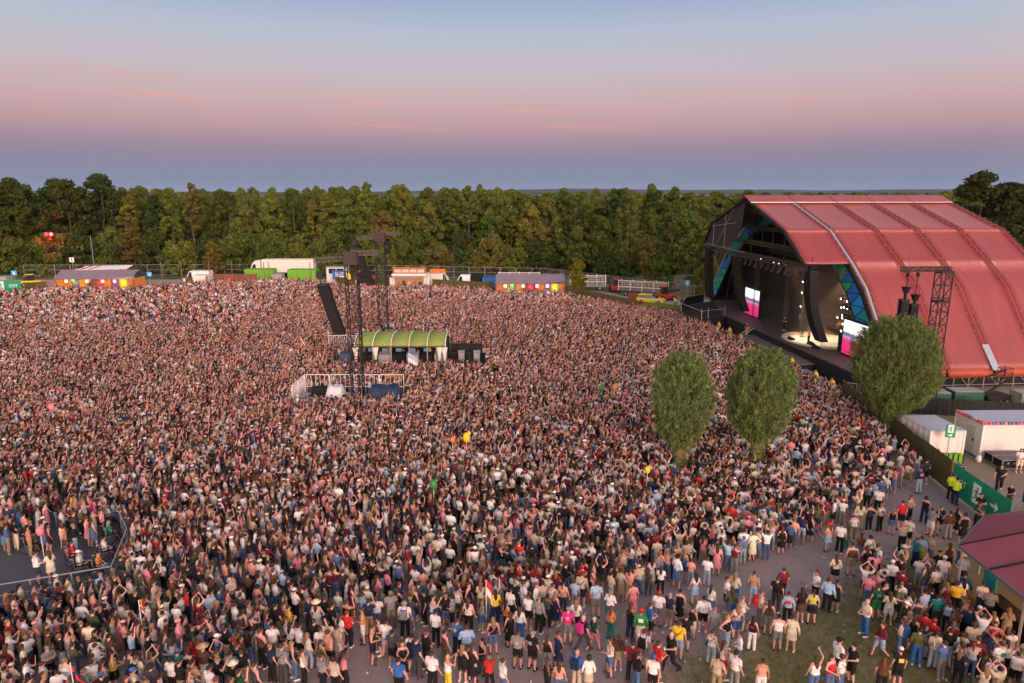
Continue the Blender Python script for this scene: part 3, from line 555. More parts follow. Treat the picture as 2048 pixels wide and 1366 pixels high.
def make_tree(seed, kind, H, Rad, z0, ncl, nl, s):
    """trunk with limbs and a crown of leaf sprays in clumps; returns the two meshes"""
    rn = np.random.default_rng(seed); t = rn.uniform(0.02, 1, ncl); a = rn.uniform(0, 2 * PI, ncl); rr_ = np.sqrt(rn.uniform(0.12, 1, ncl)) * crown_profile(kind, t) * Rad * rn.uniform(.75, 1.12, ncl)
    cc = np.stack([rr_ * np.cos(a), rr_ * np.sin(a), z0 + t * (H - z0)], 1); cr = rn.uniform(0.5, 1.0, ncl) * Rad * (0.26 if kind != 'shrub' else .32)
    idx = np.repeat(np.arange(ncl), nl); p = rn.normal(size=(len(idx), 3)); p /= np.linalg.norm(p, axis=1)[:, None]; p *= (rn.uniform(0, 1, len(idx)) ** 0.45)[:, None]
    p[:, 2] *= .75; c = cc[idx] + p * cr[idx][:, None]; c = c[c[:, 2] > 0.1]
    out = c - np.array([0, 0, z0 + .4 * (H - z0)]); out /= np.linalg.norm(out, axis=1)[:, None] + 1e-6
    v, q = leaf_cards(rn, c, s, .55, out * .5 + np.array([0, 0, .15])); crown = npmesh('crown', v, q, M_LEAF)
    b = MB(); x = y = 0.0; pts = [(0, 0, 0)]; n = 6; top = H * .9
    for k in range(1, n + 1): x += rn.normal() * .12; y += rn.normal() * .12; pts.append((x, y, top * k / n))
    r0 = 0.011 * H + .03 if kind != 'shrub' else .05
    for k in range(n): b.bar(pts[k], pts[k + 1], r0 * (1 - k / n * .85), 6, r0 * (1 - (k + 1) / n * .85))
    for k in rn.choice(ncl, min(ncl, 11), replace=False):
        h = max(.3, cc[k][2] - rn.uniform(.5, 2.0) * (.3 + rr_[k] / Rad)); f = min(.95, h / top); i = min(n - 1, int(f * n)); ff = f * n - i
        st = tuple(pts[i][j] + (pts[i + 1][j] - pts[i][j]) * ff for j in range(3)); b.bar(st, cc[k], r0 * .4 * (1 - f * .6), 4, .02)
    tr = b.build('trunk', M_BARK); me = tr.data; bpy.data.objects.remove(tr); return me, crown
TM = {}
for i in range(4): TM['poplar', i] = make_tree(10 + i, 'poplar', 20, 3.1, 1.5 + i, 84, 105, .29)
for i in range(3): TM['bare', i] = make_tree(20 + i, 'poplar', 20, 2.9, 9.0 + i, 50, 104, .29)
for i in range(3): TM['round', i] = make_tree(30 + i, 'round', 14, 3.9, 1.4, 95, 112, .3)
for i in range(3): TM['shrub', i] = make_tree(40 + i, 'shrub', 5.5, 3.0, .2, 46, 80, .24)
def tree(name, key, loc, sxy, sz, col, label, group, rz=None):
    t = thing(name, label, 'tree' if key[0] != 'shrub' else 'shrub', loc, random.uniform(0, 6.28) if rz is None else rz, group); tm, cm = TM[key]
    a = link('trunk', tm, t); c = link('crown', cm, t); a.scale = c.scale = (sxy, sxy, sz); c.color = (*col, 1); return t
HUES = [('yellow green', (0.15, 0.18, 0.03)), ('olive green', (0.115, 0.15, 0.03)), ('mid green', (0.08, 0.125, 0.022)), ('dark green', (0.05, 0.08, 0.018)), ('tawny green', (0.15, 0.15, 0.035))]  # leaf hues raised a little to paint in distance haze
ORD = 'first second third fourth fifth sixth seventh eighth ninth tenth eleventh twelfth thirteenth fourteenth fifteenth sixteenth seventeenth eighteenth nineteenth twentieth'.split()
def ordw(n):
    if n <= 20: return ORD[n - 1]
    tens = {2: 'twenty', 3: 'thirty', 4: 'forty', 5: 'fifty', 6: 'sixty'}[n // 10]; return tens + '-' + ORD[n % 10 - 1] if n % 10 else {3: 'thirtieth', 4: 'fortieth', 5: 'fiftieth', 6: 'sixtieth'}.get(n // 10, 'twentieth')
rt = random.Random(5); cnt = 0
x = -126.0
while x < 66:      # front row of the wood, tree by tree
    px = 1024 + 1365 * x / 168
    kind = rt.choices(['poplar', 'bare', 'round'], [5, 2.2 if -20 < x < 50 else .8, 3])[0]; y = 163 + rt.uniform(0, 7)
    h = rt.choice((rt.uniform(14.5, 17.5), rt.uniform(17.8, 20.8), rt.uniform(18.5, 21.2))); hue = rt.choices(range(5), [4, 5, 4, 2.2, 1.4])[0]
    if -118 < x < -96: kind = 'round'; h = rt.uniform(20.5, 23.5); hue = 3
    elif x < -118: hue = 3; h = 19
    k = (kind, rt.randrange({'poplar': 4, 'bare': 3, 'round': 3}[kind])); H0 = 14 if kind == 'round' else 20; cnt += 1
    if kind == 'round' and not x < -90: h = rt.uniform(12, 17.5)
    nm = {'poplar': 'slender poplar', 'bare': 'poplar with bare pale trunk', 'round': 'broad leafy tree'}[kind]; sz = h / H0; sxy = (sz if kind == 'round' else rt.uniform(.85, 1.2))
    tree({'poplar': 'poplar_tree', 'bare': 'poplar_tree', 'round': 'broadleaf_tree'}[kind], k, (x, y, 0), sxy, sz, [c * rt.uniform(.85, 1.15) for c in HUES[hue][1]], f'{HUES[hue][0]} {nm}, {ordw(cnt)} tree along the front of the wood', 'trees along the front of the wood')
    x += rt.uniform(3.0, 5.6) if kind != 'round' else rt.uniform(4.2, 6.0)
x = -124.0; cnt = 0
while x < 46:      # bushes at the foot of the wood
    hue = rt.choices(range(5), [2, 4, 4, 4, 2])[0]; sc = rt.uniform(.9, 1.55); cnt += 1
    tree('bush', ('shrub', rt.randrange(3)), (x, 159.6 + rt.uniform(0, 3), 0), sc, sc * rt.uniform(.9, 1.4), HUES[hue][1], f'{HUES[hue][0]} bush, {ordw(cnt)} along the foot of the wood', 'bushes at the foot of the wood')
    x += rt.uniform(2.6, 4.4)
# the deeper wood reads as one mass
def instancer(name, pts, rz, sc, idx, sources, label):
    """one object whose points carry copies of the source meshes"""
    me = bpy.data.meshes.new(name); me.vertices.add(len(pts)); me.vertices.foreach_set('co', np.asarray(pts, np.float32).ravel())
    for nm, ty, val in (('rz', 'FLOAT', rz), ('sc', 'FLOAT_VECTOR', sc), ('vi', 'INT', idx)):
        at = me.attributes.new(nm, ty, 'POINT'); at.data.foreach_set('vector' if ty == 'FLOAT_VECTOR' else 'value', np.asarray(val, np.int32 if ty == 'INT' else np.float32).ravel())
    o = link(name, me); tag(o, label, None, None, 'stuff'); coll = bpy.data.collections.new(name + '_kinds')
    for k, s in enumerate(sources):
        so = bpy.data.objects.new(f'{name}_kind_{k:03d}', s); coll.objects.link(so)
    ng = bpy.data.node_groups.new(name, 'GeometryNodeTree'); ng.interface.new_socket('Geometry', in_out='INPUT', socket_type='NodeSocketGeometry'); ng.interface.new_socket('Geometry', in_out='OUTPUT', socket_type='NodeSocketGeometry')
    N = ng.nodes.new; L = ng.links.new; gi = N('NodeGroupInput'); go = N('NodeGroupOutput'); ci = N('GeometryNodeCollectionInfo'); ci.inputs['Collection'].default_value = coll; ci.inputs['Separate Children'].default_value = True; ci.inputs['Reset Children'].default_value = True
    iop = N('GeometryNodeInstanceOnPoints'); L(gi.outputs[0], iop.inputs['Points']); L(ci.outputs[0], iop.inputs['Instance']); iop.inputs['Pick Instance'].default_value = True
    def attr(nm, ty):
        a = N('GeometryNodeInputNamedAttribute'); a.data_type = ty; a.inputs['Name'].default_value = nm; return a.outputs[0]
    L(attr('vi', 'INT'), iop.inputs['Instance Index']); cx = N('ShaderNodeCombineXYZ'); L(attr('rz', 'FLOAT'), cx.inputs[2]); L(cx.outputs[0], iop.inputs['Rotation']); L(attr('sc', 'FLOAT_VECTOR'), iop.inputs['Scale'])
    L(iop.outputs[0], go.inputs[0]); o.modifiers.new('scatter', 'NODES').node_group = ng; return o
def merge_me(name, parts):
    """join (mesh, material) pairs into one mesh"""
    vs = []; fs = []; ms = []; mats = []; off = 0
    for me, m in parts:
        n = len(me.vertices); co = np.empty(n * 3, np.float32); me.vertices.foreach_get('co', co); vs.append(co.reshape(-1, 3))
        if m not in mats: mats.append(m)
        k = mats.index(m)
        for p in me.polygons: fs.append(tuple(i + off for i in p.vertices)); ms.append(k)
        off += n
    r = bpy.data.meshes.new(name); r.from_pydata(np.concatenate(vs).tolist(), [], fs)
    for m in mats: r.materials.append(m)
    r.polygons.foreach_set('material_index', ms); return r
WOODK = [merge_me('wood_tree', [(TM[k][0], M_BARK), (TM[k][1], M_LEAFR)]) for k in (('poplar', 0), ('poplar', 1), ('poplar', 2), ('bare', 1), ('round', 0), ('round', 1))]
pts = []; scs = []; ids = []
for y in np.arange(172, 232, 7.5):
    for x in np.arange(-.78 * y, .85 * y + 12, 4.9):
        if rt.random() < (.26 if y < 196 else .45): continue
        k = rt.choices(range(6), [3, 3, 3, 1.5, 1, 1])[0]; h = rt.uniform(16.5, 20.3) / (14 if k > 3 else 20) * (1 if x < 45 else .93)
        pts.append((x + rt.uniform(-1.8, 1.8), y + rt.uniform(-3, 3), 0)); scs.append((rt.uniform(.85, 1.25),) * 2 + (h,)); ids.append(k)
instancer('woodland', pts, [rt.uniform(0, 6.28) for _ in pts], scs, ids, WOODK, 'dense wood standing behind the front row of trees')
pts = []; scs = []; ids = []      # far tree belts between the fields
for (y, x0, x1, den) in ((520, -420, 420, .75), (840, -700, 300, .6), (1150, 100, 1000, .9), (1300, -1100, 200, .6), (1900, -1600, 1700, .5)):
    n = int((x1 - x0) * den / 5)
    for _ in range(n): pts.append((rt.uniform(x0, x1), y + rt.uniform(-14, 14), 0)); s = rt.uniform(.65, .95); scs.append((1.6, 1.6, s)); ids.append(rt.choice((0, 4, 5)))
instancer('far_tree_belts', pts, [rt.uniform(0, 6.28) for _ in pts], scs, ids, WOODK, 'far belts of trees between the fields')
tree('oak_tree', ('round', 1), (79, 117, 0), 2.05, 1.53, (0.04, 0.05, 0.012), 'big dark broad tree rising behind the back of the red stage', None)
tree('oak_tree', ('round', 2), (92, 128, 0), 1.9, 1.42, (0.045, 0.055, 0.014), 'second dark broad tree at the edge behind the stage', None)
tree('maple_tree', ('round', 0), (12.1, 124.5, 0), .47, .47, (0.2, 0.19, 0.02), 'small yellow green young tree beside the second bar hut', None, 1.0)
tree('young_tree', ('round', 2), (-68.0, 155.5, 0), .62, .55, (0.17, 0.14, 0.025), 'small tawny young tree in front of the wood beside the wire fence', None, .4)
for k, (x, y, ky, s, hu) in enumerate(((14.5, 153, 'round', .8, 1), (19.5, 149.5, 'round', .95, 2), (24.5, 145, 'poplar', .95, 1), (28.5, 139.5, 'round', .7, 4), (31.5, 136, 'poplar', .98, 2), (35.5, 133.5, 'round', 1.0, 1), (39.5, 129, 'round', .8, 0), (44.0, 130.5, 'poplar', .95, 2), (36.5, 125.5, 'shrub', 1.1, 4), (22.0, 143.0, 'shrub', 1.2, 3), (29.0, 134.0, 'shrub', 1.0, 2))): tree({'round': 'broadleaf_tree', 'poplar': 'poplar_tree', 'shrub': 'bush'}[ky], (ky, k % 3), (x, y, 0), s, s, HUES[hu][1], f'{HUES[hu][0]} {"bush" if ky == "shrub" else "tree"} close behind the track fence, {ordw(k + 1)} in planting order towards the stage', 'trees behind the track fence')
tree('birch_tree', ('round', 1), (-87.5, 159, 0), .95, .75, (0.13, 0.11, 0.03), 'tawny spreading many-stemmed tree behind the first bar hut', None, 2.2)
# pollard willows standing in the crowd
M_WLEAF = leaf_mat('willow_leaves', 'color', .5, 1.5, .2, 2.4)
def willow(seed, H, Rad, zw, zb, n, loc, label, col, sx=1.0):
    rn = np.random.default_rng(seed); m = n // 34; tw = (zw - zb) / (H - zb)      # m upright shoots, 34 leaves along each
    t = rn.uniform(0, 1, m) ** .8; a = rn.uniform(0, 2 * PI, m)
    prof = np.maximum(np.sqrt(np.clip(1 - np.abs((t - .62) / np.where(t < .62, .45, .395)) ** 2.2, 0, 1)), .13 + .3 * t)
    lump = 1 + .07 * np.sin(3 * a + t * 9 + seed) + .05 * np.sin(8 * a - t * 17); rad = prof * Rad * lump * np.where(rn.uniform(0, 1, m) < .72, rn.uniform(.86, 1.1, m), rn.uniform(.3, .86, m)) + .05
    e = np.stack([rad * np.cos(a) * sx, rad * np.sin(a), zb + t * (H - zb) + rn.normal(0, .12, m)], 1); up = np.stack([np.cos(a) * .8 + rn.normal(0, .25, m), np.sin(a) * .8 + rn.normal(0, .25, m), .75 + .7 * t + rn.normal(0, .2, m)], 1); up /= np.linalg.norm(up, axis=1)[:, None]
    ln = rn.uniform(.55, 1.15, m) * (.75 + .1 * Rad); k = np.repeat(np.arange(m), 34); f = rn.uniform(0, 1, len(k)); c = e[k] - up[k] * (ln[k] * f)[:, None] + rn.normal(0, .045, (len(k), 3)) * (1 + f)[:, None]; d = up[k]
    c = c[c[:, 2] > .15]; d = d[:len(c)] if len(d) != len(c) else d
    v, q = leaf_cards(rn, c, .105, .2, d * .9, .6); t = thing('willow_tree', label, 'tree', loc, seed * 1.1); cr = link('crown', npmesh('crown', v, q, M_WLEAF), t); cr.color = (*col, 1)
    b = MB(); b.loft([[(r * math.cos(k * PI / 5), r * math.sin(k * PI / 5), zz) for k in range(10)] for r, zz in ((.44, 0), (.34, .4), (.32, zb * .7 + .5), (.44, zb + .9), (.5, zb + 1.3), (.2, zb + 1.6))]); 
    for k in range(16):
        aa = rn.uniform(0, 6.28); zz = rn.uniform(.35, .95); rr_ = Rad * .7; b.bar((.3 * math.cos(aa), .3 * math.sin(aa), zb + 1.2), (rr_ * math.cos(aa) * .8, rr_ * math.sin(aa) * .8, zb + (H - zb) * zz), .06, 4, .015)
    b.build('trunk', mat('willow_bark', (0.2, 0.14, 0.06), .9, var=.4, scale=5, bump=.8, bscale=14), t, True)
    return t
willow(1, 8.8, 1.92, 6.0, 1.2, 46000, (11.3, 43.4, 0), 'pollard willow standing in the crowd, farthest of three from the stage', (0.165, 0.23, 0.075))
willow(2, 8.8, 2.15, 5.95, 1.4, 54000, (16.8, 44.2, 0), 'pollard willow standing in the crowd between two others', (0.16, 0.225, 0.072))
willow(3, 9.85, 2.95, 5.9, 1.4, 100000, (29.15, 50.2, 0), 'largest pollard willow rising beside the fence and the white cabins', (0.15, 0.21, 0.065), .97)

# ------------------------------------------------------------------ huts, trucks and fences along the far edge
def container(name, loc, d, m, label, cat='container', rz=0.0, roof=None, group=None, band=None, doors=True):
    L_, Wd, Hh = d; t = thing(name, label, cat, loc, rz, group); n = max(4, int(L_ / .32)); nw = max(3, int(Wd / .32))
    def body(b):
        ring = []
        for k in range(n * 2): ring.append((-L_ / 2 + L_ * k / (2 * n), -Wd / 2 + (.05 if (k // 2) % 2 else 0)))
        for k in range(nw * 2): ring.append((L_ / 2 - (.05 if (k // 2) % 2 else 0), -Wd / 2 + Wd * k / (2 * nw)))
        for k in range(n * 2): ring.append((L_ / 2 - L_ * k / (2 * n), Wd / 2 - (.05 if (k // 2) % 2 else 0)))
        for k in range(nw * 2): ring.append((-L_ / 2 + (.05 if (k // 2) % 2 else 0), Wd / 2 - Wd * k / (2 * nw)))
        if band:
            b.loft([[(x, y, z) for x, y in ring] for z in (.08, band[0])]); b.mi = 1; b.loft([[(x, y, z) for x, y in ring] for z in (band[0] + .002, Hh - .05)])
        else: b.loft([[(x, y, z) for x, y in ring] for z in (.08, Hh - .05)])
    part(t, 'wall', [band[1], m] if band else m, body)
    part(t, 'frame', m, lambda b: [b.base((sx * (L_ / 2 - .03), sy * (Wd / 2 - .03), 0), (.14, .14, Hh)) for sx in (-1, 1) for sy in (-1, 1)])
    part(t, 'roof', roof or m, lambda b: b.base((0, 0, Hh - .045), (L_ + .02, Wd + .02, .07)))
    if doors: part(t, 'door', m, lambda b: [b.base((L_ / 2 + .02, s * Wd * .24, .2), (.04, Wd * .44, Hh - .4)) for s in (-1, 1)])
    return t
def screen_fence(name, p, q, label, h=2.1, step=2.0, m=None, gate=None):
    """run of woven brush panels between posts; every panel is a part"""
    p = Vector(p); q = Vector(q); L_ = (q - p).length; n = max(1, round(L_ / step)); ang = math.atan2(q.y - p.y, q.x - p.x); t = thing(name, label, 'fence', p, ang); m = m or M_BRUSH; w = L_ / n; rn = random.Random(int(p.x * 7 + p.y))
    def panel(b):
        k = 9
        for i in range(k): b.base((w * (i + .5) / k, (.012 if i % 2 else -.012), .05), (w / k * .96, .05, h - .05 + (.02 if i % 3 == 0 else 0)))
    o0 = part(None, 'panel', m, panel); me = o0.data; bpy.data.objects.remove(o0); pm = MB(); pm.base((0, .06, 0), (.08, .08, h + .08)); o1 = pm.build('post', M_WOOD); pme = o1.data; bpy.data.objects.remove(o1)
    for i in range(n):
        o = link('panel', me, t, (i * w + .01, 0, rn.uniform(-.03, .03))); o.scale = (.985, 1, 1); c = rn.uniform(.75, 1.2); o.color = (c, c, c, 1)
        link('post', pme, t, (i * w, 0, 0))
    link('post', pme, t, (L_, 0, 0)); return t
def brush():
    m, nt, b = nodes_mat('brush_screen'); tc = nt.nodes.new('ShaderNodeTexCoord'); mp = nt.nodes.new('ShaderNodeMapping'); mp.inputs['Scale'].default_value = (14, 6, .8); nt.links.new(tc.outputs['Object'], mp.inputs[0])
    c = mixc(nt, noise(nt, mp.outputs[0], 2.2, 5, .7), (0.035, 0.03, 0.008), (0.135, 0.11, 0.03)); c = mixc(nt, mth(nt, 'MULTIPLY', noise(nt, tc.outputs['Object'], .8, 3), .5), c, (0.06, 0.055, 0.02))
    oi = nt.nodes.new('ShaderNodeObjectInfo'); vm = nt.nodes.new('ShaderNodeVectorMath'); vm.operation = 'MULTIPLY'; nt.links.new(c, vm.inputs[0]); nt.links.new(oi.outputs['Color'], vm.inputs[1]); nt.links.new(vm.outputs[0], b.inputs['Base Color']); b.inputs['Roughness'].default_value = .95; return m
M_BRUSH = brush()
M_EXITW = mat('sign_white', (0.72, 0.78, 0.78), .6)
def runman(b, x0, z0, s, y):
    """escape-route figure: door block with a running person cut in green drawn on top"""
    b.slab([(x0 - .5 * s, y, z0 - .8 * s), (x0 + .5 * s, y, z0 - .8 * s), (x0 + .5 * s, y, z0 + .8 * s), (x0 - .5 * s, y, z0 + .8 * s)], .006, (0, -1, 0))
def runfig(b, x0, z0, s, y):
    b.bar((x0 + .08 * s, y, z0 + .5 * s), (x0 + .08 * s, y - .006, z0 + .5 * s), .11 * s, 10)
    for p, q, r in (((.02, .34), (-.08, -.08), .12), ((0, .28), (.3, .12), .055), ((.3, .12), (.4, .25), .05), ((-.02, .28), (-.3, .2), .055), ((-.3, .2), (-.36, -.02), .05), ((-.08, -.08), (.16, -.3), .075), ((.16, -.3), (.12, -.66), .065), ((-.08, -.08), (-.14, -.38), .075), ((-.14, -.38), (-.44, -.46), .06)):
        d = Vector((q[0] - p[0], 0, q[1] - p[1])); n = Vector((-d.z, 0, d.x)).normalized() * r * s * .8; a = Vector((x0 + p[0] * s, y, z0 + p[1] * s)); c = Vector((x0 + q[0] * s, y, z0 + q[1] * s)); b.slab([a - n, c - n, c + n, a + n], .006, (0, -1, 0))
def arrow(b, x0, z0, s, y, sg):
    b.slab([(x0 - .5 * s * sg, y, z0 - .12 * s), (x0 + .1 * s * sg, y, z0 - .12 * s), (x0 + .1 * s * sg, y, z0 + .12 * s), (x0 - .5 * s * sg, y, z0 + .12 * s)], .006, (0, -1, 0)); b.slab([(x0 + .08 * s * sg, y, z0 - .42 * s), (x0 + .5 * s * sg, y, z0), (x0 + .08 * s * sg, y, z0 + .42 * s)], .006, (0, -1, 0))
def exit_banner(p, q, zlo, zhi, label, order, sg, txt_at, man_at, arr_at, s):
    p = Vector(p); q = Vector(q); L_ = (q - p).length; t = thing('exit_banner', label, 'sign', p, math.atan2(q.y - p.y, q.x - p.x)); zc = (zlo + zhi) / 2
    part(t, 'cloth', M_GREEN, lambda b: b.slab([(0, 0, zlo), (L_, 0, zlo), (L_, 0, zhi), (0, 0, zhi)], .03, (0, -1, 0)))
    part(t, 'post', M_STEEL, lambda b: [b.base((x, .07, 0), (.07, .07, zhi)) for x in (.05, L_ / 2, L_ - .05)])
    part(t, 'door_symbol', M_EXITW, lambda b: runman(b, L_ * man_at, zc, s, -.008)); part(t, 'running_figure', M_GREEN, lambda b: runfig(b, L_ * man_at, zc, s, -.016)); part(t, 'arrow', M_EXITW, lambda b: arrow(b, L_ * arr_at, zc, s * .95, -.008, sg))
    lettering('EXIT', s * .78, M_EXITW, t, (L_ * txt_at, -.012, zc), (PI / 2, 0, 0)); return t
exit_banner((-98.6, 126.6, 0), (-91.6, 126.6, 0), .75, 2.85, 'green exit banner with white running figure at the left end of the far fence', 0, -1, .80, .47, .12, 1.05)
screen_fence('screen_fence', (-91.5, 127.4, 0), (-88.2, 128.6, 0), 'brown woven screen fence between the far exit banner and the first bar hut', 2.35)
screen_fence('screen_fence', (-66.5, 138.5, 0), (-62.3, 138.9, 0), 'short brown woven screen fence beside the white box hut', 2.0)
screen_fence('screen_fence', (-35.5, 136.6, 0), (-23.4, 134.2, 0), 'brown woven screen fence between the hot food kiosk and the food truck', 2.2)
screen_fence('screen_fence', (-15.6, 133.4, 0), (-3.5, 128.8, 0), 'brown woven screen fence between the food truck and the second bar hut', 2.2)
screen_fence('screen_fence', (9.6, 124.3, 0), (20.6, 106.2, 0), 'brown woven screen fence running from the second bar hut towards the stage', 2.1)
screen_fence('screen_fence', (20.8, 105.9, 0), (25.7, 102.4, 0), 'green screen fence joining the black fence beside the far stage wing', 2.1, m=mat('green_screen', (0.1, 0.14, 0.02), .9, var=.4, scale=2))
# bar huts; coloured lamp light is painted into fronts and end walls as glow
M_BARROOF = mat('bar_roof_canvas', (0.2, 0.155, 0.19), .65, var=.15, scale=.8)
def bar_hut(name, c, L_, D, label, seed, sags=True):
    t = thing(name, label, 'bar', c, 0.0); rn = random.Random(seed); n = 12
    def roof(b):
        rows = []
        for i in range(n + 1):
            x = -L_ / 2 + L_ * i / n; rise = .55 * max(0, (i / n - .62) / .38) ** 1.5; rows.append([(x, -D / 2 - .5, 2.75 + rise * .9), (x, 0, 4.1 + rise * .2), (x, D / 2 + .4, 2.9), (x, D / 2 + .4, 2.82), (x, 0, 4.0 + rise * .2), (x, -D / 2 - .5, 2.66 + rise * .9)])
        b.loft(rows)
    part(t, 'roof', M_BARROOF, roof)
    part(t, 'end_gable', mat('bar_gable', (0.05, 0.045, 0.06), .7), lambda b: b.slab([(L_ / 2 - .1, -D / 2 - .3, 2.9), (L_ / 2 - .1, D / 2, 2.8), (L_ / 2 - .1, 0, 4.05)], .05, (1, 0, 0)))
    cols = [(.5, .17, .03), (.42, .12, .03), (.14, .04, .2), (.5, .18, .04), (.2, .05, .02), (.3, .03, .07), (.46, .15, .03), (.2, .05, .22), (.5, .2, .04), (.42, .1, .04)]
    for k in range(10):
        w = L_ / 10; open_ = k in (4, 5)
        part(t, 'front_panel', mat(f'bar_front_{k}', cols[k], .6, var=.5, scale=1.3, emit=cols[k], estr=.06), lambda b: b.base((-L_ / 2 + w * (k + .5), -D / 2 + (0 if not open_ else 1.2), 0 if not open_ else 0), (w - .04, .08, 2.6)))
    part(t, 'counter', M_WOOD, lambda b: b.base((-L_ / 2 + L_ * .5, -D / 2 - .15, 0), (L_ * .62, .5, 1.1)))
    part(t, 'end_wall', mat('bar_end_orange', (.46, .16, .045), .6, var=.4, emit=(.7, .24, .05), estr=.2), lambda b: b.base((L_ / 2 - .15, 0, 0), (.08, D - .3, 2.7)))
    part(t, 'post', M_WOOD, lambda b: [b.base((x, -D / 2 - .3, 0), (.12, .12, 2.75)) for x in (-L_ / 2 + .2, 0, L_ / 2 - .2)])
    for x, col in ((-.26, (.12, 1, .02)), (.36, (.1, 1, .05))):
        o = part(t, 'green_lamp', LAMPB, lambda b: b.base((x * L_, -D / 2 - .25, 2.35), (.25, .2, .2))); part(o, 'lens', mat('green_lamp_glow', (.1, .8, .05), .4, emit=(.1, 1, .02), estr=6), lambda b: b.box((x * L_, -D / 2 - .36, 2.42), (.45, .02, .22)))
        l = lamp('POINT', 'bar_lamp', (x * L_, -D / 2 - .5, 1.9), None, 70, col, .15, parent=t)
    for x in (-.36, -.1, .1, .25): part(t, 'price_board', mat('lit_board', (.8, .8, .75), .5, emit=(1, .95, .85), estr=.6), lambda b: b.box((x * L_, -D / 2 - .1, 2.2), (.55, .05, .55)))
    for x, cc in ((.0, (.9, .25, .5)), (.43, (1, .5, .1))): lamp('POINT', 'bar_lamp', (x * L_, -D / 2 + .5, 1.9), None, 60, cc, .15, parent=t)
    return t
bar_hut('bar_hut', (-80.0, 132.5, 0), 15.2, 4.2, 'first bar hut with sagging mauve roof and orange front beside the exit banner', 1)
bar_hut('bar_hut', (3.3, 125.6, 0), 12.6, 3.8, 'second bar hut with mauve roof and orange purple front in the middle distance', 2)
# trucks and vans
def wheel(parent, c, r=.45, w=.3, ax='y'):
    d = Vector((0, w / 2, 0)) if ax == 'y' else Vector((w / 2, 0, 0)); c = Vector(c); o = part(parent, 'wheel', M_RUBBER, lambda b: b.bar(c - d, c + d, r, 14)); part(o, 'rim', M_STEEL, lambda b: b.bar(c - d * 1.05, c + d * 1.05, r * .55, 10)); return o
def truck(loc, rz, label):
    t = thing('semi_truck', label, 'truck', loc, rz); part(t, 'trailer_box', M_OFFW, lambda b: b.base((0, 0, 1.15), (11.6, 2.5, 2.85)))
    part(t, 'trailer_edge', M_WHITE, lambda b: [b.base((0, s * 1.26, 3.93), (11.62, .06, .1)) for s in (-1, 1)] + [b.base((x, -1.27, 1.2), (.08, .05, 2.75)) for x in (-5.76, 5.76)])
    part(t, 'chassis', M_BLACKP, lambda b: b.base((-.5, 0, .75), (12.5, 1.1, .3)))
    def cab(b): b.loft([[(-6.1, s, 1.0), (-8.3, s, 1.0), (-8.4, s, 2.1), (-7.9, s, 3.2), (-7.3, s, 3.75), (-6.1, s, 3.95)] for s in (-1.2, 1.2)])
    part(t, 'cab', M_OFFW, cab); part(t, 'windscreen', M_GLASS, lambda b: b.slab([(-8.42, -1.05, 2.15), (-8.42, 1.05, 2.15), (-7.96, 1.0, 3.12), (-7.96, -1.0, 3.12)], .03, (-1, 0, .2)))
    part(t, 'side_window', M_GLASS, lambda b: b.slab([(-8.1, -1.215, 2.1), (-7.2, -1.215, 2.1), (-7.2, -1.215, 2.95), (-7.8, -1.215, 2.95)], .02, (0, -1, 0)))
    for x in (-7.5, -5.3, 2.6, 3.8, 5.0):
        for s in (-1, 1): wheel(t, (x, s * 1.05, .5), .5)
truck((-50.6, 155.2, 0), 0.0, 'long white semi truck with rounded cab parked before the wood')
def van(loc, rz, label, body, hood=True, L_=5.2, Hh=2.4):
    t = thing('van', label, 'van', loc, rz); part(t, 'body', body, lambda b: b.loft([[(-L_ / 2, s, .4), (L_ / 2, s, .4), (L_ / 2 + .02, s, 1.15), (L_ / 2 - .75, s, 1.35), (L_ / 2 - 1.5, s, Hh), (-L_ / 2, s, Hh)] for s in (-.98, .98)]))
    part(t, 'windscreen', M_GLASS, lambda b: b.slab([(L_ / 2 - .78, -.85, 1.4), (L_ / 2 - .78, .85, 1.4), (L_ / 2 - 1.44, .82, Hh - .12), (L_ / 2 - 1.44, -.82, Hh - .12)], .03, (1, 0, .6)))
    part(t, 'side_window', M_GLASS, lambda b: [b.slab([(L_ / 2 - 1.9, s * .99, 1.4), (L_ / 2 - 1.0, s * .99, 1.4), (L_ / 2 - 1.5, s * .99, Hh - .2), (L_ / 2 - 1.9, s * .99, Hh - .2)], .02, (0, s, 0)) for s in (-1, 1)])
    part(t, 'bumper', M_BLACKP, lambda b: [b.base((x, 0, .35), (.14, 1.9, .28)) for x in (-L_ / 2, L_ / 2)])
    part(t, 'headlight', M_WHITE, lambda b: [b.base((L_ / 2 + .01, s * .75, .85), (.06, .3, .2)) for s in (-1, 1)])
    for x in (-L_ / 2 + .9, L_ / 2 - .9):
        for s in (-1, 1): wheel(t, (x, s * .85, .34), .34, .24)
    return t
van((-66.3, 143.8, 0), PI, 'white van parked behind the white box hut', M_WHITE, L_=5.6, Hh=2.7)
van((-14.6, 138.0, 0), 0, 'white van with rust coloured lettering behind the screen beside the food truck', M_OFFW, Hh=2.9)
van((-9.9, 137.4, 0), PI, 'small pale van parked beside the dark container', M_WHITE, L_=4.0, Hh=2.6)
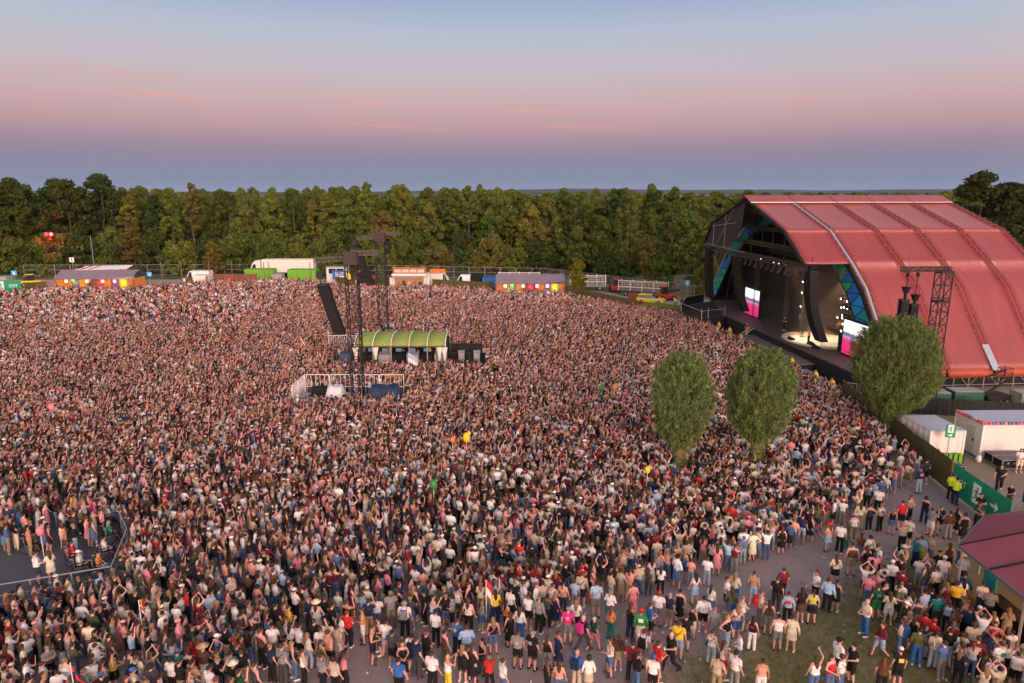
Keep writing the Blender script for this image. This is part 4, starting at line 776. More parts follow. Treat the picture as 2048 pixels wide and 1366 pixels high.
# orange sign board on the van pair
t = thing('roof_sign', 'orange sign board standing above the white vans', 'sign', (-14.9, 136.6, 0)); part(t, 'board', mat('orange_sign', (.6, .15, .03), .5), lambda b: b.base((0, 0, 3.1), (3.1, .08, .75))); part(t, 'post', M_STEEL, lambda b: [b.base((x, .06, 0), (.07, .07, 3.1)) for x in (-1.4, 1.4)])
container('container', (-54.2, 147.0, 0), (6.1, 2.44, 2.75), M_LIME, 'lime green container below the white truck, beside the wooden poles')
container('container', (-44.7, 146.2, 0), (6.1, 2.44, 2.75), M_LIME, 'lime green container below the truck tail, near the line array')
container('container', (-58.6, 145.4, 0), (2.2, 2.2, 2.3), M_BLACKP, 'dark grey container beside the brown hoarding panels')
container('container', (-49.5, 144.2, 0), (2.0, 2.2, 2.0), M_GREY, 'grey container standing between the two lime green containers')
container('container', (-7.0, 137.4, 0), (2.6, 2.44, 2.6), M_BLACKP, 'black container beside the bright blue container')
container('container', (-4.2, 135.2, 0), (3.2, 2.44, 2.4), mat('container_blue', (.02, .12, .4), .5, var=.25), 'bright blue container behind the screen fence')
container('portable_cabin', (-63.7, 139.6, 0), (2.5, 2.2, 2.3), M_OFFW, 'white box hut beside the brown hoarding panels', 'cabin')
container('portable_toilet', (-103.3, 134.8, 0), (1.6, 1.6, 2.4), M_OFFW, 'tall white cabin at the far left behind the exit banner', 'cabin')
container('portable_cabin', (-101.1, 135.6, 0), (1.9, 1.8, 2.5), M_GREY, 'dark grey cabin behind the exit banner beside the blue sign', 'cabin')
# brown hoarding
t = thing('hoarding', 'brown timber hoarding panels in front of the wire fence', 'fence', (-60.9, 141.2, 0))
for k in range(4): part(t, 'panel', mat(f'hoarding_brown_{k % 2}', (.16 + .04 * (k % 2), .065, .035), .8, var=.3), lambda b: b.base((k * 2.25 + 1.05 - 1, 0, 0), (2.05, .08, 2.3)))
part(t, 'post', M_WOOD, lambda b: [b.base((k * 2.25 - 1.05, 0, 0), (.12, .14, 2.4)) for k in range(5)])
def pole(x, y, h, lab, m=M_WOOD, r=.09):
    t = thing('wooden_pole', lab, 'pole', (x, y, 0), 0, 'wooden poles'); part(t, 'shaft', m, lambda b: b.bar((0, 0, 0), (0, 0, h), r, 8, r * .8)); part(t, 'cap', M_DARKSTEEL, lambda b: b.bar((0, 0, h), (0, 0, h + .05), r, 8))
for px, lab, h in ((342, 'tall wooden pole beside the white box hut', 5.0), (381, 'tall wooden pole in front of the brown hoarding', 5.2), (435, 'tall wooden pole at the hoarding end by the dark container', 5.0), (473, 'wooden pole beside the first lime green container', 4.8), (536, 'wooden pole between the lime green containers, nearer the hoarding', 4.6), (546, 'wooden pole between the lime green containers, nearer the truck tail', 4.6), (627, 'wooden pole beside the second lime green container', 4.6)):
    v = gp(px, 566); pole(v.x, 141.0 if px < 450 else 142.6, h, lab)
pole(-93.0, 152, 9.5, 'tall thin flag pole in front of the tawny tree', M_STEEL, .06)
def board_sign(loc, w, h, z, m, label, name='sign_board', rz=0.0, mark=None):
    t = thing(name, label, 'sign', loc, rz); part(t, 'board', m, lambda b: b.base((0, 0, z), (w, .06, h))); part(t, 'post', M_STEEL, lambda b: b.bar((0, .06, 0), (0, .06, z + h * .5), .04, 6))
    if mark: part(t, 'symbol', M_WHITE if m is not M_WHITE else M_BLACKP, lambda b: [b.box((x * w, -.035, z + h * y), (a * w, .01, c * h)) for x, y, a, c in mark])
    return t
F1 = [(0, .7, .2, .16), (0, .38, .34, .36)]; F2 = [(0, .5, .16, .6), (0, .72, .4, .14), (.12, .3, .3, .12)]
board_sign((-97.2, 133.0, 0), 1.05, .95, 3.0, M_LBLUE, 'light blue square sign beside the dark grey cabin', mark=F1)
board_sign((-92.0, 143.0, 0), .95, .95, 4.6, M_WHITE, 'white square sign on a tall post above the first bar hut', mark=F2)
board_sign((-71.6, 134.5, 0), 1.0, .9, 2.6, M_LBLUE, 'light blue square sign at the end of the first bar hut', mark=F1)
board_sign((29.7, 115.0, 0), .75, .95, 3.4, M_LBLUE, 'light blue sign on a post beside the track near the stage', mark=F1)
t = thing('wall_banner', 'blue banner with white marks below a white window frame', 'sign', (-35.7, 141.0, 0)); part(t, 'cloth', M_BLUE, lambda b: b.slab([(-1.5, 0, 1.2), (1.5, 0, 1.2), (1.5, 0, 3.0), (-1.5, 0, 3.0)], .04, (0, -1, 0))); part(t, 'lettering', M_WHITE, lambda b: [b.box((x, -.02, z), (w, .01, h)) for x, z, w, h in ((-.75, 2.2, .1, 1.0), (-.45, 2.2, .1, .9), (.5, 2.55, .9, .1), (.45, 2.2, .6, .1), (.5, 1.75, .8, .35), (-.1, 2.0, .1, .7))]); part(t, 'frame', M_STEEL, lambda b: [b.base((x, .08, 0), (.08, .08, 3.1)) for x in (-1.45, 1.45)])
t = thing('site_cabin', 'white framed cabin with a broad window behind the blue banner', 'cabin', (-37.2, 145.5, 0)); part(t, 'wall', M_OFFW, lambda b: b.base((0, 0, 0), (4.2, 2.4, 3.3))); part(t, 'window', M_GLASS, lambda b: b.base((0, -1.21, 2.0), (3.2, .04, 1.1))); part(t, 'window_frame', M_WHITE, lambda b: [b.base((x, -1.23, 1.9), (.1, .06, 1.3)) for x in (-1.65, 0, 1.65)] + [b.base((0, -1.23, z), (3.4, .06, .1)) for z in (1.85, 3.1)]); part(t, 'roof', M_GREY, lambda b: b.base((0, 0, 3.3), (4.4, 2.6, .1)))
# kiosks
def food_truck(loc, label):
    t = thing('food_truck', label, 'food truck', loc); w, d = 6.4, 2.6
    part(t, 'body', M_OFFW, lambda b: (b.base((0, .3, .5), (w, d - .6, 2.7)), b.base((0, -1.2, .5), (w, .5, .75)), b.base((-w / 2 + .2, -1.2, 1.25), (.4, .5, 1.9)), b.base((w / 2 - .2, -1.2, 1.25), (.4, .5, 1.9))))
    part(t, 'serving_opening', mat('warm_interior', (.25, .1, .05), .7, emit=(1, .5, .2), estr=.25), lambda b: b.base((0, -1.01, 1.3), (w - .9, .03, 1.5)))
    for k in range(5): part(t, 'shelf_goods', mat(f'goods_{k % 3}', [(.3, .12, .05), (.05, .04, .04), (.5, .4, .3)][k % 3], .7), lambda b: b.base((-2.1 + k * 1.05, -1.15, 1.3), (.6, .25, .7 + .2 * (k % 2))))
    part(t, 'counter', M_WHITE, lambda b: b.base((0, -1.6, 1.2), (w - .6, .5, .08))); part(t, 'awning', mat('grey_awning', (.32, .3, .29), .7), lambda b: b.slab([(-w / 2 + .2, -1.45, 3.15), (w / 2 - .2, -1.45, 3.15), (w / 2 - .2, -2.6, 3.0), (-w / 2 + .2, -2.6, 3.0)][::-1], .06, (0, 0, 1)))
    part(t, 'roof', M_WHITE, lambda b: b.base((0, 0, 3.2), (w + .3, d + .3, .3)))
    o = part(t, 'roof_sign', mat('sign_red_brown', (.36, .07, .03), .6), lambda b: b.base((0, -.9, 3.5), (w, .12, 1.2))); part(o, 'sign_panel', mat('sign_cream', (.55, .45, .36), .6), lambda b: [b.base((-w / 2 + .95 + k * 1.5, -.97, 3.75), (1.3, .03, .6)) for k in range(4)]); part(o, 'sign_edge', mat('sign_orange_edge', (.75, .25, .08), .5), lambda b: [b.base((0, -.98, z), (w, .05, .08)) for z in (3.52, 4.6)])
    part(t, 'side_panel', M_OFFW, lambda b: [b.base((s * (w / 2 + .35), -1.1, .4), (.5, .1, 2.4)) for s in (-1, 1)])
    for x in (-1.8, 1.8):
        for s in (-1, 1): wheel(t, (x, .3 + s * .9, .38), .38, .22)
food_truck((-19.8, 132.3, 0), 'white food truck with a red brown roof sign and open counter')
t = thing('food_kiosk', 'red and white striped snack kiosk below the farther loudspeaker hang', 'kiosk', (-29.0, 134.6, 0))
part(t, 'body', M_RED, lambda b: b.base((0, 0, 0), (3.4, 2.4, 1.15))); part(t, 'stripe', M_WHITE, lambda b: [b.base((0, -1.215, z), (3.4, .03, .16)) for z in (.25, .7)]); part(t, 'interior', mat('kiosk_dark', (.05, .02, .015), .8), lambda b: b.base((0, .2, 1.15), (3.2, 2.0, 1.0))); part(t, 'post', M_WHITE, lambda b: [b.base((x, -1.1, 1.15), (.18, .18, 1.05)) for x in (-1.6, -.1, 1.6)]); part(t, 'canopy', M_RED, lambda b: b.loft([[(-1.9, -1.5, 2.2), (1.9, -1.5, 2.2), (1.9, 1.3, 2.2), (-1.9, 1.3, 2.2)], [(-1.5, -.9, 2.75), (1.5, -.9, 2.75), (1.5, .8, 2.75), (-1.5, .8, 2.75)]])); part(t, 'sign', mat('kiosk_pink_sign', (.75, .3, .27), .6), lambda b: b.base((-.3, -.8, 2.7), (1.8, .1, .9))); part(t, 'fin', M_YELLOW, lambda b: (b.slab([(-3.6, -.6, 2.1), (-2.7, -.6, 2.1), (-3.0, -.6, 3.9), (-3.6, -.6, 3.9)], .1, (0, -1, 0)), b.slab([(-1.3, .3, 3.0), (.9, .3, 3.0), (.2, .3, 3.8), (-1.6, .3, 3.8)], .1, (0, -1, 0))))
t = thing('event_trailer', 'trailer with red and white striped canopy behind the first bar hut', 'trailer', (-84.5, 141.8, 0)); part(t, 'body', M_OFFW, lambda b: b.base((0, 0, .8), (10.5, 2.4, 2.1))); part(t, 'canopy', M_WHITE, lambda b: b.loft([[(-4.7, -1.4, 3.2), (5.2, -1.4, 3.4), (5.2, 1.2, 3.9), (-4.7, 1.2, 3.7)], [(-4.7, -1.4, 3.28), (5.2, -1.4, 3.48), (5.2, 1.2, 3.98), (-4.7, 1.2, 3.78)]])); part(t, 'stripe', M_RED, lambda b: [b.slab([(-4.5 + k * 1.7, -1.38, 3.35), (-3.9 + k * 1.7, -1.38, 3.37), (-3.0 + k * 1.7, 1.15, 3.86), (-3.6 + k * 1.7, 1.15, 3.84)], .04, (0, 0, 1)) for k in range(5)])
for x in (-2, 2):
    for s in (-1, 1): wheel(t, (x, s * .9, .42), .42, .26)
t = thing('site_hut', 'pale slatted hut behind the first bar hut roof', 'hut', (-90.5, 144.6, 0)); part(t, 'wall', M_OFFW, lambda b: b.base((0, 0, 0), (2.6, 2.2, 3.0))); part(t, 'slat', M_GREY, lambda b: [b.base((0, -1.12, .5 + k * .5), (2.4, .05, .18)) for k in range(5)]); part(t, 'roof', M_GREY, lambda b: b.base((0, 0, 3.0), (2.9, 2.5, .12)))
def telehandler(loc, rz, label, body, col2=None, boom=True):
    t = thing('loader_vehicle', label, 'loader', loc, rz); part(t, 'chassis', body, lambda b: b.loft([[(-1.6, s, .5), (1.7, s, .5), (1.7, s, 1.15), (.4, s, 1.3), (-1.6, s, 1.3)] for s in (-.85, .85)]))
    part(t, 'cab', M_GLASS, lambda b: b.base((-.2, .3, 1.3), (1.2, .95, 1.15), 0, .85)); part(t, 'cab_roof', body, lambda b: b.base((-.2, .3, 2.45), (1.3, 1.0, .1))); part(t, 'mast', M_DARKSTEEL, lambda b: [b.bar((1.75, s, .3), (1.75, s, 2.6), .07) for s in (-.4, .4)] if not boom else b.bar((-1.3, -.5, 1.5), (2.4, -.5, 1.9), .17))
    part(t, 'fork', M_DARKSTEEL, lambda b: [b.base((2.2, s, .15), (1.1, .12, .06)) for s in (-.35, .35)])
    for x in (-1.1, 1.1):
        for s in (-1, 1): wheel(t, (x, s * .85, .5), .5, .35)
telehandler((20.0, 131.5, 0), -PI / 2, 'orange forklift with pale cab on the track behind the screens', M_ORANGE, boom=False)
telehandler((27.4, 120.5, 0), .3, 'red tractor loader standing at the end of the barrier trailer', M_ORANGE)
telehandler((-98.0, 138.6, 0), .4, 'yellow loader parked behind the first bar hut', M_YELLOW)
def flatbed(loc, L_, rz, label, seed, kind):
    t = thing('flatbed_trailer', label, 'trailer', loc, rz); rn = random.Random(seed)
    part(t, 'bed', M_NAVY if kind == 2 else M_GREY, lambda b: b.base((0, 0, .75), (L_, 2.3, .25))); part(t, 'stake', M_WHITE, lambda b: [b.base((x, s * 1.1, 1.0), (.09, .09, 1.9)) for x in [-L_ / 2 + .1 + k * (L_ - .2) / 4 for k in range(5)] for s in (-1, 1)] + [b.base((0, -1.1, z), (L_, .06, .1)) for z in (1.7, 2.85)])
    for x in (-L_ / 3, L_ / 3):
        for s in (-1, 1): wheel(t, (x, s * .9, .4), .4, .25)
    cargo = part(t, 'stacked_barriers', M_STEEL, lambda b: [b.bar((-L_ / 2 + .3 + k * .22, -.9 + rn.uniform(-.05, .05), 1.05), (-L_ / 2 + .35 + k * .22 + rn.uniform(-.05, .3), -.9, 2.5 + rn.uniform(-.2, .3)), .04) for k in range(int(L_ / .22) - 2)] + [b.bar((-L_ / 2 + .3, y, z), (L_ / 2 - .3, y, z + rn.uniform(-.1, .1)), .045) for y in (-.9, 0, .8) for z in (1.15, 1.6, 2.1, 2.5)])
    part(t, 'cargo_box', mat('cargo_maroon', (.14, .06, .05), .7, var=.4), lambda b: [b.base((-L_ / 2 + 1.0 + k * 2.2, .2, 1.0), (1.6, 1.2, .9 + rn.uniform(0, .5))) for k in range(int(L_ / 2.2))])
    return t
flatbed((15.0, 134.6, 0), 7.2, -.1, 'white staked flatbed trailer loaded with dark boxes near the small yellow tree', 1, 0)
flatbed((24.3, 125.6, 0), 9.0, -.42, 'navy flatbed trailer stacked with crowd barriers and orange crates', 2, 2)
flatbed((1.5, 139.5, 0), 8.5, -.02, 'flatbed trailer of pale stacked barriers behind the second bar hut', 3, 0)
t = thing('crate', 'low red crate on the track beside the orange forklift', 'crate', (22.2, 122.2, 0), -.3); part(t, 'box', mat('crate_red', (.3, .05, .03), .7), lambda b: b.base((0, 0, 0), (2.4, 1.3, .95))); part(t, 'slat', M_WOOD, lambda b: [b.base((-1.0 + k * .5, -.67, .05), (.1, .05, .9)) for k in range(5)])
def ambulance():
    t = thing('emergency_car', 'bright yellow emergency car with chequered nose behind the green screen fence', 'car', (24.2, 117.6, 0), -.42); Y = M_YELLOW
    part(t, 'body', Y, lambda b: b.loft([[(-2.3, s, .3), (2.35, s, .3), (2.4, s, .75), (1.3, s, .98), (-2.35, s, 1.02)] for s in (-.9, .9)])); part(t, 'roof', Y, lambda b: b.loft([[(-2.2, s, 1.45), (.2, s, 1.5), (-.1, s, 1.62), (-2.0, s, 1.6)] for s in (-.72, .72)])); part(t, 'windows', M_GLASS, lambda b: b.loft([[(-2.3, s, 1.0), (1.2, s, .98), (.25, s * .85, 1.5), (-2.15, s * .85, 1.46)] for s in (-.86, .86)]))
    for k in range(6): part(t, 'chequer', [mat('chequer_green', (.1, .45, .35), .5), M_WHITE][k % 2], lambda b: b.box((.3 + k * .33, -.915, .55 + .18 * (k % 2)), (.32, .02, .18)))
    part(t, 'light_bar', mat('light_bar_blue', (.05, .1, .5), .3), lambda b: b.base((-.5, 0, 1.61), (.25, 1.1, .12)))
    for x in (-1.45, 1.45):
        for s in (-1, 1): wheel(t, (x, s * .82, .33), .33, .22)
ambulance()
# wire fence along the foot of the wood
def heras():
    b = MB()
    for p, q in (((0, 0, .1), (0, 0, 2.6)), ((3.4, 0, .1), (3.4, 0, 2.6)), ((0, 0, .15), (3.4, 0, .15)), ((0, 0, 2.55), (3.4, 0, 2.55)), ((0, 0, 1.4), (3.4, 0, 1.4))): b.bar(p, q, .035)
    fo = b.build('panel', M_STEEL); fm = fo.data; bpy.data.objects.remove(fo)
    m = MB(); [m.bar((x, 0, .15), (x, 0, 2.55), .009, 3) for x in np.arange(.2, 3.4, .2)]; mm = m.build('mesh', M_STEEL); mesh_me = mm.data; bpy.data.objects.remove(mm)
    for (x0, y0, x1, y1, lab) in ((-112, 156.5, -56, 158.3, 'galvanised wire fence in front of the wood, left of the white truck'), (-41, 157.8, 8, 149.5, 'galvanised wire fence in front of the wood behind the kiosks'), (8.2, 149, 33, 121.5, 'galvanised wire fence in front of the wood beside the track')):
        L_ = math.hypot(x1 - x0, y1 - y0); n = int(L_ / 3.45); t = thing('wire_fence', lab, 'fence', (x0, y0, 0), math.atan2(y1 - y0, x1 - x0))
        for k in range(n):
            p = link('panel', fm, t, (k * L_ / n, 0, 0)); link('mesh', mesh_me, p); f = part(p, 'foot', M_GREY, lambda b: b.base((0, 0, 0), (.25, .7, .13)))
heras()
# lighting tower with the red lamp
t = thing('lighting_tower', 'slim lattice tower with a glowing red lamp in front of the dark trees', 'tower', (-105.9, 158.0, 0)); part(t, 'mast', M_DARKSTEEL, lambda b: (truss(b, (0, 0, 0), (0, 0, 9.2), .9, .05), [b.bar((s * 4, -1, 0), (0, 0, 7.5), .05) for s in (-1, 1)], b.bar((-1.6, 0, 9.0), (1.6, 0, 9.0), .08)))
for x in (-.55, .55): o = part(t, 'lamp', LAMPB, lambda b: b.base((x, -.15, 9.1), (1.0, .35, .7))); part(o, 'lens', mat('red_lamp_glow', (.9, .05, .03), .4, emit=(1, .008, .02), estr=6), lambda b: b.bar((x, -.33, 9.45), (x, -.37, 9.45), .42, 14))
part(t, 'hot_core', mat('red_lamp_core', (1, .5, .5), .4, emit=(1, .3, .3), estr=6), lambda b: b.bar((.55, -.375, 9.45), (.55, -.39, 9.45), .2, 12))
lamp('POINT', 'red_lamp_light', (0, -1.2, 9.4), None, 2600, (1, .02, .03), .4, parent=t)

# ------------------------------------------------------------------ sound towers, control tent and platforms in the crowd
def delay_tower(loc, H, label, w, arm1, arm2, hang):
    t = thing('delay_tower', label, 'tower', loc); part(t, 'mast', M_DARKSTEEL, lambda b: truss(b, (0, 0, 0), (0, 0, H - .6), w, .06, int(H / 1.1)))
    part(t, 'head', mat('tower_head_cloth', (.05, .035, .035), .8), lambda b: b.base((0, 0, H - 1.1), (w + .15, w + .15, 1.1))); part(t, 'arm', mat('tower_arm_steel', (.1, .088, .085), .5, .3), lambda b: (truss(b, (arm1[0], arm1[1], H - .75), (0, 0, H - .55), .36, .05), truss(b, (0, 0, H - .1), (arm2[0], arm2[1], H - .1), .36, .05)))
    part(t, 'cable', M_BLACKP, lambda b: [b.tube([(w * .45, 0, H - 1), (w * .6 + i * .05, -.2, H * .5), (w * .45, 0, 0)], .03, 4) for i in range(2)])
    part(t, 'speaker_cluster', M_BLACKP, lambda b: [b.base((w * .9 + .12 * (k % 2), -.1, H - 1.6 - k * .55), (.55, .5, .5)) for k in range(3)]); part(t, 'ballast', M_GREY, lambda b: [b.base((sx * 1.1, sy * 1.1, 0), (.9, .9, .8)) for sx in (-1, 1) for sy in (-1, 1)])
    return t
def hang(loc, ztop, zbot, n, sway, w, label, d=.75, rz=0.0):
    t = thing('line_array', label, 'loudspeaker', loc, rz); part(t, 'flying_frame', M_DARKSTEEL, lambda b: (b.base((0, 0, ztop + .05), (w, d + .3, .14)), b.bar((-.2, 0, ztop), (-.2, 0, ztop + 1.8), .05), b.base((-.25, 0, ztop + .7), (.6, .5, .6))))
    for k in range(n):
        f0, f1 = k / n, (k + .975) / n; z0 = ztop + (zbot - ztop) * f0; z1 = ztop + (zbot - ztop) * f1; x0 = sway * (f0 * .85 + f0 ** 2 * .15); x1 = sway * (f1 * .85 + f1 ** 2 * .15)
        b = MB(); b.loft([[(x0 - w / 2, s, z0), (x0 + w / 2, s, z0), (x1 + w / 2, s, z1), (x1 - w / 2, s, z1)] for s in (-d / 2, d / 2)]); b.build('speaker_cabinet', M_BLACKP, t)
    return t
delay_tower((-13.95, 59.4, 0), 13.9, 'nearer tall dark lattice sound tower rising from the fenced platform', 1.0, (-3.2, .2), (2.3, .1), True)
delay_tower((-17.1, 89.2, 0), 13.8, 'farther dark lattice sound tower behind the green tent', 1.15, (-3.0, .1), (2.6, .1), True)
hang((-16.55, 59.6, 0), 10.9, 6.6, 15, 1.25, .95, 'long black curved line array hanging from the nearer sound tower')
hang((-20.2, 89.3, 0), 11.6, 7.0, 13, 1.7, 1.0, 'black curved line array hanging from the farther sound tower')
# green tent of the sound desk
t = thing('mixing_tent', 'arched green tent with white ribs over the sound desk in the crowd', 'tent', (-11.85, 73.0, 0)); TL, TD = 9.6, 5.2
M_TENT = mat('green_tent_fabric', (0.23, 0.3, 0.06), .7, var=.18, scale=.5, bump=.2, bscale=1.5)
def arc(k, n=10, r=1.0): a = PI * k / n; return (-math.cos(a) * TD / 2 * r, 3.0 + math.sin(a) * 1.0 * r)
for i in range(5):
    x0, x1 = -TL / 2 + TL * i / 5 + .06, -TL / 2 + TL * (i + 1) / 5 - .06; b = MB()
    rows = []
    for k in range(11):
        y, z = arc(k); s = .09 * math.sin(PI * k / 10); y2, z2 = arc(k, r=.985); rows.append([(x0, y, z), ((x0 + x1) / 2, y, z - s), (x1, y, z), (x1, y2, z2 - .03), ((x0 + x1) / 2, y2, z2 - .03 - s), (x0, y2, z2 - .03)])
    b.loft(rows); b.build('roof_panel', M_TENT, t, True)
for i in range(6): part(t, 'rib', M_WHITE, lambda b: b.tube([(-TL / 2 + TL * i / 5, arc(k)[0] * 1.01, arc(k)[1] + .03) for k in range(11)], .05, 6)); part(t, 'pole', M_STEEL, lambda b: [b.bar((-TL / 2 + TL * i / 5, s * TD / 2, 0), (-TL / 2 + TL * i / 5, s * TD / 2, 3.0), .06, 6) for s in (-1, 1)])
part(t, 'gutter', mat('tent_gutter', (.1, .09, .07), .6), lambda b: b.bar((-TL / 2, -TD / 2, 3.0), (TL / 2, -TD / 2, 3.0), .09))
for x in (-4.7, -2.6, 4.15, 4.7): part(t, 'curtain', mat('white_drape', (.62, .58, .54), .8, bump=.8, bscale=6), lambda b: b.loft([[(x + (w + .03 * math.sin(a * 3)) * math.cos(a), -TD / 2 - .05 + (w * .6) * math.sin(a), z) for a in [2 * PI * k / 10 for k in range(10)]] for z, w in ((1.2, .13), (2.0, .16), (2.9, .34))], True), True)
part(t, 'floor', M_BLACKP, lambda b: b.base((2, 0, 0), (TL + 4, TD, .9))); part(t, 'back_drape', M_BLACK, lambda b: b.base((0, TD / 2 - .1, .9), (TL, .06, 2.1)))
t2 = thing('mixing_desk', 'black sound desk with pale racks under the green tent', 'desk', (-11.85, 71.6, .9))
for k in range(6): part(t2, 'console', [M_BLACKP, M_GREY][k % 2], lambda b: b.loft([[(-4 + k * 1.5, -.3, 0), (-2.7 + k * 1.5, -.3, 0), (-2.7 + k * 1.5, .5, 0), (-4 + k * 1.5, .5, 0)], [(-4 + k * 1.5, -.35, .95), (-2.7 + k * 1.5, -.35, .95), (-2.7 + k * 1.5, .5, 1.15), (-4 + k * 1.5, .5, 1.15)]]))
part(t2, 'monitor', mat('dim_screen', (.05, .06, .08), .3, emit=(.5, .6, .7), estr=.25), lambda b: [b.base((-3.4 + k * 1.5, .3, 1.2), (.6, .05, .36)) for k in range(5)])
t3 = thing('equipment_platform', 'black low platform with covered gear at the end of the green tent', 'platform', (-5.1, 72.6, 0)); part(t3, 'deck', M_BLACKP, lambda b: b.base((0, 0, 0), (3.6, 4.6, .95))); part(t3, 'railing', M_DARKSTEEL, lambda b: [b.bar((x, y, .95), (x, y, 2.3), .04) for x in (-1.7, -.6, .6, 1.7) for y in (-2.2, 2.2)] + [b.bar((-1.7, y, z), (1.7, y, z), .035) for y in (-2.2, 2.2) for z in (1.6, 2.3)]); part(t3, 'black_screen', M_BLACK, lambda b: b.base((0, 2.25, .95), (3.6, .04, 1.4)))
for k in range(4): part(t3, 'rack_case', [M_BLACKP, M_GREY][k % 2], lambda b: b.base((-1.3 + k * .85, .3, .95), (.7, .7, .8 + .2 * (k % 2))))
t4 = thing('equipment_platform', 'small black wing platform at the sound tower end of the green tent', 'platform', (-18.2, 72.2, 0)); part(t4, 'deck', M_BLACKP, lambda b: b.base((0, 0, 0), (2.2, 4, .9))); part(t4, 'stair', M_GREY, lambda b: [b.base((-1.3 - .25 * k, -1.2, 0), (.25, 1.2, .75 - .2 * k)) for k in range(3)]); part(t4, 'cover', M_NAVY, lambda b: b.base((.2, .2, .9), (1.5, 2.2, 1.0), 0, .75))
def barrier_fence(name, p, q, h, label, m=M_WHITE, z0=0.0, dens=.22):
    p = Vector(p); q = Vector(q); L_ = (q - p).length; n = max(1, round(L_ / 2.2)); t = thing(name, label, 'barrier', p, math.atan2(q.y - p.y, q.x - p.x)); w = L_ / n
    for k in range(n):
        o = part(t, 'panel', m, lambda b: [b.bar(a, c, .035) for a, c in (((k * w + .04, 0, z0 + .1), (k * w + .04, 0, z0 + h)), (((k + 1) * w - .04, 0, z0 + .1), ((k + 1) * w - .04, 0, z0 + h)), ((k * w + .04, 0, z0 + h), ((k + 1) * w - .04, 0, z0 + h)), ((k * w + .04, 0, z0 + h * .5), ((k + 1) * w - .04, 0, z0 + h * .5)), ((k * w + .04, 0, z0 + .15), ((k + 1) * w - .04, 0, z0 + .15)))])
        part(o, 'bar', m, lambda b: [b.bar((x, 0, z0 + .15), (x, 0, z0 + h), .018, 4) for x in np.arange(k * w + .2, (k + 1) * w - .1, dens)])
    return t
barrier_fence('barrier_fence', (-19.4, 61.6, 0), (-10.1, 61.6, 0), 2.3, 'white panel fence along the back of the sound tower platform', dens=.42)
barrier_fence('barrier_fence', (-19.4, 57.8, 0), (-19.4, 61.5, 0), 2.3, 'white panel fence closing the end of the sound tower platform')
barrier_fence('barrier_fence', (-21.6, 78.4, 0), (-9.6, 78.4, 0), 2.5, 'white panel fence standing behind the green tent')
t = thing('tower_platform', 'grey low platform and ramp at the foot of the nearer sound tower', 'platform', (-16.6, 58.7, 0)); part(t, 'deck', M_GREY, lambda b: b.base((0, .3, 0), (5, 2.2, 1.0))); part(t, 'ramp', mat('ramp_grey', (.28, .28, .3), .6), lambda b: b.loft([[(-2.5, -1.9, 1.0), (2.5, -1.9, 1.0), (2.5, -.85, 1.1), (-2.5, -.85, 1.1)], [(-2.5, -1.9, 1.12), (2.5, -1.9, 1.12), (2.5, -.85, 1.25), (-2.5, -.85, 1.25)]])); part(t, 'rack', M_BLACKP, lambda b: b.base((-.6, .5, 1.0), (1.7, .8, .8)))
def tarp(b, c, d, seed, lump=.15):
    rn = np.random.default_rng(seed); nx = ny = 7; vs = []; fs = []
    for j in range(ny + 1):
        for i in range(nx + 1):
            x, y = i / nx - .5, j / ny - .5; e = max(abs(x), abs(y)) * 2; z = d[2] * (1 if e < .72 else max(0, 1 - (e - .72) / .28) ** .7) + rn.uniform(-lump, lump) * (e < .99); vs.append((c[0] + x * d[0] * (1 + .05 * rn.normal()), c[1] + y * d[1], c[2] + max(z, 0)))
    for j in range(ny):
        for i in range(nx): k = j * (nx + 1) + i; fs.append((k, k + 1, k + nx + 2, k + nx + 1))
    b.mesh(vs, fs); b.base((c[0], c[1], c[2]), (d[0] * .6, d[1] * .6, d[2] * .75))
t = thing('covered_gear', 'white tarpaulin heaped over gear on the tower platform', 'tarpaulin', (-15.9, 59.1, 1.0)); part(t, 'cover', mat('white_tarpaulin', (.66, .64, .66), .5, bump=.4, bscale=3), lambda b: tarp(b, (0, 0, 0), (1.6, 1.4, .95), 4, .22), True)
t = thing('covered_gear', 'dark blue tarpaulin over crates on the tower platform', 'tarpaulin', (-11.4, 58.9, 0)); part(t, 'cover', M_NAVY, lambda b: tarp(b, (0, 0, .5), (3.0, 2.4, 1.45), 6, .16), True); part(t, 'pallet', M_WOOD, lambda b: b.base((0, 0, 0), (2.8, 2.2, .5)))
# loudspeaker tower beside the stage
t = thing('delay_tower', 'dark lattice tower with a long arm standing before the red roof', 'tower', (36.35, 57.3, 0)); part(t, 'mast', M_DARKSTEEL, lambda b: truss(b, (0, 0, 0), (0, 0, 12.4), .95, .055, 11)); part(t, 'arm', M_DARKSTEEL, lambda b: truss(b, (.45, 0, 12.65), (-3.7, -.2, 12.65), .35, .05)); part(t, 'head_plate', M_DARKSTEEL, lambda b: b.base((0, 0, 12.3), (1.1, 1.1, .2))); part(t, 'collar', M_DARKSTEEL, lambda b: b.base((0, 0, 9.8), (1.05, 1.05, .15))); part(t, 'hoist_chain', M_BLACKP, lambda b: [b.bar((x, -.1, 12.5), (x, -.1, z), .035) for x, z in ((-3.1, 11.0), (-2.25, 10.5))] + [b.base((x, -.1, 12.0), (.2, .2, .35)) for x in (-3.1, -2.25)]); part(t, 'hoist', M_BLACKP, lambda b: [b.bar((x, -.1, z), (x, -.1, z - .5), .38, 10, .2) for x, z in ((-3.1, 11.15), (-2.25, 10.5))] + [b.bar((x, -.1, z), (x, -.1, z - .9), .14, 6) for x, z in ((-3.1, 10.9), (-2.25, 10.2))])
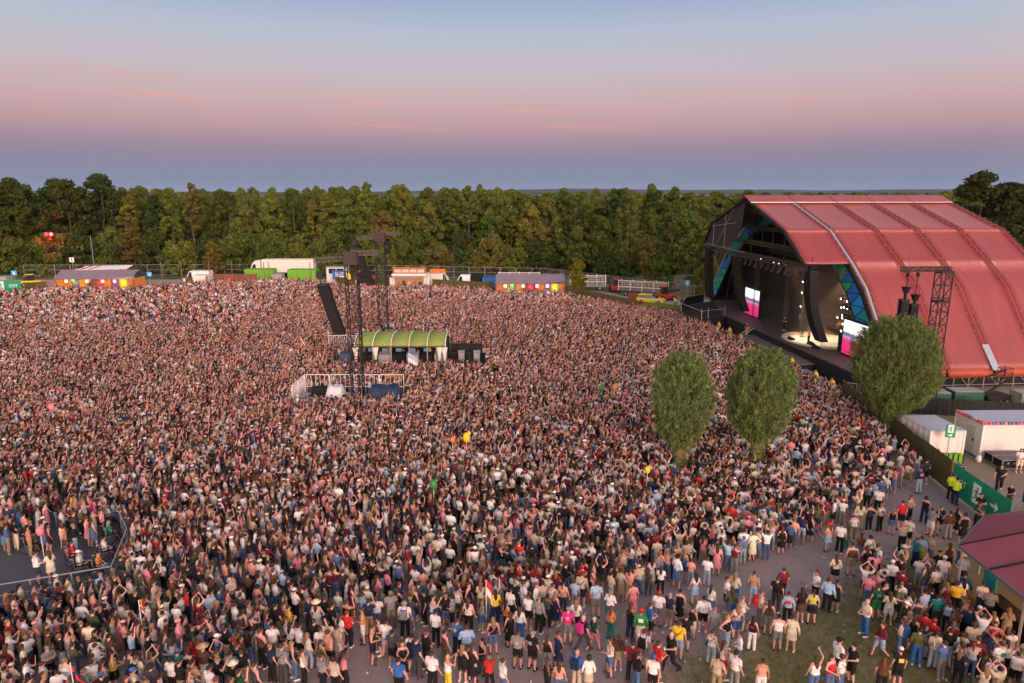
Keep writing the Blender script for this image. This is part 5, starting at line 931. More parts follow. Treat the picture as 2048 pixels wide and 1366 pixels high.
for (x, n, z, lab) in ((-3.15, 9, 10.0, 'black loudspeaker hang at the outer end of the stage side tower arm'), (-2.3, 8, 9.6, 'black loudspeaker hang nearer the mast of the stage side tower')):
    t = thing('line_array', lab, 'loudspeaker', (36.35 + x, 57.2, 0))
    for k in range(n): part(t, 'speaker_cabinet', M_BLACKP, lambda b: b.base((0, 0, z - .36 * (k + 1) + .02), (.62, .6, .34)))
    part(t, 'flying_frame', M_DARKSTEEL, lambda b: b.base((0, 0, z), (.66, .64, .1)))
# pit in front of the stage: black barrier with yellow jackets behind
t = thing('crowd_barrier', 'black crowd barrier along the pit in front of the stage', 'barrier', (0, 0, 0)); A_, B_ = Vector((26.5, 101.8, 0)), Vector((29.9, 60.6, 0)); nb = 40
for k in range(nb):
    p = A_.lerp(B_, k / nb); q = A_.lerp(B_, (k + .97) / nb); part(t, 'panel', M_BLACKP, lambda b: (b.slab([p, q, q + Vector((0, 0, 1.1)), p + Vector((0, 0, 1.1))], .05), b.bar(p + Vector((0, 0, 1.12)), q + Vector((0, 0, 1.12)), .05), b.slab([p + Vector((.05, 0, .05)), q + Vector((.05, 0, .05)), q + Vector((.8, 0, .05)), p + Vector((.8, 0, .05))], .04, (0, 0, 1))))
for k, (x, y, lab) in enumerate(((30.5, 68.5, 'flat grey riser board in the pit below the walkway end'), (30.6, 66.4, 'flat grey riser board in the pit, second from the walkway end'), (30.7, 63.8, 'flat grey riser board in the pit near the near barrier end'))):
    t = thing('pit_riser', lab, 'platform', (x, y, 0), R(5)); part(t, 'top', mat('riser_grey', (.22, .19, .18), .7), lambda b: b.base((0, 0, .75), (1.1, 1.5, .06))); part(t, 'leg', M_BLACKP, lambda b: [b.base((sx * .5, sy * .7, 0), (.07, .07, .75)) for sx in (-1, 1) for sy in (-1, 1)])
# ------------------------------------------------------------------ service yard beside the stage
screen_fence('screen_fence', (30.3, 60.2, 0), (28.3, 41.2, 0), 'long brown woven screen fence beside the largest willow', 2.1)
exit_banner((28.3, 41.0, 0), (28.0, 35.4, 0), .1, 2.05, 'green exit banner with running figure and arrow at the fence end', 1, 1, .16, .46, .76, .78)
container('container', (30.75, 47.4, 0), (2.5, 3.4, 2.5), M_OFFW, 'white container with a green lower band behind the screen fence', band=(.85, M_LIME), rz=0.03, doors=False, roof=mat('pale_blue_roof', (.42, .47, .55), .5))
def cabin():
    t = thing('portable_cabin', 'long white cabin with blue grey roof and pink bunting', 'cabin', (36.9, 48.2, 0), .02); part(t, 'wall', M_OFFW, lambda b: b.base((0, 0, .1), (6.0, 3.0, 2.5))); part(t, 'roof', MATS['pale_blue_roof'], lambda b: b.base((0, 0, 2.6), (6.15, 3.15, .1))); part(t, 'door', mat('door_grey', (.5, .48, .47), .5), lambda b: b.base((-3.02, -.35, .15), (.04, .9, 2.05))); part(t, 'door_handle', M_BLACKP, lambda b: b.base((-3.06, -.7, 1.1), (.06, .12, .2)))
    part(t, 'corner', M_WHITE, lambda b: [b.base((sx * 3.0, sy * 1.5, .1), (.1, .1, 2.5)) for sx in (-1, 1) for sy in (-1, 1)]); cols = [mat('bunting_pink', (.6, .1, .14), .7), mat('bunting_blue', (.1, .17, .35), .7), mat('bunting_rose', (.55, .22, .2), .7)]; rn = random.Random(2)
    for k in range(34):
        if k < 22: c = (-2.95 + k * .28, -1.6, 2.66)
        else: c = (-3.1, -1.5 + (k - 22) * .25, 2.66)
        part(t, 'bunting_bundle', cols[rn.randrange(3)], lambda b: b.base((c[0], c[1], c[2]), (.24, .2, .14 + rn.uniform(0, .08)), rn.uniform(-.3, .3), .8))
cabin()
def flight_case(loc, d, rz, label):
    t = thing('flight_case', label, 'case', loc, rz); x, y, z = d; part(t, 'body', M_BLACKP, lambda b: b.base((0, 0, .12), (x, y, z))); part(t, 'edge', M_STEEL, lambda b: [b.base((sx * x / 2, sy * y / 2, .12), (.05, .05, z + .01)) for sx in (-1, 1) for sy in (-1, 1)] + [b.base((0, s * y / 2, h), (x, .05, .04)) for s in (-1, 1) for h in (.12, z + .09)] + [b.base((s * x / 2, 0, h), (.05, y, .04)) for s in (-1, 1) for h in (.12, z + .09)]); part(t, 'latch', M_STEEL, lambda b: [b.base((k * x / 4, -y / 2 - .01, .12 + z * .55), (.12, .03, .12)) for k in (-1, 0, 1)]); part(t, 'lid_top', mat('case_lid', (.09, .08, .085), .5), lambda b: b.base((0, 0, z + .125), (x * .9, y * .85, .012))); part(t, 'castor', M_RUBBER, lambda b: [b.bar((sx * x * .4 - .04, sy * y * .4, .06), (sx * x * .4 + .04, sy * y * .4, .06), .06, 8) for sx in (-1, 1) for sy in (-1, 1)])
flight_case((35.4, 46.0, 0), (2.5, .9, .6), .0, 'long black flight case against the white cabin wall'); flight_case((34.9, 45.0, 0), (1.7, .9, .65), .05, 'black flight case standing in front of the long one'); flight_case((30.4, 44.4, 0), (1.6, .8, .4), .03, 'low black flight case before the green banded container')
t = thing('trash_bag', 'white bag standing at the cabin corner', 'bag', (33.55, 46.1, 0)); part(t, 'sack', M_WHITE, lambda b: b.loft([[(r * math.cos(a) * (1 + .1 * math.sin(3 * a)), r * math.sin(a), z) for a in [2 * PI * k / 10 for k in range(10)]] for r, z in ((.16, 0), (.21, .2), (.15, .42), (.05, .52))]), True); part(t, 'tie', M_GREY, lambda b: b.bar((0, 0, .6), (0, 0, .7), .05, 6))
t = thing('folding_tables', 'green folded tables leaning against the banded container', 'table', (30.7, 45.35, 0)); part(t, 'table', M_LIME, lambda b: [b.base((-.7 + k * .75, 0, 0), (.65, .08, .9)) for k in range(3)]); part(t, 'leg', M_BLACKP, lambda b: [b.bar((-1.0 + k * .36, -.08, 0), (-1.0 + k * .36, -.08, .95), .03) for k in range(7)])
t = thing('exit_sign', 'green exit sign with white running figure on a pole behind the fence', 'sign', (30.35, 44.8, 0), -.25); part(t, 'board', M_GREEN, lambda b: b.base((0, 0, 2.35), (.62, .05, .95))); part(t, 'pole', M_STEEL, lambda b: b.bar((0, .05, 0), (0, .05, 3.35), .03, 6)); part(t, 'door_symbol', M_EXITW, lambda b: runman(b, 0, 2.98, .36, -.03)); part(t, 'running_figure', M_GREEN, lambda b: runfig(b, 0, 2.98, .34, -.038)); part(t, 'arrow', M_EXITW, lambda b: arrow(b, 0, 2.52, .3, -.03, 1))
t = thing('blue_sign', 'small dark blue sign with white lettering beside the exit opening', 'sign', (31.6, 38.2, 0), -1.0); part(t, 'board', mat('navy_sign', (.015, .03, .16), .5), lambda b: b.base((0, 0, .45), (1.3, .05, 1.25))); part(t, 'stand', M_STEEL, lambda b: [b.base((x, .08, 0), (.05, .05, 1.7)) for x in (-.55, .55)]); part(t, 'marks', M_LBLUE, lambda b: [b.box((x, -.03, z), (w, .01, h)) for x, z, w, h in ((-.25, 1.35, .4, .08), (-.05, 1.15, .5, .08), (.15, .95, .5, .08), (-.2, 1.25, .08, .3), (.2, 1.05, .08, .35), (0, .7, .7, .07))])
t = thing('exit_banner', 'folded green banner end standing beside the blue sign', 'sign', (30.1, 36.9, 0), -1.25); part(t, 'cloth', M_GREEN, lambda b: b.slab([(0, 0, .1), (1.6, 0, .1), (1.6, 0, 2.0), (0, 0, 2.0)], .04, (0, -1, 0))); part(t, 'stripe', M_EXITW, lambda b: b.slab([(1.3, -.01, .1), (1.55, -.01, .1), (1.55, -.01, 1.1), (1.3, -.01, 1.1)], .01, (0, -1, 0))); part(t, 'post', M_STEEL, lambda b: [b.base((x, .06, 0), (.06, .06, 2.05)) for x in (.05, 1.55)])
def generator(loc, d, m, lab, rz=0.0): 
    t = thing('generator', lab, 'generator', loc, rz); x, y, z = d; part(t, 'casing', m, lambda b: b.base((0, 0, .2), (x, y, z))); part(t, 'louvre', M_BLACKP, lambda b: [b.base((-x * .3, -y / 2 - .01, .4 + k * .18), (x * .3, .03, .06)) for k in range(int(z / .22))]); part(t, 'skid', M_BLACKP, lambda b: b.base((0, 0, 0), (x * 1.05, y * .9, .2))); part(t, 'top', M_GREY, lambda b: b.base((0, 0, z + .2), (x * .98, y * .98, .05)))
MG = mat('generator_green', (.015, .1, .06), .5); generator((38.0, 58.9, 0), (2.0, 1.5, 1.3), MG, 'dark green generator below the red hem, nearest the willow'); generator((40.9, 59.3, 0), (2.6, 1.5, 1.3), MG, 'dark green generator below the red hem, farther from the willow'); generator((46.6, 58.8, 0), (2.8, 1.6, 1.25), mat('camo_cover', (.3, .3, .2), .8, var=.5, scale=2), 'pale mottled box unit below the red hem')
t = thing('cherry_picker', 'folded dark boom lift below the white rib foot', 'lift', (43.7, 59.6, 0), .2); part(t, 'chassis', M_DARKSTEEL, lambda b: b.base((0, 0, .35), (2.4, 1.5, .7))); part(t, 'boom', M_DARKSTEEL, lambda b: (b.bar((-.8, 0, 1.0), (.9, 0, 2.0), .13), b.bar((.9, 0, 2.0), (-.9, .1, 2.6), .12), b.bar((-.9, .1, 2.6), (1.1, .1, 3.2), .1))); part(t, 'basket', M_DARKSTEEL, lambda b: truss(b, (1.1, .1, 2.5), (1.1, .1, 3.4), .8, .03))
for x in (-.8, .8):
    for s in (-1, 1): wheel(t, (x, s * .7, .4), .4, .28)
screen_fence('black_fence', (33.4, 57.2, 0), (50, 54.2, 0), 'black covered fence between the stage base and the white cabins', 1.5, m=mat('black_fence_cloth', (.014, .015, .017), .8))
barrier_fence('barrier_fence', (30.9, 61.2, 0), (34.2, 58.8, 0), 1.7, 'grey steel barrier at the near corner of the stage', M_STEEL)
# bar tent with maroon roof
t = thing('bar_tent', 'maroon roofed bar tent at the lower right with people queueing round it', 'tent', (25.6, 27.4, 0)); M_MAR = mat('maroon_tent', (.27, .062, .075), .6, var=.12, scale=.7, bump=.15, bscale=1.5)
E2 = [(-5.05, 1.2), (-1.95, 4.1), (.9, 4.7), (7, 4.4), (7, -7.5), (-5.1, -7.5)]; RA, RB = Vector((2.6, 1.0, 5.0)), Vector((2.8, -7.5, 5.0)); ZE = 3.15
def tri(b, pts): b.slab([Vector(p) for p in pts], .05)
b = MB(); e0, e1, e2, e3 = [(x, y, ZE) for x, y in E2[:4]]
part(t, 'roof_panel', M_MAR, lambda b: tri(b, [e0, RA, e1])); part(t, 'roof_panel', M_MAR, lambda b: tri(b, [e1, RA, e2])); part(t, 'roof_panel', M_MAR, lambda b: tri(b, [e2, RA, e3]))
SPL = [1.2, -.9, -3.0, -5.2, -7.5]
for k in range(4): part(t, 'roof_panel', M_MAR, lambda b: b.slab([Vector((-5.06, SPL[k] - .03, ZE)), Vector((-5.08, SPL[k + 1] + .03, ZE)), Vector((2.7, SPL[k + 1] + .03, 5.0)), Vector((2.7, SPL[k] - .03, 5.0))], .05))
part(t, 'roof_panel', M_MAR, lambda b: b.slab([Vector((2.75, 1.0, 5.0)), Vector((2.75, -7.5, 5.0)), Vector((7, -7.5, ZE)), Vector((7, 4.4, ZE))], .05))
part(t, 'seam', M_BLACKP, lambda b: [b.bar((-5.1, y, ZE + .02), (2.7, y, 5.03), .05) for y in SPL[1:4]] + [b.bar(e0, RA, .05)])
part(t, 'edge_beam', mat('tent_edge', (.12, .11, .13), .5), lambda b: [b.bar((*E2[i], ZE - .06), (*E2[(i + 1) % 6], ZE - .06), .09) for i in (5, 0, 1, 2)]); part(t, 'post', M_STEEL, lambda b: [b.bar((x * .97, y * .97, 0), (x * .97, y * .97, ZE), .06, 6) for x, y in ((-5.05, 1.2), (-5.1, -2.9), (-5.1, -6.5), (-1.95, 4.1), (.9, 4.7))])
part(t, 'counter', M_BLACKP, lambda b: b.base((-3.7, -3.2, 0), (.7, 7.4, 1.1))); part(t, 'painted_glow_panel', mat('bar_painted_glow', (.6, .13, .02), .6, var=.9, scale=2.5, emit=(.8, .2, .03), estr=.25), lambda b: b.base((-2.2, -3.2, 0), (.1, 7.4, 2.9))); part(t, 'teal_panel', mat('bar_teal_panel', (.01, .2, .22), .6, var=.5, scale=2), lambda b: (b.base((-3.6, .9, 1.1), (.1, .8, 1.5)), b.base((-2.28, -1.0, .8), (.05, .9, 1.8)), b.base((-2.28, -4.6, .8), (.05, .9, 1.8))))  # orange panel glows by itself, light put into its colour
part(t, 'bottle_row', mat('bottle_red', (.5, .05, .02), .3, var=.9, scale=8), lambda b: [b.bar((-2.45, -6.5 + k * .3, 1.7), (-2.45, -6.5 + k * .3, 2.0), .06, 6) for k in range(22)])
for y in (-.5, -3, -5.6): o = part(t, 'bar_lamp', LAMPB, lambda b: b.base((-3.2, y, 2.75), (.3, .5, .12))); part(o, 'lens', mat('bar_lamp_glow', (1, .6, .3), .4, emit=(1, .5, .2), estr=8), lambda b: b.base((-3.2, y, 2.73), (.2, .4, .015))); lamp('POINT', 'bar_lamp_light', (-3.2, y, 2.5), None, 75, (1, .42, .14), .2, parent=t)
# ------------------------------------------------------------------ viewing platform for wheelchair users
VP = thing('viewing_platform', 'grey raised viewing platform with steel railing at the left edge', 'platform', (0, 0, 0)); ZP = .55
pl = [(-23.6, 27.6), (-19.0, 29.3), (-20.3, 33.0), (-22.9, 36.4), (-33, 36.4), (-33, 27)]
part(VP, 'floor', mat('platform_floor', (.085, .085, .1), .75, var=.2, scale=1.2), lambda b: b.prism(pl, ZP - .08, ZP)); part(VP, 'skirt', M_BLACK, lambda b: b.prism([(x * .998, y * 1.001) for x, y in pl], .02, ZP - .085))
def rail(b, p, q, z, h=1.1):
    n = max(1, round((Vector(q) - Vector(p)).length / 1.9))
    for k in range(n + 1):
        c = Vector(p).lerp(Vector(q), k / n); b.bar((c.x, c.y, z), (c.x, c.y, z + h), .035, 6)
    for hh in (h, h * .5, .12): b.bar((*p, z + hh), (*q, z + hh), .03, 6)
for p, q in ((pl[0], pl[1]), (pl[1], pl[2]), (pl[2], pl[3])): part(VP, 'railing', M_STEEL, lambda b: rail(b, p, q, ZP))

# ------------------------------------------------------------------ people
M_SKIN = omat('skin', .6, .08, 6, spec=.3); M_CLOTH = omat('cloth', .85, .2, 5); M_HAIR = omat('hair', .6, .3, 30, spec=.35); M_EYE = mat('eye_dark', (.02, .015, .012), .3); M_LIP = mat('lips', (.32, .1, .08), .5)
PAL = dict(white=(.68, .65, .63), cream=(.62, .54, .4), black=(.014, .013, .014), grey=(.2, .2, .205), charcoal=(.05, .05, .055), navy=(.018, .028, .07), blue=(.035, .115, .33), denim=(.07, .13, .26), lightblue=(.3, .44, .62), paledenim=(.28, .36, .46), red=(.5, .025, .025), maroon=(.15, .018, .03), pink=(.6, .2, .24), magenta=(.55, .03, .2), orange=(.6, .2, .04), brown=(.09, .045, .028), tan=(.36, .24, .14), khaki=(.27, .22, .13), olive=(.085, .09, .035), green=(.03, .2, .06), teal=(.02, .17, .16), lime=(.38, .5, .03), yellow=(.7, .5, .03), hivis=(.6, .75, .03), purple=(.14, .05, .22), beige=(.45, .37, .28), mint=(.3, .5, .4), salmon=(.6, .27, .2), darkgreen=(.015, .06, .03))
HAIR = dict(brown=(.05, .026, .013), dark=(.015, .01, .008), blonde=(.2, .125, .055), grey=(.2, .19, .18), ginger=(.13, .04, .016), white=(.4, .38, .35))
SKINS = [(.57, .3, .24), (.62, .35, .28), (.52, .255, .195), (.59, .31, .25), (.4, .2, .145), (.15, .075, .05)]
def ARM(kind, s):
    return {'down': ((s * .255, -.03, 1.17), (s * .275, .07, .93)), 'hold': ((s * .255, .0, 1.18), (s * .09, .24, 1.13)), 'up': ((s * .31, .1, 1.62), (s * .19, .17, 1.9)), 'clap': ((s * .3, .14, 1.57), (s * .045, .2, 1.83)), 'phone': ((s * .24, .2, 1.3), (s * .07, .34, 1.56)), 'hip': ((s * .4, -.1, 1.2), (s * .2, .02, 1.03)), 'cross': ((s * .25, .09, 1.17), (s * -.08, .19, 1.19)), 'lap': ((s * .25, .05, 1.16), (s * .1, .26, 1.02)), 'point': ((s * .3, .22, 1.5), (s * .34, .45, 1.66))}[kind]
POSES = {'stand': ('down', 'down', 'stand'), 'easy': ('down', 'hold', 'easy'), 'hold': ('hold', 'hold', 'stand'), 'up': ('up', 'up', 'stand'), 'clap': ('clap', 'clap', 'easy'), 'oneup': ('up', 'down', 'easy'), 'phone': ('phone', 'hold', 'stand'), 'hip': ('hip', 'down', 'easy'), 'cross': ('cross', 'cross', 'stand'), 'walk': ('down', 'hold', 'walk'), 'sit': ('lap', 'lap', 'sit'), 'photo': ('phone', 'phone', 'stand')}
def skeleton(sex, pose):
    """tapered limbs of one posed figure: (name, start, end, radius, radius)"""
    ra, la, legs = POSES[pose]; f = sex == 'f'; sh = .185 if not f else .16; hp = .092 if not f else .1; C = []
    for s, kind, n in ((1, ra, 'r'), (-1, la, 'l')):
        e, w = (Vector(p) for p in ARM(kind, s)); o = Vector((s * sh, -.01, 1.425)); k = .86 if f else 1
        C += [('uarm' + n, o, e, .056 * k, .044 * k), ('farm' + n, e, w, .043 * k, .029 * k), ('hand' + n, w, w + (w - e).normalized() * .085, .034 * k, .03 * k)]
    leg = {'stand': ((.02, -.01), (.015, -.02)), 'easy': ((.09, .05), (-.01, -.03)), 'walk': ((.2, .3), (-.02, -.33)), 'sit': None}[legs]
    for i, (s, n) in enumerate(((1, 'r'), (-1, 'l'))):
        hip = Vector((s * hp, 0, .92))
        if legs == 'sit': kn = Vector((s * .13, .43, .93)); an = Vector((s * .13, .5, .47))
        else:
            a = leg[i]; kn = Vector((s * (hp + .02), a[0], .5)); an = Vector((s * (hp + .035), a[1] - .02, .085 if legs != 'walk' or i == 0 else .13))
        k = 1.04 if f else 1
        C += [('thigh' + n, hip, kn, .092 * k, .062), ('calf' + n, kn, kn.lerp(an, .35), .058, .06 if not f else .056), ('shin' + n, kn.lerp(an, .35), an, .058 if not f else .054, .038), ('foot' + n, an + Vector((0, -.04, -.045)), an + Vector((s * .02, .16, -.05)), .042, .036)]
    C += [('pelvis', Vector((-.06, 0, .97)), Vector((.06, 0, .97)), .125 if f else .118, .125 if f else .118), ('belly', Vector((-.045, .005, 1.12)), Vector((.045, .005, 1.12)), .105 if f else .118, .105 if f else .118), ('chest', Vector((-.075, 0, 1.3)), Vector((.075, 0, 1.3)), .118 if f else .128, .118 if f else .128), ('ribs', Vector((0, 0, 1.16)), Vector((0, 0, 1.36)), .115, .12), ('yoke', Vector((-sh + .01, -.01, 1.425)), Vector((sh - .01, -.01, 1.425)), .06, .06), ('neck', Vector((0, -.01, 1.42)), Vector((0, .012, 1.56)), .058 if not f else .048, .052 if not f else .045), ('head', Vector((0, .012, 1.61)), Vector((0, -.002, 1.67)), .083, .094), ('jaw', Vector((0, .03, 1.575)), Vector((0, .02, 1.62)), .058, .07)]
    return C
def solid(C, voxel, faces):
    b = MB()
    for n, p, q, r1, r2 in C:
        if n in ('head',): b.ell(((p + q) / 2)[:], (.08, .1, .122), 14, 10); continue
        b.bar(p, q, r1, 10, r2); b.ell(p[:], (r1,) * 3, 10, 6); b.ell(q[:], (r2,) * 3, 10, 6)
    o = b.build('tmp', M_SKIN); m = o.modifiers.new('r', 'REMESH'); m.mode = 'VOXEL'; m.voxel_size = voxel; m.use_smooth_shade = True
    s = o.modifiers.new('s', 'SMOOTH'); s.factor = .5; s.iterations = 3; dg = bpy.context.evaluated_depsgraph_get(); me = bpy.data.meshes.new_from_object(o.evaluated_get(dg)); n = len(me.polygons) * 2
    bpy.data.objects.remove(o); o2 = link('tmp', me); d = o2.modifiers.new('d', 'DECIMATE'); d.ratio = min(1, faces / n); bpy.context.view_layer.update(); me2 = bpy.data.meshes.new_from_object(o2.evaluated_get(bpy.context.evaluated_depsgraph_get())); bpy.data.objects.remove(o2)
    V = np.empty(len(me2.vertices) * 3, np.float32); me2.vertices.foreach_get('co', V); V = V.reshape(-1, 3); Fc = [tuple(p.vertices) for p in me2.polygons]; NN = np.empty(len(V) * 3, np.float32); me2.vertices.foreach_get('normal', NN)
    return V, Fc, NN.reshape(-1, 3)
def classify(V, Fc, C):
    cen = np.array([V[list(f)].mean(0) for f in Fc]); D = []; T = []
    for n, p, q, r1, r2 in C:
        p_, q_ = np.array(p), np.array(q); d = q_ - p_; t = np.clip(((cen - p_) @ d) / (d @ d), 0, 1); D.append(np.linalg.norm(cen - (p_ + t[:, None] * d), axis=1) - (r1 + (r2 - r1) * t)); T.append(t)
    i = np.argmin(np.array(D), 0); T = np.array(T); return [C[k][0] for k in i], T[i, np.arange(len(i))], cen
TORSO = ('pelvis', 'belly', 'chest', 'ribs', 'yoke')
def region(names, ts, cen, top, bot):
    """material zone for each face: skin, top, bottom, shoe"""
    R_ = []
    for n, t, c in zip(names, ts, cen):
        k = n[:-1] if n[-1] in 'rl' and n[:-1] in ('uarm', 'farm', 'hand', 'thigh', 'calf', 'shin', 'foot') else n; r = 'skin'
        if k == 'foot': r = 'shoe'
        elif k in ('thigh', 'calf', 'shin'):
            if bot == 'trousers' and not (k == 'shin' and t > .93): r = 'bottom'
            elif bot == 'shorts' and k == 'thigh' and t < .82: r = 'bottom'
            elif bot in ('skirt', 'dress') and k == 'thigh' and t < .35: r = 'bottom'
        elif k in TORSO:
            if c[2] < 1.0: r = 'bottom' if bot != 'dress' else 'top'
            elif top == 'tank': r = 'skin' if c[2] > 1.4 or (abs(c[0]) > .13 and c[2] > 1.36) else 'top'
            elif top == 'crop': r = 'top' if c[2] > 1.17 and c[2] < 1.4 else 'skin'
            else: r = 'top'
        elif k == 'uarm' and ((top == 'tee' and t < .58) or top == 'long'): r = 'top'
        elif k == 'farm' and top == 'long' and t < .92: r = 'top'
        elif k == 'neck' and t < .22 and top in ('tee', 'long'): r = 'top'
        R_.append(r)
    return R_
BODY = {}
def body(sex, pose):
    if (sex, pose) not in BODY:
        C = skeleton(sex, pose); V, Fc, NN = solid(C, .021, 1900); nm, t, cen = classify(V, Fc, C); me = bpy.data.meshes.new('person_body'); vs = V.tolist(); fs = list(Fc); x = MB(); ms = [0] * len(fs)
        for s, n in ((1, 'r'), (-1, 'l')):      # five fingers on each hand
            c = next(k for k in C if k[0] == 'hand' + n); w, tip = c[1], c[2]; d = (tip - w).normalized(); side = d.cross(Vector((0, 0, 1)) if abs(d.z) < .8 else Vector((0, 1, 0))).normalized(); g = d.cross(side)
            for k, ln in enumerate((.066, .078, .074, .058)):
                a = tip + side * ((k - 1.5) * .019) - d * .008; m_ = a + d * ln * .55 + g * .008; e = m_ + d * ln * .45 + g * .022; x.bar(a, m_, .0095, 5, .0088); x.bar(m_, e, .0088, 5, .007)
            a = w + d * .03 + side * .026; m_ = a + side * .03 + d * .03; x.bar(a, m_, .012, 5, .01); x.bar(m_, m_ + d * .032 + side * .006, .01, 5, .008)
        x.bar((0, .1, 1.645), (0, .128, 1.612), .008, 6, .017)
        for s in (-1, 1): x.ell((s * .083, .005, 1.635), (.012, .022, .034), 6, 4)
        o_ = len(vs); vs += x.v; fs += [tuple(i + o_ for i in f) for f in x.f]; ms += [0] * len(x.f); y = MB()
        for s in (-1, 1): y.ell((s * .034, .098, 1.652), (.013, .01, .008), 6, 4)
        o_ = len(vs); vs += y.v; fs += [tuple(i + o_ for i in f) for f in y.f]; ms += [1] * len(y.f); z = MB(); z.ell((0, .094, 1.583), (.024, .01, .007), 6, 4); o_ = len(vs); vs += z.v; fs += [tuple(i + o_ for i in f) for f in z.f]; ms += [2] * len(z.f)
        me.from_pydata(vs, [], fs); [me.materials.append(m) for m in (M_SKIN, M_EYE, M_LIP)]; me.polygons.foreach_set('material_index', ms); me.polygons.foreach_set('use_smooth', [True] * len(fs)); BODY[sex, pose] = (me, V, Fc, NN, nm, t, cen, C)
    return BODY[sex, pose]
GARM = {}
def garment(sex, pose, top, bot, which, loose=0.0):
    key = (sex, pose, top if which == 'top' else bot, bot == 'dress', which)
    if key in GARM: return GARM[key]
    me, V, Fc, NN, nm, t, cen, C = body(sex, pose); R_ = region(nm, t, cen, top, bot); pick = [i for i, r in enumerate(R_) if r == which]; off = {'top': .017, 'bottom': .013, 'shoe': .008}[which]; mp = {}; vs = []; fs = []
    for i in pick:
        f = []
        for v in Fc[i]:
            if v not in mp:
                p = V[v]; o = off
                if which == 'top' and p[2] < 1.2: o = .024
                if which == 'bottom' and bot == 'trousers' and p[2] < .75: o = .013 + .02 * min(1, (.75 - p[2]) / .5)
                if which == 'bottom' and bot == 'shorts' and p[2] < .8: o = .032
                mp[v] = len(vs); vs.append(tuple(p + NN[v] * o))
            f.append(mp[v])
        fs.append(tuple(f))
    b = MB(); b.mesh(vs, fs)
    if which == ('top' if bot == 'dress' else 'bottom') and bot in ('skirt', 'dress') and pose != 'sit':
        zl = .62 if bot == 'skirt' else .38; w = lambda z: .155 + (1.02 - z) * (.17 if bot == 'skirt' else .13)
        b.loft([[(w(z) * (1 + .05 * math.sin(5 * a)) * math.cos(a), w(z) * .82 * (1 + .05 * math.sin(5 * a + 1)) * math.sin(a), z) for a in [2 * PI * k / 16 for k in range(16)]] for z in (1.06, .92, .76, zl)], False)
    m2 = bpy.data.meshes.new({'top': 'shirt', 'bottom': 'trousers', 'shoe': 'shoes'}[which]); m2.from_pydata(b.v, [], b.f); m2.materials.append(M_CLOTH); m2.polygons.foreach_set('use_smooth', [True] * len(b.f)); GARM[key] = m2; return m2
def hair_mb(style):
    b = MB(); rn = random.Random(len(style))
    if style == 'short': b.ell((0, -.014, 1.672), (.092, .104, .098), 12, 8)
    elif style == 'bun': b.ell((0, -.014, 1.67), (.09, .102, .1), 12, 8); b.ell((0, -.1, 1.74), (.045, .045, .045), 8, 6)
    elif style == 'long':
        b.ell((0, -.012, 1.668), (.094, .106, .104), 12, 8); b.loft([[(w * math.cos(a), y + d * math.sin(a), z) for a in [2 * PI * k / 10 for k in range(10)]] for w, d, y, z in ((.08, .05, -.045, 1.7), (.088, .055, -.06, 1.58), (.088, .042, -.095, 1.46), (.07, .032, -.12, 1.36), (.03, .015, -.125, 1.27))])
    elif style == 'pony': b.ell((0, -.014, 1.67), (.089, .102, .1), 12, 8); b.loft([[(w * math.cos(a), y + w * math.sin(a), z) for a in [2 * PI * k / 8 for k in range(8)]] for w, y, z in ((.03, -.1, 1.72), (.036, -.14, 1.66), (.032, -.14, 1.52), (.012, -.13, 1.4))])
    elif style == 'curly': b.ell((0, -.02, 1.675), (.118, .12, .12), 14, 9); b.v = [(x * rn.uniform(.92, 1.06), y * rn.uniform(.92, 1.06), z) for x, y, z in b.v]
    return b
ACC = {}
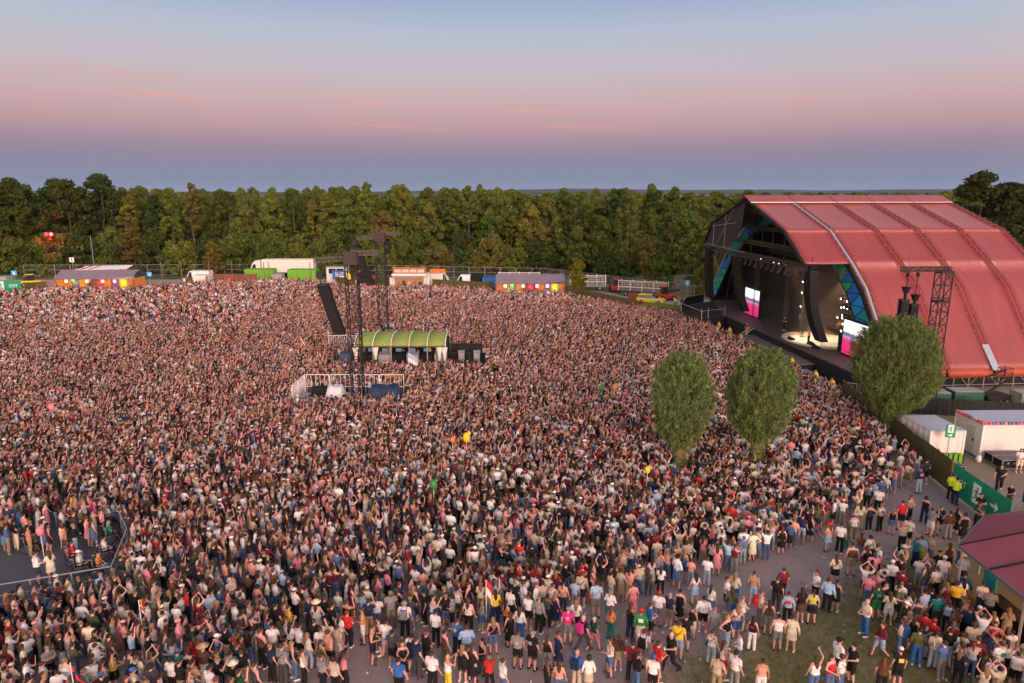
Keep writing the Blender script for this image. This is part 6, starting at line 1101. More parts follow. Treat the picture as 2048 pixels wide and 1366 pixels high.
def acc(kind):
    """things worn: returns mesh"""
    if kind in ACC: return ACC[kind]
    b = MB()
    if kind.startswith('hair_'): b = hair_mb(kind[5:]); nm, m = 'hair', M_HAIR
    elif kind == 'cap': b.ell((0, -.008, 1.72), (.1, .112, .075), 12, 6); b.loft([[(.075 * math.cos(a), y + .02 * math.sin(a), 1.705 + z) for a in [2 * PI * k / 8 for k in range(8)]] for y, z in ((.07, 0), (.17, -.012))]); nm, m = 'cap', M_CLOTH
    elif kind == 'hat':
        b.loft([[(r * math.cos(a), r * math.sin(a), z) for a in [2 * PI * k / 16 for k in range(16)]] for r, z in ((.2, 1.7), (.21, 1.715), (.11, 1.725), (.1, 1.79), (.07, 1.815))]); nm, m = 'hat', M_CLOTH
    elif kind == 'backpack': b.box((0, -.2, 1.24), (.29, .15, .4), 0, .85); b.box((0, -.285, 1.17), (.2, .05, .2)); [b.tube([(s * .1, -.13, 1.42), (s * .11, -.02, 1.5), (s * .12, .12, 1.4), (s * .13, .14, 1.22), (s * .15, .0, 1.1)], .017, 4) for s in (-1, 1)]; nm, m = 'backpack', M_CLOTH
    elif kind == 'strap': pts = []; b.tube([(.16 * math.cos(a) * 1.02, .155 * math.sin(a), 1.24 + .2 * math.cos(a)) for a in [2 * PI * k / 18 for k in range(19)]], .016, 4); b.box((-.2, -.03, 1.0), (.07, .18, .16)); nm, m = 'shoulder_bag', M_CLOTH
    elif kind == 'print': b.slab([(-.1, -.157, 1.2), (.1, -.157, 1.2), (.1, -.152, 1.36), (-.1, -.152, 1.36)], .006, (0, -1, 0)); nm, m = 'shirt_print', M_CLOTH
    elif kind == 'mark':
        for k in range(7): a = 2 * PI * k / 7; b.bar((.055 * math.cos(a), -.156, 1.28 + .055 * math.sin(a)), (.07 * math.cos(a + 1), -.16, 1.28 + .07 * math.sin(a + 1)), .013, 5)
        nm, m = 'shirt_print', M_CLOTH
    elif kind == 'cup': b.bar((0, 0, 0), (0, 0, .13), .032, 8, .04); nm, m = 'cup', M_CLOTH
    elif kind == 'vest': b.loft([[(w * math.cos(a), d * math.sin(a), z) for a in [2 * PI * k / 16 for k in range(16)]] for w, d, z in ((.2, .155, .98), (.195, .155, 1.15), (.215, .165, 1.32), (.19, .12, 1.46))], False); nm, m = 'vest', M_CLOTH
    me = bpy.data.meshes.new(nm); me.from_pydata(b.v, [], b.f); me.materials.append(m); me.polygons.foreach_set('use_smooth', [kind not in ('backpack', 'print')] * len(b.f)); ACC[kind] = me; return me
LABELS = set()
WORD = dict(lightblue='light blue', paledenim='pale denim', hivis='yellow high-visibility', darkgreen='dark green')
def wd(c): return WORD.get(c, c)
TOPW = {'tee': 't-shirt', 'tank': 'tank top', 'long': 'long-sleeved top', 'crop': 'crop top'}
def person(x, y, z, rz, sex, top, tc, bot, bc, hair, style, pose='stand', extras=(), place='', group=None, scale=None, skin=None, label=None, rnd=random):
    """one standing figure: the body is the thing; clothes, hair and what is worn are its parts"""
    me = body(sex, pose)[0]; o = link('person', me); s = scale or rnd.uniform(.96, 1.05) * (1.0 if sex == 'm' else .95); o.location = (x, y, z); o.rotation_euler = (0, 0, rz); wx = s * rnd.uniform(.92, 1.12 if sex == 'm' else 1.06); o.scale = (wx, wx, s); o.color = (*(skin or rnd.choices(SKINS, [4, 3, 3, 3, 1.2, .6])[0]), 1)
    def put(m, nm, col): c = link(nm, m, o); c.color = (*col, 1); return c
    bn = {'trousers': 'trousers', 'shorts': 'shorts', 'skirt': 'skirt', 'dress': 'dress'}[bot]
    put(garment(sex, pose, top, bot, 'top'), 'dress' if bot == 'dress' else {'tee': 't_shirt', 'tank': 'tank_top', 'long': 'long_top', 'crop': 'crop_top'}[top], PAL[tc])
    if bot != 'dress': put(garment(sex, pose, top, bot, 'bottom'), bn, PAL[bc])
    shoe = rnd.choice(['white', 'black', 'white', 'charcoal', 'brown']); so = put(garment(sex, pose, top, bot, 'shoe'), 'shoes', PAL[shoe])
    if style != 'bald': put(acc('hair_' + style), 'hair', HAIR[hair])
    xt = []
    for e in extras:
        k, c = e.split(':'); m = acc(k); xt.append(f'{wd(c)} ' + {'strap': 'shoulder bag', 'mark': 'shirt print', 'print': 'shirt print', 'hat': 'sun hat'}.get(k, k))
        q = put(m, m.name.split('.')[0], PAL[c])
        if k == 'cup': h = next(k2 for k2 in body(sex, pose)[7] if k2[0] == 'handl'); q.location = h[2] + Vector((0, .03, -.03))
    hw = 'bald head' if style == 'bald' else {'short': '', 'long': 'long ', 'bun': 'knotted ', 'pony': 'tied back ', 'curly': 'curly '}[style] + hair + ' hair'; clothes = f'{wd(tc)} dress' if bot == 'dress' else f'{wd(tc)} {TOPW[top]} and {wd(bc)} {bn}'
    act = {'up': ' with both arms raised', 'clap': ' with hands joined overhead', 'oneup': ' raising one arm', 'walk': ' walking', 'sit': ' seated', 'photo': ' holding hands to face'}.get(pose, '')
    lab = label or f'person in {clothes}, {hw}' + (f', {xt[0]}' if xt else '') + act + (f', {place}' if place else '')
    w = lab.split()
    if len(w) > 16: lab = f'person in {clothes}, {hw}' + act + f', {place}'
    if len(lab.split()) > 16: lab = f'person in {clothes}, {hw}, {place}'
    if len(lab.split()) > 16: lab = ' '.join(f'person in {clothes}, {hw}'.split()[:16])
    if lab in LABELS:
        for shoe in [shoe] + ['white', 'black', 'charcoal', 'brown', 'tan', 'red', 'navy', 'grey', 'pink', 'olive', 'blue', 'beige']:
            alt = ' '.join(f'person in {clothes}, {hw} and {shoe} shoes, {place}'.split()[:16]).rstrip(',')
            if alt not in LABELS: lab = alt; so.color = (*PAL[shoe], 1); break
    lab = ' '.join(lab.split()[:16]).rstrip(','); LABELS.add(lab); tag(o, lab, 'person', group); return o

# people picked out one by one; feet positions surveyed from the photograph (tile corner + enlarged offset)
TILES = {'A': (1648, 1166), 'B': (1648, 966), 'C': (1248, 1166), 'D': (848, 1166), 'E': (448, 1166), 'F': (48, 1166), 'G': (1248, 966)}
LIST = '''
A 20 300 m long lightblue trousers black brown short stand
A 105 290 f tank black skirt black dark pony hold
A 405 540 m tee cream trousers blue grey bald hold - W
A 520 370 m tee darkgreen shorts green brown short stand print:teal
A 595 330 f tank black dress black dark long hold - C
A 645 420 f long cream shorts white brown long hold
A 730 380 m tee olive shorts black brown short hold - C
A 430 255 m tee pink trousers denim brown short stand
A 565 760 f long maroon shorts paledenim brown pony walk - W
A 800 560 m long black trousers navy brown short hold cap:white C
A 770 740 f tank cream trousers denim brown long easy backpack:blue
A 935 840 m long olive trousers blue dark short stand
A 1000 780 f tee navy trousers paledenim brown long phone - C
A 1100 880 m tee cream trousers paledenim dark curly hold - C
A 1130 470 m tee teal trousers charcoal dark short stand
A 1060 405 m tee black trousers black dark short hip
A 735 1075 m tee black shorts black brown short stand cap:white,print:yellow
A 115 980 m tee white shorts black dark short hold cap:black E
A 265 1030 m tee black shorts black dark short hold - W
A 1360 925 f long paledenim trousers white blonde curly stand
A 1525 945 m long maroon trousers black brown short stand print:beige
A 1750 1010 m tee white trousers denim brown short phone print:green
A 1930 1090 f long white shorts black brown bun photo
A 2025 1100 f tee cream trousers paledenim brown long stand
A 1300 610 f long brown shorts denim dark long stand
A 1450 600 m tee navy trousers black brown short stand
A 1320 330 m tee yellow trousers black brown short hold
A 1540 600 f tank teal trousers cream blonde long easy cap:white
A 1120 170 m tee white trousers black brown short stand strap:yellow
A 570 1150 f tee brown trousers black ginger long stand
A 40 1140 f tank red shorts denim brown long hold - C
A 150 1120 f tee white trousers denim brown curly stand strap:red C
A 1690 1190 m tee white trousers denim blonde short stand
A 755 100 m tee black shorts white dark short walk - W
A 1580 330 m tee white trousers charcoal brown short stand
A 1660 420 m tee grey shorts navy brown short hold
A 1400 230 m long blue trousers tan brown short easy
A 1700 760 f tank red trousers denim brown long hold - C
A 1640 690 f tee grey shorts denim brown long stand
A 1840 620 f tee khaki trousers tan blonde long hold
A 1480 800 m tee beige trousers black brown short stand
B 960 110 m long navy trousers paledenim brown short stand print:pink
B 1015 410 f tank black trousers navy dark curly cross
B 1170 510 f tee black skirt black brown pony walk strap:white C
B 1260 575 m long brown trousers grey dark short stand
B 1340 525 f tank black dress black brown long hold
B 1410 600 f tank black dress charcoal dark bun easy
B 1075 545 f tee grey shorts white brown short phone - E
B 450 495 f tank navy trousers black brown bun hip
B 560 495 f crop white trousers black blonde short easy print:blue
B 680 525 f tank black skirt denim blonde long stand
B 775 480 m tee red shorts black brown short stand
B 785 705 m tank beige trousers black brown bald hold
B 845 650 m tee white shorts black brown short stand print:lime
B 790 940 f long cream shorts pink blonde long hold hat:cream
B 920 865 m tee teal trousers navy ginger short hold - E
B 965 850 m long lightblue shorts lime brown short stand strap:tan
B 1070 835 f tee beige trousers grey brown bun hold - W
B 1010 1015 f tank black dress black blonde long hold - C
B 1150 1010 m tee black trousers charcoal dark short hip print:teal C
B 1250 930 f tank brown shorts black brown long stand
B 265 945 m tank brown shorts khaki brown short stand
B 355 800 f tank brown skirt denim dark pony easy
B 445 830 f long cream trousers olive dark curly stand strap:black
B 520 960 m tee white trousers black brown short stand backpack:black
B 410 960 f tank black trousers maroon brown long easy
B 480 1060 m tee pink trousers denim brown short hold
B 100 1040 f long cream skirt black brown long stand strap:brown
B 30 700 f tank salmon skirt lightblue brown long easy hat:red
B 150 720 m tee white trousers black dark short stand
B 210 690 f tee olive trousers green brown long stand
B 290 590 f tank white trousers khaki blonde bun walk cap:white
B 350 480 f long cream trousers tan brown long stand
B 1370 860 m tee beige trousers denim brown short hold - E
B 1190 1090 m tee white shorts lightblue blonde short stand cap:white
B 1390 1070 m tee lightblue trousers navy brown short easy cap:white
B 540 330 m tee white trousers black brown short stand
B 860 410 f tank tan trousers black brown long cross - C
C 345 440 m tee white shorts grey brown short stand cap:red
C 455 455 m tee navy shorts khaki grey short stand
C 255 585 m tee blue shorts black brown short hold - E
C 560 400 f tank black dress black dark bun easy
C 690 570 f tank black shorts white brown short stand backpack:black
C 800 495 m long white shorts black dark short stand
C 880 350 f tee white skirt denim brown long stand
C 1035 295 m tee white shorts navy brown short hold print:grey E
C 1310 225 m long tan shorts lightblue brown short stand
C 1380 440 m tee cream trousers grey ginger short easy backpack:red E
C 1300 695 f tank black trousers white dark long stand print:maroon
C 1465 525 f tank brown shorts grey dark long stand
C 1560 685 m tank white shorts grey dark bun stand
C 1660 440 f long paledenim trousers black brown bun stand print:red
C 1700 695 f long cream skirt cream brown bun stand
C 1795 405 f tee black skirt brown dark long easy
C 1910 415 f crop lime skirt black dark pony stand
C 1545 300 m tee black trousers charcoal brown short stand
C 1945 215 m tee white trousers black brown short hold - W
C 550 780 m tee yellow shorts paledenim brown short stand strap:brown
C 620 690 m tee black shorts charcoal brown short stand
C 470 905 m tee black trousers black ginger bald walk cup:white W
C 335 1015 m tee red shorts charcoal brown short hold - E
C 190 860 m tee white shorts grey brown short stand backpack:black
C 75 1010 m tee maroon trousers black dark short hold
C 120 1100 m long black trousers denim dark long hold - E
C 160 640 m long green shorts cream brown short stand cap:red,print:white
C 885 835 f tank white trousers paledenim brown bun stand strap:navy
C 1040 690 f tank black trousers paledenim blonde long hip - C
C 1165 865 f long white shorts denim brown bun hold - W
C 1000 985 f tank white skirt red brown long easy - E
C 935 1150 m tee beige trousers khaki dark short hip
C 1120 1110 m tee white trousers grey dark short stand
C 1145 570 f crop white shorts blue blonde long stand strap:orange
C 1195 485 f tank white skirt denim blonde bun cross - E
C 910 605 m tee grey trousers grey blonde short stand
C 1390 1170 f tank salmon shorts white brown bun easy
C 1930 1150 f tank white shorts denim brown long oneup
C 285 1150 m tee white shorts black brown short stand cap:blue
C 1085 390 f long olive shorts denim brown long stand
C 60 570 f tank black trousers navy brown long stand
C 1610 180 m tee maroon trousers black brown short easy
C 85 330 f tank pink dress pink brown bun stand
C 1120 230 f long cream trousers blue blonde long hold
C 720 220 f crop white skirt lightblue dark long stand
D 960 870 m tee grey shorts black brown short stand mark:white
D 1110 885 m tee black shorts black grey short stand mark:white
D 1260 905 f tank black trousers grey brown long stand
D 1375 865 f tank navy dress navy brown bun easy
D 1470 620 m tee magenta shorts grey grey short stand mark:white
D 1550 525 f tee white skirt black blonde long stand
D 1625 705 m tee black trousers charcoal grey bald walk backpack:magenta
D 1735 695 f tee darkgreen shorts pink white short walk
D 710 725 f tank black shorts denim blonde long stand strap:pink
D 880 645 f tank black dress black brown long stand
D 980 585 f long white trousers blue brown long stand
D 845 515 f tank orange trousers black dark long stand
D 1070 465 m tee white shorts black brown short stand
D 1175 515 m long grey trousers black blonde short stand strap:beige
D 1260 445 f tank charcoal trousers black dark bun hold
D 1340 440 f tank navy dress navy blonde long easy
D 1760 350 m tee lightblue shorts grey dark short stand strap:tan
D 1610 245 m long beige shorts navy brown short stand strap:black
D 1910 580 f tank orange trousers teal ginger long hold
D 1560 1090 m long blue trousers beige brown bald stand backpack:navy
D 1680 1130 f long white skirt beige dark curly stand
D 1900 950 f tank white shorts denim brown long easy - W
D 1985 890 f long brown skirt khaki brown long stand
D 1260 1170 f tank black trousers black brown bun hold - E
D 1380 1180 f tank salmon trousers denim brown long stand
D 670 1120 f tee red trousers black blonde short oneup
D 810 1170 m tee white trousers denim brown short stand
D 600 935 f tank black trousers charcoal dark long easy - C
D 500 1015 f tank black dress black brown long hold
D 250 1110 f tank white trousers yellow brown bald photo
D 90 1100 m tee white trousers black brown short stand
D 345 745 m tee denim trousers navy brown short stand mark:white
D 125 650 m tee white trousers black dark short stand cap:navy
D 400 1010 f tank black shorts black blonde long hold
D 440 820 m long lightblue trousers grey brown short hold
D 220 850 f tank brown trousers olive dark bun stand
D 1900 420 f long white skirt teal blonde pony hold
D 1420 330 f tank salmon trousers charcoal dark pony stand
D 30 900 m tee black trousers charcoal ginger short cross
D 590 500 f tee grey skirt denim brown long stand
D 460 520 f tank cream trousers black brown long stand
E 1440 465 m tee lightblue trousers khaki brown short stand
E 1530 825 m tank black shorts black brown short hold - E
E 1180 815 m tee beige shorts white brown short stand
E 1280 655 m tee red trousers black ginger short hold
E 1350 655 f tank orange shorts white brown long easy - W
E 790 805 m tee white shorts black dark short stand
E 700 765 f tee white shorts black dark long easy
E 1010 960 f tank olive shorts lightblue brown pony stand
E 1090 890 m long salmon shorts black brown short hip
E 1735 865 m tee charcoal shorts black dark short stand
E 1935 905 m tee white shorts navy dark short stand backpack:black
E 1840 985 f tank black dress black brown bun hold - C
E 1895 1010 m tee navy trousers charcoal brown short stand
E 1800 1170 m tee blue trousers black dark short stand
E 620 1040 m tee grey trousers charcoal brown short stand strap:black
E 1240 1085 f tee pink trousers black dark long oneup
E 500 1010 m tee navy trousers black blonde short stand
E 170 900 m tee red trousers black brown short stand mark:white
E 1600 730 f tank brown shorts brown dark long hold - W
E 1670 760 m tee white shorts paledenim dark short easy
E 1860 560 m tee white trousers black grey curly stand backpack:grey
E 830 1050 f tank white trousers black brown pony stand
E 1020 1120 m tee grey trousers black brown short stand
E 1150 1160 f tee beige trousers black dark curly stand
E 720 990 f tank black trousers denim blonde long easy
'''
STG = Vector((33.0, 84.0))
OCC = []      # taken places
def zone(x, y):
    if x > 15.5 and y < 33 and x > 15.5 and (x > 17 or y < 27): return 'queueing by the maroon bar tent'
    f = (x - 5.3) * .523 - (y - 23.9) * .853
    if f > .8: return 'on the grass'
    if y > 33 and x > 18: return 'on the tarmac before the exit'
    if x < -8 and y < 31: return 'in the dense lower-left crowd'
    if x < -3: return 'at the lower middle crowd edge'
    return 'on the grey tarmac'
rp = random.Random(11)
for ln in LIST.strip().splitlines():
    w = ln.split(); t = TILES[w[0]]; g = gp(t[0] + float(w[1]) / 5.12, t[1] + float(w[2]) / 5.12)
    sex, top, tc, bot, bc, hair, style, pose = w[3:11]; ex = [] if len(w) < 12 or w[11] == '-' else w[11].split(','); face = w[12] if len(w) > 12 else 'S'
    if ex and ex[0] in 'WCE': face = ex[0]; ex = []
    th = math.atan2(STG.y - g.y, STG.x - g.x) - PI / 2 + rp.gauss(0, .35)
    th = {'S': th, 'C': PI + rp.gauss(0, .5), 'E': -PI / 2 + rp.gauss(0, .3), 'W': PI / 2 + rp.gauss(0, .3)}[face]
    if any((g.x - q[0]) ** 2 + (g.y - q[1]) ** 2 < .09 for q in OCC): g.x += .3; g.y += .25
    OCC.append((g.x, g.y)); person(g.x, g.y, .008, th, sex, top, tc, bot, bc, hair, style, pose, ex, zone(g.x, g.y), 'people in the near crowd', rnd=rp)
NMAN = len(OCC)
def special(px, py, z, th, sex, top, tc, bot, bc, hair, style, pose, ex, label, group=None, xyz=None):
    g = xyz if xyz else gp(px, py, z); o = person(g[0], g[1], z + .006, th, sex, top, tc, bot, bc, hair, style, pose, ex, '', group, label=label, rnd=rp); OCC.append((g[0], g[1])); return o
special(1908, 1010, 0, -1.2, 'm', 'long', 'hivis', 'trousers', 'navy', 'dark', 'short', 'hold', ['vest:hivis', 'cap:black'], 'guard in yellow high-visibility jacket standing before the exit banner', 'guards')
special(1899, 1002, 0, -.6, 'm', 'long', 'hivis', 'trousers', 'black', 'dark', 'short', 'cross', ['vest:hivis', 'cap:charcoal'], 'second guard in yellow jacket beside the screen fence end', 'guards')
special(1996, 982, 0, 2.6, 'm', 'tee', 'black', 'trousers', 'black', 'dark', 'short', 'walk', ['strap:black'], 'person in black with a camera bag walking across the service yard')
special(2036, 945, 0, 2.8, 'm', 'tee', 'white', 'shorts', 'cream', 'blonde', 'short', 'hold', [], 'person in white t-shirt and cream shorts beside the flight cases')
special(2044, 938, 0, 2.4, 'm', 'tee', 'black', 'trousers', 'charcoal', 'brown', 'short', 'stand', [], 'person in black behind the white clad one at the flight cases')
special(1955, 1045, 0, 2.9, 'm', 'tee', 'black', 'trousers', 'black', 'dark', 'short', 'cross', [], 'steward in black in front of the exit banner arrow', 'stewards')
special(1978, 1032, 0, 2.7, 'f', 'tee', 'black', 'trousers', 'black', 'ginger', 'long', 'hold', ['mark:white'], 'red-haired steward in black at the exit banner end', 'stewards')
special(1952, 1062, 0, 3.3, 'm', 'tee', 'charcoal', 'trousers', 'black', 'brown', 'short', 'hold', ['strap:white'], 'steward in charcoal leaning by the bar tent corner', 'stewards')
special(2016, 1018, 0, 2.0, 'f', 'tee', 'black', 'trousers', 'olive', 'blonde', 'bun', 'phone', [], 'blonde steward in black between green banner and blue sign', 'stewards')
special(1848, 968, 0, -1.0, 'm', 'tee', 'charcoal', 'shorts', 'black', 'dark', 'short', 'hold', [], 'person in charcoal leaning against the long screen fence')
# on the stage and in the pit
def stage_pt(u, s, z): v = Matrix.Rotation(R(5), 4, 'Z') @ Vector((u, s, z)); return (29.5 + v.x, 88 + v.y, z)
for (u, s, z, th, a, lab) in ((4.2, -4.5, 2.0, PI / 2 + .4, ('m', 'tee', 'black', 'trousers', 'black', 'dark', 'short', 'hold'), 'musician in black playing at centre stage'), (3.3, -12.2, 2.02, PI / 2, ('f', 'tank', 'salmon', 'trousers', 'black', 'blonde', 'long', 'up'), 'singer with arms spread on the pale lit floor'), (4.4, -13.3, 2.02, PI / 2 + .9, ('f', 'tank', 'cream', 'shorts', 'tan', 'blonde', 'long', 'easy'), 'performer in pale clothes beside the near line array'), (11.4, -6.0, 2.5, PI / 2, ('m', 'tee', 'charcoal', 'trousers', 'black', 'brown', 'curly', 'hold'), 'drummer behind the kit on the riser'), (-.2, -3.6, 1.2, PI / 2 + .6, ('m', 'tee', 'maroon', 'shorts', 'tan', 'dark', 'short', 'hold'), 'camera operator in maroon standing on the front walkway'), (7.5, -2.0, 2.0, PI / 2 + .2, ('m', 'tee', 'grey', 'trousers', 'black', 'brown', 'short', 'hold'), 'guitarist in grey at the back of the stage')):
    special(0, 0, z, th, *a, [], lab, 'performers', stage_pt(u, s, z))
for k, (x, y) in enumerate(((27.9, 96.2), (28.15, 91.2), (28.5, 87.6), (28.75, 83.8), (30.0, 71.0), (30.2, 65.6), (30.35, 62.4))):
    special(0, 0, 0, PI / 2 + rp.gauss(0, .4), 'm', 'long', 'hivis' if k % 2 else 'yellow', 'trousers', 'black', 'dark', 'short', 'stand', ['vest:yellow'], f'pit guard in yellow jacket, {ordw(k + 1)} along the barrier from the far end', 'pit guards', (x, y, 0))
special(0, 0, .0, -.4, 'm', 'tee', 'hivis', 'trousers', 'blue', 'dark', 'short', 'stand', ['vest:hivis'], 'medic in yellow and blue beside the yellow emergency car', 'far staff', (27.4, 113.2, 0)); special(0, 0, .0, .4, 'm', 'long', 'black', 'trousers', 'black', 'dark', 'short', 'stand', [], 'person in black beside the yellow emergency car medic', 'far staff', (28.3, 112.4, 0))
for k, (x, s, c) in enumerate(((-14.8, 'm', 'black'), (-13.4, 'm', 'salmon'), (-12.0, 'm', 'teal'), (-10.4, 'f', 'black'), (-9.0, 'm', 'yellow'), (-8.3, 'm', 'grey'))): special(0, 0, .9, -PI / 2 + .5, s, 'tee', c, 'trousers', 'black', 'dark', 'short', 'hold', [], f'sound technician in {c} under the green tent, {ordw(k + 1)} from the tower end', 'technicians', (x, 72.7, .9))
# wheelchairs and their users on the platform
def wheelchair(x, y, rz, col, label):
    t = thing('wheelchair', label, 'wheelchair', (x, y, ZP), rz, 'wheelchairs on the platform'); part(t, 'seat', M_BLACKP, lambda b: b.base((0, .05, .44), (.44, .46, .05))); part(t, 'backrest', mat('chair_' + col, PAL[col], .7), lambda b: b.base((0, -.2, .48), (.44, .04, .45))); part(t, 'frame', M_STEEL, lambda b: [b.tube([(s * .23, -.22, .95), (s * .23, -.2, .45), (s * .23, .28, .45), (s * .22, .42, .12)], .014, 5) for s in (-1, 1)] + [b.bar((s * .23, -.22, .95), (s * .23, -.34, .96), .016, 5) for s in (-1, 1)]); part(t, 'armrest', M_BLACKP, lambda b: [b.base((s * .25, .02, .66), (.06, .34, .04)) for s in (-1, 1)]); part(t, 'footrest', M_DARKSTEEL, lambda b: [b.base((s * .1, .48, .1), (.16, .14, .02)) for s in (-1, 1)])
    for s in (-1, 1):
        ring = [(s * .29, -.08 + .29 * math.cos(a), .3 + .29 * math.sin(a)) for a in [2 * PI * k / 16 for k in range(17)]]; o = part(t, 'wheel', M_RUBBER, lambda b: b.tube(ring, .018, 5)); part(o, 'spokes', M_STEEL, lambda b: [b.bar((s * .29, -.08, .3), ring[k], .006, 3) for k in range(0, 16, 2)]); part(t, 'castor', M_RUBBER, lambda b: b.bar((s * .2 - .015, .36, .07), (s * .2 + .015, .36, .07), .07, 10))
WC = [(-22.2, 31.4, 'red', 'red', 'm'), (-21.6, 33.6, 'green', 'teal', 'f'), (-20.9, 31.9, 'navy', 'white', 'm'), (-21.3, 30.5, 'black', 'white', 'm'), (-20.3, 30.4, 'green', 'orange', 'f'), (-24.1, 34.6, 'blue', 'pink', 'f'), (-22.9, 35.6, 'teal', 'white', 'm'), (-25.2, 32.6, 'purple', 'tan', 'm')]
for k, (x, y, cc, tc, sx) in enumerate(WC):
    th = math.atan2(84 - y, 33 - x) - PI / 2 + rp.gauss(0, .25); wheelchair(x, y, th, cc, f'wheelchair with {cc} backrest on the platform, {ordw(k + 1)} counted from the bottom rail' if k else 'wheelchair with red backrest near the platform middle')
    sitter = person(x, y, ZP - .42, th, sx, 'tee', tc, 'trousers', rp.choice(['denim', 'black', 'grey']), rp.choice(['brown', 'grey', 'dark']), 'short' if sx == 'm' else 'long', 'sit', ['cap:white'] if k == 3 else [], '', 'wheelchair users', scale=.95, label=f'person in {tc} seated in the wheelchair with {cc} backrest' + (' wearing a white cap' if k == 3 else '') + (' beside the couple' if k in (2,) else ''), rnd=rp)
special(0, 0, ZP, -.8, 'm', 'long', 'white', 'shorts', 'charcoal', 'brown', 'short', 'hold', [], 'person in white shirt and charcoal shorts facing a partner on the platform', None, (-22.75, 29.6, ZP)); special(0, 0, ZP, 1.0, 'f', 'tee', 'cream', 'skirt', 'cream', 'brown', 'long', 'hold', [], 'person in cream outfit facing a partner on the platform', None, (-22.2, 29.75, ZP))
special(0, 0, ZP, -.4, 'f', 'tee', 'pink', 'shorts', 'pink', 'ginger', 'bun', 'stand', ['backpack:magenta'], 'person in pink with a magenta backpack on the platform', None, (-23.6, 35.6, ZP)); special(0, 0, ZP, -.6, 'm', 'tee', 'blue', 'shorts', 'teal', 'dark', 'short', 'stand', [], 'person in blue t-shirt at the left edge of the platform', None, (-26.6, 34.0, ZP)); special(0, 0, ZP, -.6, 'm', 'tee', 'yellow', 'trousers', 'olive', 'dark', 'short', 'hold', [], 'person in yellow t-shirt behind the platform wheelchairs', None, (-24.9, 35.9, ZP))
# ------------------------------------------------------------------ the crowd
def inside(p, poly):
    x, y = p; c = False; n = len(poly)
    for i in range(n):
        (x1, y1), (x2, y2) = poly[i], poly[(i + 1) % n]
        if (y1 > y) != (y2 > y) and x < (x2 - x1) * (y - y1) / (y2 - y1) + x1: c = not c
    return c
EDGE = [tuple(gp(px, py)[:2]) for px, py in ((-40, 1470), (420, 1470), (540, 1390), (660, 1320), (730, 1275), (800, 1262), (900, 1262), (1000, 1250), (1110, 1232), (1240, 1208), (1330, 1190), (1420, 1172), (1500, 1140), (1580, 1105), (1640, 1075), (1700, 1040), (1760, 1015), (1795, 980), (1835, 955), (1850, 935))]
ZONE = EDGE + [(27.7, 43.5), (29.6, 60), (26.2, 101.6), (24.9, 101.9), (20.0, 105.2), (8.6, 122.6), (-3.6, 122.8), (-4.2, 127.8), (-16, 131), (-24, 130), (-36, 134.5), (-42, 141), (-62, 138), (-67, 134), (-72.5, 128), (-87, 128.5), (-92, 124.5), (-112, 122), (-112, 20)]
def blocked(x, y):
    if -17.2 < x < -2.9 and 69.7 < y < 75.9: return True
    if -19.6 < x < -16.9 and 69.9 < y < 74.4: return True
    if -19.7 < x < -9.5 and 57.3 < y < 61.9: return True
    if -22 < x < -9.3 and 78.1 < y < 78.8: return True
    if abs(x + 17.1) < 1.7 and abs(y - 89.2) < 1.7: return True
    for wx, wy, r in ((11.3, 43.4, .6), (11.3, 42.6, .5), (16.8, 44.2, .65), (16.8, 43.4, .55), (28.9, 50.2, .8)):
        if (x - wx) ** 2 + (y - wy) ** 2 < r * r: return True
    return inside((x, y), pl)
def dens(x, y):
    if x < -38 and y > 92: return 1.25
    if y > 112: return 1.6
    if y < 31: return 2.8
    if y < 36: return 3.0
    if y < 42: return 3.3
    if x > 16 and y < 47: return 1.5
    return 3.9 if y < 70 else 3.7
rc = random.Random(21); CP = []
step = .48
for yy in np.arange(20.2, 142, step):
    for xx in np.arange(-.80 * yy - 6, 31, step):
        d = dens(xx, yy)
        d *= 1.0 + .16 * math.sin(xx * .9 + 2 * math.sin(yy * .37)) * math.sin(yy * .8 + 1.7 * math.sin(xx * .31)) + .1 * math.sin(xx * .27 - yy * .19)
        if rc.random() > d * step * step * 1.07: continue
        x = xx + rc.uniform(-.19, .19); y = yy + rc.uniform(-.19, .19)
        if not inside((x, y), ZONE) or blocked(x, y): continue
        CP.append((x, y))
for yy in np.arange(21.0, 30.6, .7):      # the queue round the bar tent
    for xx in np.arange(16.9, 20.6, .7):
        if rc.random() < .72: CP.append((xx + rc.uniform(-.2, .2), yy + rc.uniform(-.2, .2)))
for k in range(70):      # loose groups along the far huts and on the open ground
    x, y = rc.choice(((rc.uniform(-3, 9), rc.uniform(122, 124.2)), (rc.uniform(9, 19.5), 0), (rc.uniform(-104, -88), rc.uniform(110, 124)))); y = y or 122.8 - (x - 9) * 1.62 - rc.uniform(.3, 1.4); CP.append((x, y))
grid = {}
def near(x, y, r=.27):
    for i in (-1, 0, 1):
        for j in (-1, 0, 1):
            for q in grid.get((int(x // .6) + i, int(y // .6) + j), ()):
                if (q[0] - x) ** 2 + (q[1] - y) ** 2 < r * r: return True
    return False
def occupy(x, y): grid.setdefault((int(x // .6), int(y // .6)), []).append((x, y))
for q in OCC: occupy(*q)
rc.shuffle(CP); KEEP = []
for x, y in CP:
    if near(x, y): continue
    occupy(x, y); KEEP.append((x, y))
KEEP.sort(key=lambda q: q[0] ** 2 + q[1] ** 2)
TOPC = ['white'] * 14 + ['black'] * 13 + ['grey'] * 4 + ['charcoal'] * 5 + ['navy'] * 4 + ['cream'] * 4 + ['beige'] * 3 + ['brown'] * 2 + ['denim', 'lightblue', 'blue', 'lightblue', 'red', 'maroon', 'maroon', 'pink', 'brown', 'olive', 'green', 'teal', 'tan', 'purple', 'yellow', 'salmon', 'orange', 'darkgreen', 'mint']
